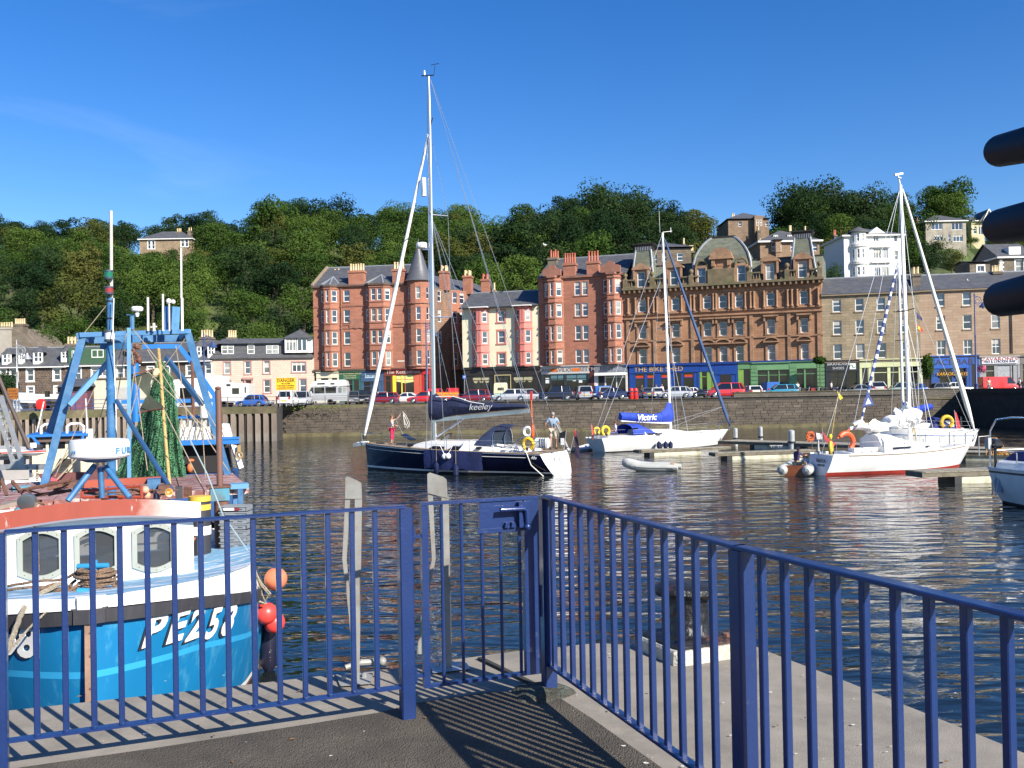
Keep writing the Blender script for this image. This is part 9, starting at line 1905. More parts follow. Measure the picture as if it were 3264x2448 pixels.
# ropes on the foredeck
hemp=mat('hemp_rope',(.26,.17,.11),.9,var=.35,scale=30,bump=1.0,bscale=60); hemp2=mat('pale_hemp_rope',(.42,.36,.26),.9,var=.3,scale=30,bump=1,bscale=60); green_r=mat('green_rope',(.08,.13,.10),.9,var=.3,scale=30)
def wrope(name,label,pts,r,m_,n=8):
  o=MB(); P_=[Vector(p)for p in pts]; fine=[]
  for i in range(len(P_)-1):
    for j in range(6):
      t_=j/6; a=P_[max(i-1,0)]; b=P_[i]; c_=P_[i+1]; d=P_[min(i+2,len(P_)-1)]; fine.append(.5*((2*b)+(c_-a)*t_+(2*a-5*b+4*c_-d)*t_**2+(3*b-a-3*c_+d)*t_**3))
  fine.append(P_[-1])
  # three-strand lay
  fr_=[]
  L0=0
  for k_ in range(3):
    pts2=[]; acc=0; a=(fine[1]-fine[0]).orthogonal().normalized()
    for i,p in enumerate(fine):
      if i:acc+=(p-fine[i-1]).length
      tt=(fine[min(i+1,len(fine)-1)]-fine[max(i-1,0)]).normalized(); a=(a-tt*a.dot(tt)).normalized(); b=tt.cross(a); th=acc/(r*5)+k_*2.094
      pts2.append(p+(a*math.cos(th)+b*math.sin(th))*r*.45)
    o.tube(pts2,r*.62,6)
  ob=o.build(name,m_,None,True,fix=False); return tag(ob,label,'rope')
def coil(label,u,v,D,rx,ry,turns,r,m_,lift=.055,seed=1):
  c=P(u,v,D); pts=[]; r_=random.Random(seed); N=10
  for i in range(turns*N+1):a=2*PI*i/N; k_=1+.16*math.sin(i*.37+seed)+.12*math.sin(i*.113+seed)+r_.uniform(-.04,.04); pts.append(c+Vector((rx*k_*math.cos(a),ry*k_*math.sin(a),lift*i/N+r_.uniform(-.006,.006))))
  return wrope('rope_coil',label,pts,r,m_)
coil('brown hemp rope heaped in a coil round the post on the blue boat foredeck',306,1868,11.4,.20,.15,7,.020,hemp,.030,9)
coil('lower wide turns of brown rope spread on the blue boat foredeck',262,1893,11.2,.32,.18,3,.020,hemp,.02,3)
for i,(pts,m_,l_)in enumerate(((((0,1872,11.6),(60,1862,11.5),(130,1852,11.5),(200,1846,11.5),(255,1818,11.4)),hemp,'brown rope leading from the left edge to the coil, uppermost of the three'),(((0,1886,11.4),(70,1874,11.3),(140,1872,11.3),(215,1884,11.2),(250,1860,11.3)),hemp,'brown rope leading from the left edge to the coil, middle one'),(((0,1902,11.2),(80,1896,11.2),(150,1893,11.1),(190,1900,11.0)),green_r,'grey green rope lying on the foredeck below the brown ropes'))):
  wrope('rope',l_,[P(*p)for p in pts],.018,m_)
for i,(ptz,l_)in enumerate(((((120,1885,11.2),(170,1862,11.4),(215,1868,11.3),(190,1890,11.1),(140,1880,11.2),(110,1868,11.3)),'loose loop of brown rope just left of the coil'),(((360,1880,11.4),(330,1896,11.2),(270,1892,11.1),(225,1872,11.3),(240,1850,11.5)),'brown rope bight trailing in front of the coil'),(((255,1846,11.5),(310,1836,11.6),(365,1850,11.6),(372,1872,11.4),(335,1884,11.3)),'brown rope turn lying round the right side of the coil'))):
  wrope('rope',l_,[P(*p)for p in ptz],.020,hemp)
wrope('mooring_rope','thick pale mooring rope running down over the left bow of the blue boat',[P(196,1858,11.2),P(110,1905,10.7),P(74,1945,10.2),P(48,2010,9.6),P(22,2075,9.2),P(-40,2160,8.6)],.028,hemp2)
wrope('mooring_rope','thin cream rope slanting across the left bow of the blue boat',[P(225,1905,10.9),P(170,1935,10.4),P(110,1985,9.9),P(60,2040,9.5),P(0,2110,9.0)],.012,hemp2)
wrope('rope','brown rope hanging over the red roof and down past the left wheelhouse window',[P(140,1608,13.0),P(118,1605,12.8),P(108,1640,12.75),P(111,1700,12.75),P(120,1760,12.8),P(122,1820,12.8)],.018,hemp)
wrope('rope','tangled cream rope knotted at the stem of the blue boat',[P(240,1900,10.8),P(228,1912,10.6),P(238,1925,10.5),P(225,1932,10.4),P(240,1940,10.4),P(230,1918,10.5)],.014,hemp2)
k=MB(); 
for i in range(9):
  u=RND.uniform(765,815); k.tube([P(u,1798+RND.uniform(0,30),13.4),P(u+RND.uniform(5,40),1860+RND.uniform(-20,20),13.45),P(u+RND.uniform(20,60),1900+RND.uniform(-10,15),13.5),P(840+RND.uniform(-10,10),1925,13.6)],.012,5)
for i in range(5):k.tube([P(760,1812,13.3),P(768+RND.uniform(-4,8),1850,13.3),P(785+RND.uniform(-4,8),1895,13.3)],.012,5)
tag(k.build('fender_ropes',hemp2),'tangle of cream fender ropes on the right shoulder of the blue boat','rope')
MB_b=mat('dull_orange_buoy',(.66,.20,.09),.5,var=.12,dirt=(.15,.05,.08),dirt_amt=.3,dscale=4); rb2=mat('bright_red_buoy',(.70,.055,.045),.38,var=.06)
for u,v,D,r_px,m_,l_ in((879,1845,13.9,36,MB_b,'faded orange round buoy hanging highest beside the blue boat'),(848,1955,13.8,35,rb2,'bright red round buoy hanging in front beside the blue boat'),(874,1984,14.2,34,rb2,'second red round buoy half behind the bright red one')):
  c=P(u,v,D); r=r_px*D/F; t=thing('buoy',l_,'buoy',c); MB().ball((0,0,0),r,24).build('buoy_body',m_,t,True); MB().lathe([(r*.28,r*.9),(r*.24,r*1.1),(r*.1,r*1.2)],n=12).build('buoy_neck',mat('blue_buoy_neck',(.02,.04,.16),.4),t,True); MB().torus((0,0,r*1.22),r*.14,r*.04,'Y',12,6).build('eye',mat('blue_buoy_neck',(.02,.04,.16),.4),t)
c=P(855,2010,14.5); t=thing('fender','dark sausage fender hanging below the red buoys','fender',c); MB().lathe([(.03,.45),(.13,.3),(.14,-.5),(.04,-.65)],n=14).build('fender_body',mat('black_fender',(.012,.012,.03),.4),t,True)
# crates
c0=P(755,1752,15.6); cr_m=mat('grey_crate',(.20,.22,.24),.5,var=.08); me=None
m1=MB(); w,d_,h=.225,.16,.10
m1.box(-w,w,-d_,-d_+.015,0,h*.86).box(-w,w,d_-.015,d_,0,h*.86).box(-w,-w+.015,-d_,d_,0,h*.86).box(w-.015,w,-d_,d_,0,h*.86).box(-w,w,-d_,d_,0,.01).box(-w-.015,w+.015,-d_-.015,-d_+.004,h*.72,h*.92); m1.box(-.13,.02,-d_-.022,-d_-.002,h*.45,h*.70).box(.10,.17,-d_-.02,-d_-.002,h*.45,h*.6)
zb0=1.15
for i in range(13):
  t=thing('fish_crate','grey plastic fish crate in the stack behind the blue boat wheelhouse' if 0<i<12 else('topmost grey fish crate of the stack, its label showing' if i==12 else 'lowest grey fish crate of the stack behind the blue boat wheelhouse'),'crate',(c0.x,c0.y,zb0+i*.1),-.05+RND.uniform(-.03,.03),'grey fish crates stacked behind the wheelhouse')
  if me is None:me=m1.mesh('crate_body',cr_m)
  inst('crate_body',me,t)
  if i==12:MB().box(-.15,.03,-d_-.024,-d_-.02,.02,.06).build('paper_label',bwhite,t); MB().box(.03,.12,-d_-.024,-d_-.02,.02,.06).build('red_label',mat('dark_red_label',(.2,.02,.03),.6),t)
# fishing net hanging from the gallows
def netmat(name,c,sc,alpha_w):
  m_=bpy.data.materials.new(name); m_.use_nodes=True; n_=m_.node_tree.nodes; l_=m_.node_tree.links.new; b=n_['Principled BSDF']; b.inputs['Roughness'].default_value=.9
  t_=n_.new('ShaderNodeTexCoord'); v_=n_.new('ShaderNodeTexVoronoi'); v_.feature='DISTANCE_TO_EDGE'; v_.inputs['Scale'].default_value=sc; l_(t_.outputs['Object'],v_.inputs['Vector']); r_=n_.new('ShaderNodeValToRGB'); r_.color_ramp.elements[0].position=alpha_w; r_.color_ramp.elements[0].color=(1,1,1,1); r_.color_ramp.elements[1].position=alpha_w+.03; r_.color_ramp.elements[1].color=(0,0,0,1); l_(v_.outputs['Distance'],r_.inputs[0]); l_(r_.outputs[0],b.inputs['Alpha'])
  z=n_.new('ShaderNodeTexNoise'); z.inputs['Scale'].default_value=6; z.inputs['Detail'].default_value=6; l_(t_.outputs['Object'],z.inputs['Vector']); q=n_.new('ShaderNodeValToRGB'); q.color_ramp.elements[0].position=.3; q.color_ramp.elements[1].position=.7; q.color_ramp.elements[0].color=tuple(x*.5 for x in c)+(1,); q.color_ramp.elements[1].color=tuple(min(1,x*1.7)for x in c)+(1,); l_(z.outputs['Fac'],q.inputs[0]); l_(q.outputs[0],b.inputs['Base Color']); return m_
t=thing('fishing_net','green trawl net hanging in folds from the gantry of the blue fishing boat','fishing net',P(480,1540,21.5)); b0=MATW[t].inverted()
def netlayer(off,seed,m_,shrink=0.0):
  k=MB(); secs=[(1150,500,520),(1185,490,540),(1215,486,556),(1260,466,562),(1320,448,568),(1380,426,574),(1440,396,582),(1500,372,592),(1545,358,598)]; rows=[]
  for q in range(len(secs)-1):
    for s in range(4):
      f=s/4; v=secs[q][0]+(secs[q+1][0]-secs[q][0])*f; a=secs[q][1]+(secs[q+1][1]-secs[q][1])*f+shrink; b=secs[q][2]+(secs[q+1][2]-secs[q][2])*f-shrink; row=[]; n=60
      for i in range(n+1):
        u=a+(b-a)*i/n; w=(v-1170)/375; D=21.5+off+.9*w*math.cos((i/n-.5)*PI)*-.6+w*.30*noise.noise(Vector((i*.22+seed*7,v*.004,0)))+w*.12*noise.noise(Vector((i*.6+seed*3,v*.012,5))); row.append(b0@P(u,v+3*math.sin(i*.5),D))
      rows.append(row)
  return k.loft(rows,False,False).build('net_layer',m_,t,True,fix=False)
netlayer(.0,1.0,netmat('green_net_outer',(.05,.155,.075),19,.10)); netlayer(.18,2.3,netmat('green_net_mid',(.032,.11,.055),16,.12),3); netlayer(.36,4.1,mat('green_net_core',(.014,.055,.034),.9,var=.6,scale=5,bump=1,bscale=14),6)
MB().tube([b0@P(505,1110,21),b0@P(513,1200,21),b0@P(522,1330,20.6),b0@P(532,1450,20),b0@P(541,1545,19.6)],.035,8).build('hauling_rope',mat('ochre_hauling_rope',(.40,.28,.11),.9,var=.35,scale=20),t)
MB().ball(b0@P(500,1185,21),.09,9).ball(b0@P(492,1192,20.9),.08,9).build('knot',mat('cream_knot',(.5,.42,.26),.9),t); MB().tube([b0@P(404,1204,20.6),b0@P(430,1192,20.6),b0@P(492,1178,20.8)],.02,6).tube([b0@P(440,1316,20.6),b0@P(480,1308,20.6),b0@P(528,1302,20.4)],.022,6).build('head_rope',rust,t)
k=MB(); k.loft([[b0@P(404,1204,20.7),b0@P(440,1196,20.7),b0@P(490,1182,20.8)],[b0@P(440,1230,20.7),b0@P(460,1225,20.7),b0@P(480,1220,20.8)],[b0@P(468,1262,20.7),b0@P(473,1262,20.8),b0@P(478,1262,20.7)],[b0@P(452,1290,20.7),b0@P(480,1288,20.6),b0@P(512,1285,20.6)],[b0@P(440,1316,20.6),b0@P(480,1308,20.6),b0@P(526,1302,20.5)]],False,False); k.build('fine_net',mat('grey_fine_net',(.045,.055,.04),.9,var=.4),t,True,fix=False)

# == BOATS MOORED BEHIND IT
def moored(name,label,cat,uL,DL,uR,DR):
  fx=Facade(uL,DL,uR,DR,0); t=thing(name,label,cat,fx.loc,fx.rz); return t,fx,fx.x,fx.z
bbr=mat('bright_boat_blue',(.01,.14,.45),.45)
t,fx,X,Z=moored('trawler','white trawler with bright blue gantry and dark shelter behind the green net','fishing boat',380,29,762,30)
W_=fx.W
MB().loft([[(x,y,z)for x,y in((0,0),(W_-.25,0),(W_-.05,1.5),(W_-.3,3.0),(0,3.0))]for z in(-.3,.3,Z(600,1512))]).build('hull',mat('dark_blue_trawler_hull',(.02,.07,.2),.5),t); MB().bar((X(737),-.05,Z(737,1412)),(X(762),.05,Z(762,1492)),.10,.16).build('bow_edge',bwhite,t)
MB().hexa([(X(560),.1,Z(600,1510)),(X(735),.1,Z(735,1505)),(X(735),2.8,Z(735,1505)),(X(560),2.8,Z(600,1510)),(X(560),.6,Z(600,1418)),(X(722),.6,Z(722,1416)),(X(722),2.8,Z(722,1416)),(X(560),2.8,Z(600,1418))]).build('shelter_shade',mat('shelter_darkness',(.012,.010,.010),.9),t)  # solid near-black block standing in for the shade inside the open shelter
MB().box(X(560),X(758),-.15,.05,Z(650,1417),Z(650,1402)).box(X(700),X(758),-.18,.0,Z(740,1400),Z(740,1392)).build('blue_beam',bbr,t); MB().box(X(565),X(706),.0,2.2,Z(600,1402),Z(600,1362)).build('cabin',bwhite,t); MB().hexa([(X(702),-.02,Z(710,1392)),(X(736),-.02,Z(736,1392)),(X(736),1.6,Z(736,1392)),(X(702),1.6,Z(710,1392)),(X(704),-.02,Z(710,1352)),(X(726),-.02,Z(726,1354)),(X(726),1.6,Z(726,1354)),(X(704),1.6,Z(710,1352))]).build('cabin_front',bwhite,t)
MB().box(X(568),X(662),.3,2.0,Z(600,1362),Z(600,1334)).build('upper_cabin',mat('pale_grey_cabin',(.42,.41,.38),.6),t); MB().box(X(562),X(668),.2,2.1,Z(600,1334),Z(600,1328)).build('cabin_roof',bbr,t)
MB().bar((X(455),0,Z(455,1105)),(X(572),0,Z(572,1104)),.14).bar((X(572),0,Z(572,1104)),(X(612),0,Z(612,1158)),.14).bar((X(612),0,Z(612,1158)),(X(682),0,Z(682,1262)),.14).bar((X(682),0,Z(682,1262)),(X(682),0,Z(682,1395)),.14).build('gantry_frame',bbr,t)
MB().bar((X(385),0,Z(400,1281)),(X(682),0,Z(680,1276)),.12).build('gantry_crossbar',bbr,t); MB().tube([(X(430),0,Z(430,1345)),(X(428),0,Z(430,1150))],.13,12).build('gantry_upright',bbr,t,True)
fb_=MB().lathe([(.05,.55),(.12,.5),(.13,-.1),(.05,-.15)],(X(648),-.2,Z(648,1320)),12); fb_.build('white_float',bwhite,t,True); MB().tube([(X(614),-.1,Z(614,1330)),(X(612),-.1,Z(612,1150))],.05,6).build('brown_spar',rust,t)
bl_=MB().torus((X(757),-.2,Z(757,1450)),.10,.03,'Y',14,6); bl_.box(X(757)-.05,X(757)+.05,-.25,-.15,Z(757,1440),Z(757,1418)).build('pulley_block',mat('brass',(.55,.36,.14),.35,.6),t)
k=MB()
for i in range(14):a=RND.uniform(560,700); k.tube([(X(a),-.1,Z(a,1335)),(X(a+RND.uniform(-60,60)),-.1,Z(a,1420))],.015,5)
k.build('deck_lines',rope_m,t); MB().ball((X(600),0,Z(600,1492)),.10,10,(1,1,1.5)).ball((X(604),0,Z(604,1468)),.07,8,(1.4,1,.8)).build('oilskins',mat('orange_oilskin',(.55,.14,.04),.6),t,True)
t,fx,X,Z=moored('trawler','small trawler with blue edged canopy and white hoop rails left of the radar dome','fishing boat',60,32,330,33); W_=fx.W
MB().loft([[(x,y,z)for x,y in((-.4,0),(W_+.4,0),(W_+.2,3.2),(-.2,3.2))]for z in(-.3,.4,Z(200,1508))]).build('hull',mat('maroon_hull',(.12,.04,.04),.5,var=.2),t); cm_=mat('cream_cabin_paint',(.56,.52,.36),.5,var=.08)
MB().box(X(95),X(290),.3,2.6,Z(200,1508),Z(200,1392)).build('cabin',cm_,t); MB().box(X(82),X(278),.0,2.8,Z(200,1391),Z(200,1383)).build('canopy_roof',bbr,t); MB().box(X(90),X(250),.15,.3,Z(200,1408),Z(200,1392)).build('canopy_shade',mat('brown_canopy',(.09,.06,.05),.7),t)
for a,b in((150,202),(110,140),(212,222)):MB().box(X(a),X(b),.27,.31,Z(200,1430),Z(200,1408)).build('cabin_window',win_d,t)
for a,b in((125,178),(208,262)):
  z0,z1=Z(200,1382),Z(200,1352); MB().tube([(X(a),.3,z0),(X(a),.3,z1-.1),(X(a)+.12,.3,z1),(X(b)-.12,.3,z1),(X(b),.3,z1-.1),(X(b),.3,z0)],.045,8).build('hoop_rail',bwhite,t,True)
MB().bar((X(100),-.05,Z(100,1392)),(X(128),-.05,Z(128,1425)),.08).bar((X(262),-.05,Z(262,1390)),(X(255),-.05,Z(255,1410)),.08).build('canopy_brace',bbr,t); MB().box(X(270),X(292),.1,.8,Z(280,1400),Z(280,1368)).build('liferaft_box',gel,t)
MB().loft([[(X(170),-.1,Z(170,1490)),(X(225),-.1,Z(225,1480))],[(X(185),.2,Z(185,1462)),(X(222),.2,Z(222,1464))]],False,False).build('tarpaulin',mat('dark_tarpaulin',(.03,.025,.02),.8),t); MB().loft([[(X(155),-.3,Z(160,1540)),(X(205),-.3,Z(205,1540))],[(X(160),-.2,Z(160,1520)),(X(185),-.2,Z(185,1528))]],False,False).build('red_cover',mat('red_cover',(.42,.01,.04),.6),t)
for(a,b,c,d)in((112,1378,136,1280),(274,1370,270,1270)):MB().tube([(X(a),.2,Z(a,b)),(X(c),.2,Z(c,d))],.02,5).build('whip_aerial',gel,t)
MB().tube([(X(250),-.2,Z(250,1400)),(X(165),-.6,Z(165,1500))],.025,6).tube([(X(262),-.2,Z(262,1440)),(X(180),-.6,Z(180,1525))],.025,6).build('mooring_line',rope_m,t)
t,fx,X,Z=moored('workboat','white workboat roof with red and yellow stripes at the left edge','boat',-120,27,150,28); W_=fx.W
MB().loft([[(x,y,z)for x,y in((0,0),(W_-.2,.2),(W_-.3,3),(0,3))]for z in(-.3,.5,Z(60,1530))]).build('hull',gel,t); MB().loft([[(0,0,Z(60,1450)),(W_-.3,0,Z(140,1452)),(W_-.3,2.6,Z(140,1452)),(0,2.6,Z(60,1450))],[(0,-.2,Z(60,1442)),(W_-.02,-.2,Z(140,1442)),(W_-.02,2.6,Z(140,1442)),(0,2.6,Z(60,1442))],[(0,-.1,Z(60,1426)),(W_-.9,-.1,Z(100,1430)),(W_-.9,2.5,Z(100,1430)),(0,2.5,Z(60,1424))]]).build('cabin_roof',gel,t)
MB().box(0,W_-.05,-.215,-.203,Z(60,1442),Z(60,1438)).build('red_stripe',mat('flag_red',(.6,.05,.03),.6),t); MB().box(0,W_-1.4,-.115,-.10,Z(60,1432),Z(60,1428)).build('yellow_stripe',mat('yellow_flag',(.72,.58,.03),.7),t)
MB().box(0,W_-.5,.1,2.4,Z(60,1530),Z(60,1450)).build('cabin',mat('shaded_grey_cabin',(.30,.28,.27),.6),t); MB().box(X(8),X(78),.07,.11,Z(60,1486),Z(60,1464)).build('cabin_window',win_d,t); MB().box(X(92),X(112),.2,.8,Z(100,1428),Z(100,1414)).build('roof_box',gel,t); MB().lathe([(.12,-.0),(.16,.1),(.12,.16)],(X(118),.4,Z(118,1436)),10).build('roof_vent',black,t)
t=thing('lattice_boom','grey aluminium ladder boom sloping down at the left edge','boom',P(45,1480,24)); b0=MATW[t].inverted(); k=MB(); p0,p1,q0,q1=[b0@P(*a)for a in((-18,1275,24),(44,1480,24),(2,1262,24),(72,1478,24))]; k.bar(p0,p1,.09).bar(q0,q1,.09)
for i in range(9):f=(i+.5)/9; k.bar(p0.lerp(p1,f),q0.lerp(q1,f),.05)
k.build('boom_frame',galv,t); MB().bar(b0@P(-40,1490,23.8),b0@P(140,1488,23.8),.12,.14).hexa([b0@P(a,b,d)for a,b,d in((20,1495,23.7),(88,1495,23.7),(88,1495,24),(20,1495,24),(38,1468,23.7),(68,1468,23.7),(68,1468,24),(38,1468,24))]).build('boom_bracket',galv,t); MB().tube([b0@P(-10,1190,26),b0@P(92,1430,26)],.06,6).build('dark_stay',mat('dark_brown_pole',(.07,.05,.045),.7),t)
k=MB()
for i in range(10):z=1486+i*7; k.torus(b0@P(118,z,23.6),.03,.008,'Y' if i%2 else 'X',10,4)
k.build('chain',rust,t)
# == FOREGROUND RAILINGS, GATE, LADDER RAILS, BOLLARD, FINS
rail_b=mat('railing_blue_paint',(.009,.028,.115),.34,var=.14,scale=6,coat=.3,bump=.05,bscale=60,dirt=(.06,.08,.15),dirt_amt=.55,dscale=16,dlo=.63,dhi=.69)
rail_n=rail_b
def fence(label,p0,p1,bars,post0=None,post1=None,h=1.10,hb=.168,bw=.026,name='railing',top_w=.055,ext=0.0,postw=.072):
  d=(p1-p0); L_=d.length; rz=math.atan2(d.y,d.x); T=thing(name,label,'railing',(p0.x,p0.y,DECK),rz)
  MB().loft([[(x,-top_w/2,h-.014),(x,top_w/2,h-.014),(x,top_w/2,h-.003),(x,top_w/2-.006,h),(x,-top_w/2+.006,h),(x,-top_w/2,h-.003)]for x in(-ext,L_+ext)]).build('top_rail',rail_b,T)
  MB().loft([[(x,-.025,hb-.006),(x,.025,hb-.006),(x,.025,hb+.003),(x,.021,hb+.006),(x,-.021,hb+.006),(x,-.025,hb+.003)]for x in(0.0,L_)]).build('bottom_rail',rail_b,T)
  c=bw/2; b_=.003; me=MB().loft([[(c-b_,-c,z),(c,-c+b_,z),(c,c-b_,z),(c-b_,c,z),(-c+b_,c,z),(-c,c-b_,z),(-c,-c+b_,z),(-c+b_,-c,z)]for z in(hb+.004,h-.012)]).mesh('bar',rail_b)
  for s in bars:inst('bar',me,T,(s*L_,0,0))
  wb=MB().ball((0,0,0),.012,6,(1.3,1.3,.5)).mesh('weld',rail_b,True)
  for s in bars:inst('weld',wb,T,(s*L_,-.014,hb+.008))
  w=postw/2; pm_=MB().loft([[(w-.006,-w,z),(w,-w+.006,z),(w,w-.006,z),(w-.006,w,z),(-w+.006,w,z),(-w,w-.006,z),(-w,-w+.006,z),(-w+.006,-w,z)]for z in(-.02,h-.016)]).mesh('post',rail_b)
  for s in(post0,post1):
    if s is not None:inst('post',pm_,T,(s,0,0)); inst('base_plate',WC.setdefault('bpl',MB().box(-.055,.055,-.055,.055,.004,.014).mesh('base_plate',rail_b)),T,(s,0,0))if 0 else None
  return T,d.normalized(),L_
def gx(u,v):return G(u,v,DECK).xy
PL=gx(1300,2290); TL=G(14,1690,DECK+1.10).xy
PC=gx(1752,2212)
P1=G(2362,1738,DECK+1.10).xy; P2=P1+(G(3264,1954,DECK+1.10).xy-P1)*1.35
def frac(us,a,b,v=1900):  # where the lines of sight cut the fence line
  r=[]; d=(b-a).normalized(); n=Vector((-d.y,d.x)); Lh=(b-a).length
  for u in us:q=ray(u,v); t=a.dot(n)/(q.x*n.x+q.y*n.y); r.append((Vector((q.x,q.y))*t-a).dot(d)/Lh)
  return r
lb=[114,206,296,384,471,557,642,726,809,889,969,1047,1124,1198]
fence('blue railing across the left foreground in front of the fishing boat',TL,PL,frac(lb,TL,PL),-.03,(PL-TL).length+.0,name='railing')
fr_=frac([1776,1804,1834,1864,1897,1932,1967,2006,2046,2088,2132,2180,2229,2286],PC,P1)
fence('blue railing running from the corner post to the big post at the right',PC,P1,[(.045+i*.0655)for i in range(14)],0,(P1-PC).length,top_w=.06)
n9=12; Ls=(P2-P1).length
fence('nearest blue railing section leaving the photo at the lower right',P1,P2,[(.125*(i+.95))/Ls for i in range(int(Ls/.125)-1)],None,None,top_w=.06,ext=.02)
# gate
GA,GB=G(1357,2184,DECK+.15).xy,G(1716,2138,DECK+.15).xy; d=GB-GA; L_=d.length; T=thing('gate','narrow blue gate with lock box between the two railings','gate',(GA.x,GA.y,DECK),math.atan2(d.y,d.x)); h=1.09; hb=.155
MB().box(-.012,.022,-.02,.02,hb,h).build('stile',rail_b,T); MB().box(L_-.075,L_+.01,-.02,.02,hb,h).build('stile',rail_b,T); MB().box(-.012,L_+.01,-.022,.022,h+.001,h+.016).build('top_rail',rail_b,T); MB().box(-.012,L_+.01,-.02,.02,hb-.016,hb-.001).build('bottom_rail',rail_b,T)
fx=lambda u:frac([u],GA,GB)[0]*L_
zlk=h-.165
for u,zt in((1411,h),(1474,h),(1538,zlk),(1598,zlk),(1658,zlk)):MB().tube([(fx(u),0,hb),(fx(u),0,zt-.002)],.0095,8).build('bar',rail_b,T,True)
x0,x1=fx(1530),L_-.076; lk=MB().box(x0,x1,-.012,.012,zlk+.02,h).box(x0-.01,x1,-.02,.02,zlk-.001,zlk+.02).build('lock_plate',rail_b,T); sub('lock_box',MB().box(x0+.17,x1-.002,.013,.055,zlk+.045,h-.02).box(fx(1650),x1+.02,-.05,-.013,zlk+.02,h-.01),rail_b,T,lk)
hz=h-.042; xa,xb=fx(1588),fx(1667); sub('handle',MB().tube([(xa,-.06,hz),(xb-.01,-.06,hz),(xb+.005,-.06,hz-.012),(xb+.012,-.055,hz-.09)],.0135,10).ball((xb+.012,-.055,hz-.10),.02,10),rail_b,T,lk,True); sub('handle_stem',MB().tube([(xb,-.06,hz-.01),(xb,-.01,hz-.01)],.012,8),rail_b,T,lk)
for u in(1614,1634):sub('keep',MB().prism([(fx(u)-.014,-.04,zlk+.022),(fx(u)+.014,-.04,zlk+.022),(fx(u)+.008,-.04,zlk+.048),(fx(u)-.008,-.04,zlk+.048)],(0,.026,0)),rail_b,T,lk)
for z in(h-.16,hb+.05):hg=MB().box(-.10,-.012,-.014,.014,z-.008,z+.008).tube([(-.055,0,z-.03),(-.055,0,z+.04)],.012,8); hg.build('hinge',rail_b,T)
MB().box(L_+.011,L_+.02,-.03,.03,.45,.62).build('strike_plate',rail_b,T)
# concrete lump and moss round the corner post foot
k=MB(); c=Vector((PC.x,PC.y,DECK)); n=18
k.loft([[c+Vector((r*math.cos(a)*(1+.2*math.sin(3*a+1))-.05,r*math.sin(a)*(1+.15*math.sin(2*a)),z))for a in[2*PI*j/n for j in range(n)]]for r,z in((.17,.003),(.13,.03),(.06,.05))]); tag(k.build('post_footing',mat('mossy_mortar',(.06,.055,.04),.95,var=.5,scale=8,bump=1,bscale=40,dirt=(.12,.20,.18),dirt_amt=.35,dscale=9),None,True),'lumpy mossy mortar round the foot of the corner post','mortar')
# ladder hand rails
gp=mat('grey_rail_paint',(.27,.27,.25),.55,var=.12,scale=4,dirt=(.16,.14,.11),dirt_amt=.6,dscale=6)
def flat_path(k,pts,w,t_):
  for i in range(len(pts)-1):k.bar(pts[i],pts[i+1],t_,w,up=(0,0,1))
  return k
T=thing('boarding_ladder','pair of tall grey ladder hand loops bolted to the pier edge behind the gate','ladder',(0,0,0)); D1_,D2_=5.52,5.74
def loop(foot_uv,top,outer,inner,plate):
  fo=G(*foot_uv,DECK); D=fo.y; k=MB()
  def hx(a,b,c_,d_,dd=.035,o=0.0):k.hexa([P(*a,D+o),P(*b,D+o),P(*b,D+o+dd),P(*a,D+o+dd),P(*d_,D+o),P(*c_,D+o),P(*c_,D+o+dd),P(*d_,D+o+dd)])
  return fo,D,k,hx
fo,D,k,hx=loop((1137,2174),None,None,None,None)
hx((1131,2172),(1146,2172),(1154,1589),(1131,1589),o=.004); k.build('outer_leg',gp,T,False,True); k=MB(); fo,D,k,hx=loop((1137,2174),0,0,0,0)
hx((1100,1590),(1154,1612-22),(1152,1540),(1101,1523)); hx((1101,1523),(1152,1540),(1140,1532),(1108,1518)); k.build('top_plate',gp,T,False,True)
fo,D,k,hx=loop((1137,2174),0,0,0,0); hx((1091,1782),(1105,1784),(1117,1575),(1101,1575),o=.008); k.build('inner_leg',gp,T,False,True)
fo,D,k,hx=loop((1137,2174),0,0,0,0); hx((1112,1960),(1122,1960),(1105,1784),(1091,1782),o=.008); hx((1128,2170),(1134,2170),(1122,1960),(1112,1960)); k.build('inner_leg',gp,T,False,True)
fo,D,k,hx=loop((1431,2134),0,0,0,0); hx((1420,2132),(1441,2132),(1430,1583),(1407,1580),o=.004); k.build('outer_leg',gp,T,False,True)
fo,D,k,hx=loop((1431,2134),0,0,0,0); hx((1363,1572),(1427,1588),(1424,1529),(1362,1511)); hx((1362,1511),(1424,1529),(1414,1520),(1370,1506)); k.build('top_plate',gp,T,False,True)
fo,D,k,hx=loop((1431,2134),0,0,0,0); hx((1377,1782),(1389,1782),(1380,1572),(1363,1565),o=.008); hx((1352,1900),(1364,1905),(1389,1782),(1377,1782)); hx((1328,2085),(1345,2085),(1364,1905),(1350,1900)); k.build('inner_leg',gp,T,False,True)
MB().hexa([G(u,v,DECK+.004)for u,v in((1085,2188),(1180,2180),(1190,2145),(1070,2150))]+[G(u,v,DECK+.012)for u,v in((1085,2188),(1180,2180),(1190,2145),(1070,2150))]).build('base_plate',gp,T,False,True)
MB().hexa([G(u,v,DECK+.004)for u,v in((1380,2146),(1500,2132),(1485,2108),(1368,2112))]+[G(u,v,DECK+.014)for u,v in((1380,2146),(1500,2132),(1485,2108),(1368,2112))]).build('base_plate',galv,T,False,True)
for u,v in((1095,2165),(1160,2158),(1470,2122),(1395,2122)):MB().lathe([(.014,0),(.014,.022),(.004,.026)],G(u,v,DECK+.012),6).build('bolt',galv,T,False,True)
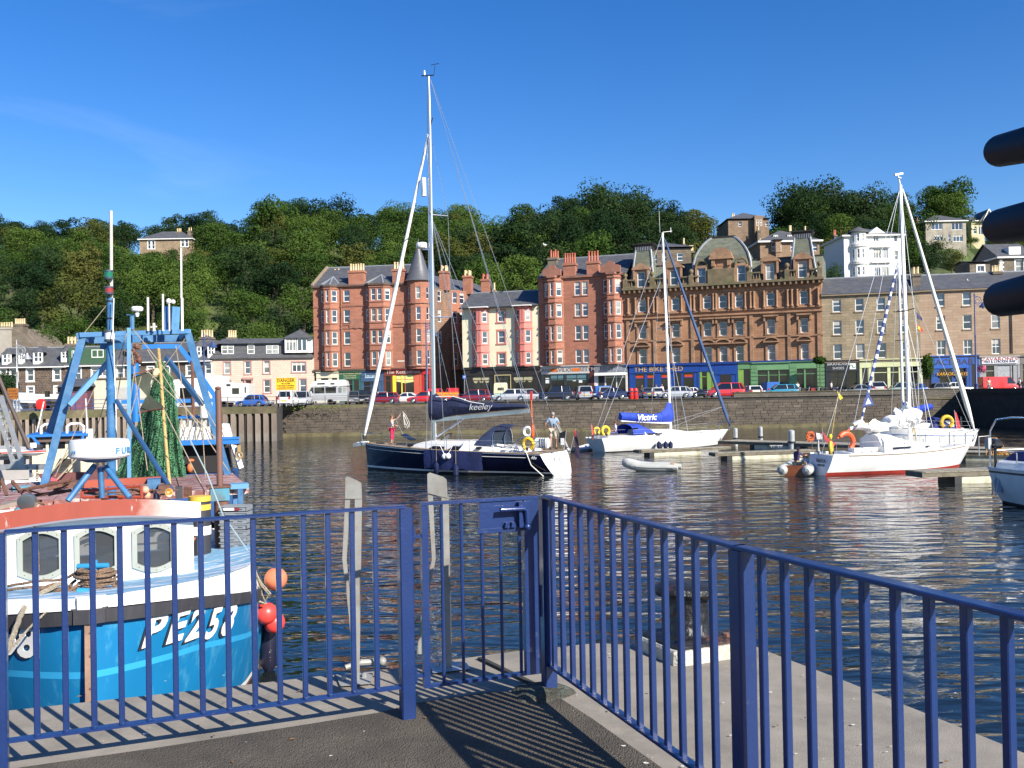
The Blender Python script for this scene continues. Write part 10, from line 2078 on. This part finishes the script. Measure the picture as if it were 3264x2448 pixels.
MB().tube([P(1148,2112,5.75),P(1215,2108,5.8)],.02,8).tube([P(1100,2128,5.7),P(1150,2112,5.75)],.016,8).build('ladder_rung',gp,T,True,True); MB().ball(P(1218,2108,5.8),.028,12).build('rung_end',gp,T,True,True)
# bollard on its plinth
c=G(2206,2095,DECK); T=thing('bollard','squat black mooring bollard with rusty cap on a pale concrete plinth','bollard',(c.x,c.y+.12,DECK),.42); bb=mat('black_bollard_paint',(.014,.014,.015),.40,var=.4,scale=5,dirt=(.10,.04,.028),dirt_amt=.8,dscale=3.2,dlo=.56,dhi=.62,bump=.5,bscale=18)
MB().loft([[(x*s,y*s,z)for x,y in((-.24,-.20),(-.20,-.24),(.20,-.24),(.24,-.20),(.24,.20),(.20,.24),(-.20,.24),(-.24,.20))]for s,z in((1.08,.002),(1.05,.07),(1.0,.085))]).build('plinth',mat('pale_plinth',(.50,.47,.38),.9,var=.2,dirt=(.18,.15,.10),dirt_amt=.6,dscale=5,bump=.6,bscale=20),T)
MB().loft([[(x*s,y*s,z)for x,y in((-.22,-.19),(-.19,-.22),(.19,-.22),(.22,-.19),(.22,.19),(.19,.22),(-.19,.22),(-.22,.19))]for s,z in((1.0,.086),(1.0,.105),(.8,.125))]).build('flange',bb,T)
MB().lathe([(.175,.12),(.145,.14),(.130,.18),(.125,.30),(.128,.345),(.14,.37)],n=28).build('stem',bb,T,True)
MB().loft([[(r*1.0*math.cos(2*PI*j/28)*(1+.22*max(0,-math.cos(2*PI*j/28))),r*math.sin(2*PI*j/28),z+.012*-math.cos(2*PI*j/28))for j in range(28)]for r,z in((.13,.35),(.17,.362),(.19,.39),(.185,.42),(.155,.438),(.05,.445))]).build('cap',bb,T,True)
for x,y in((-.17,-.17),(.17,-.17),(.17,.17),(-.17,.17)):MB().lathe([(.022,.1),(.022,.135),(.006,.14)],(x,y,0),6).build('bolt',rust,T)
# dark glossy fins of a rack standing just right of us
T=thing('fin_rack','three dark glossy navy rounded tube ends reaching in from the right edge','rack',(5.2,6.4,0)); fm=mat('dark_navy_gloss',(.002,.003,.012),.55,var=.3,scale=5,spec=.12,dirt=(.10,.10,.12),dirt_amt=.6,dscale=4,dlo=.70,dhi=.74)
b0=MATW[T].inverted()
for(ut,vt,ue,ve)in((3186,481,3300,452),(3186,722,3300,700),(3190,954,3300,934)):
  A_=b0@P(ut,vt,8.0); B_=b0@P(ue+130,ve-26,6.6); d=(B_-A_); dn=d.normalized(); r=.0515*2.66 if vt<500 else .056*2.66; pts=[]; rs=[]
  for a in(0.08,.25,.5,.75,1.0,1.25,1.5):pts.append(A_-dn*r*.9*math.cos(min(a,PI/2))*1.0+dn*r*.25); rs.append(r*math.sin(min(a,PI/2))**.8)
  pts.append(B_); rs.append(r*1.12); pts.append(B_+dn*.6); rs.append(r*1.15); MB().tube(pts,rs,24).build('fin',fm,T,True)
MB().tube([(.0,-.25,-1.5),(.0,-.25,7.2)],.14,14).build('upright',fm,T,True)
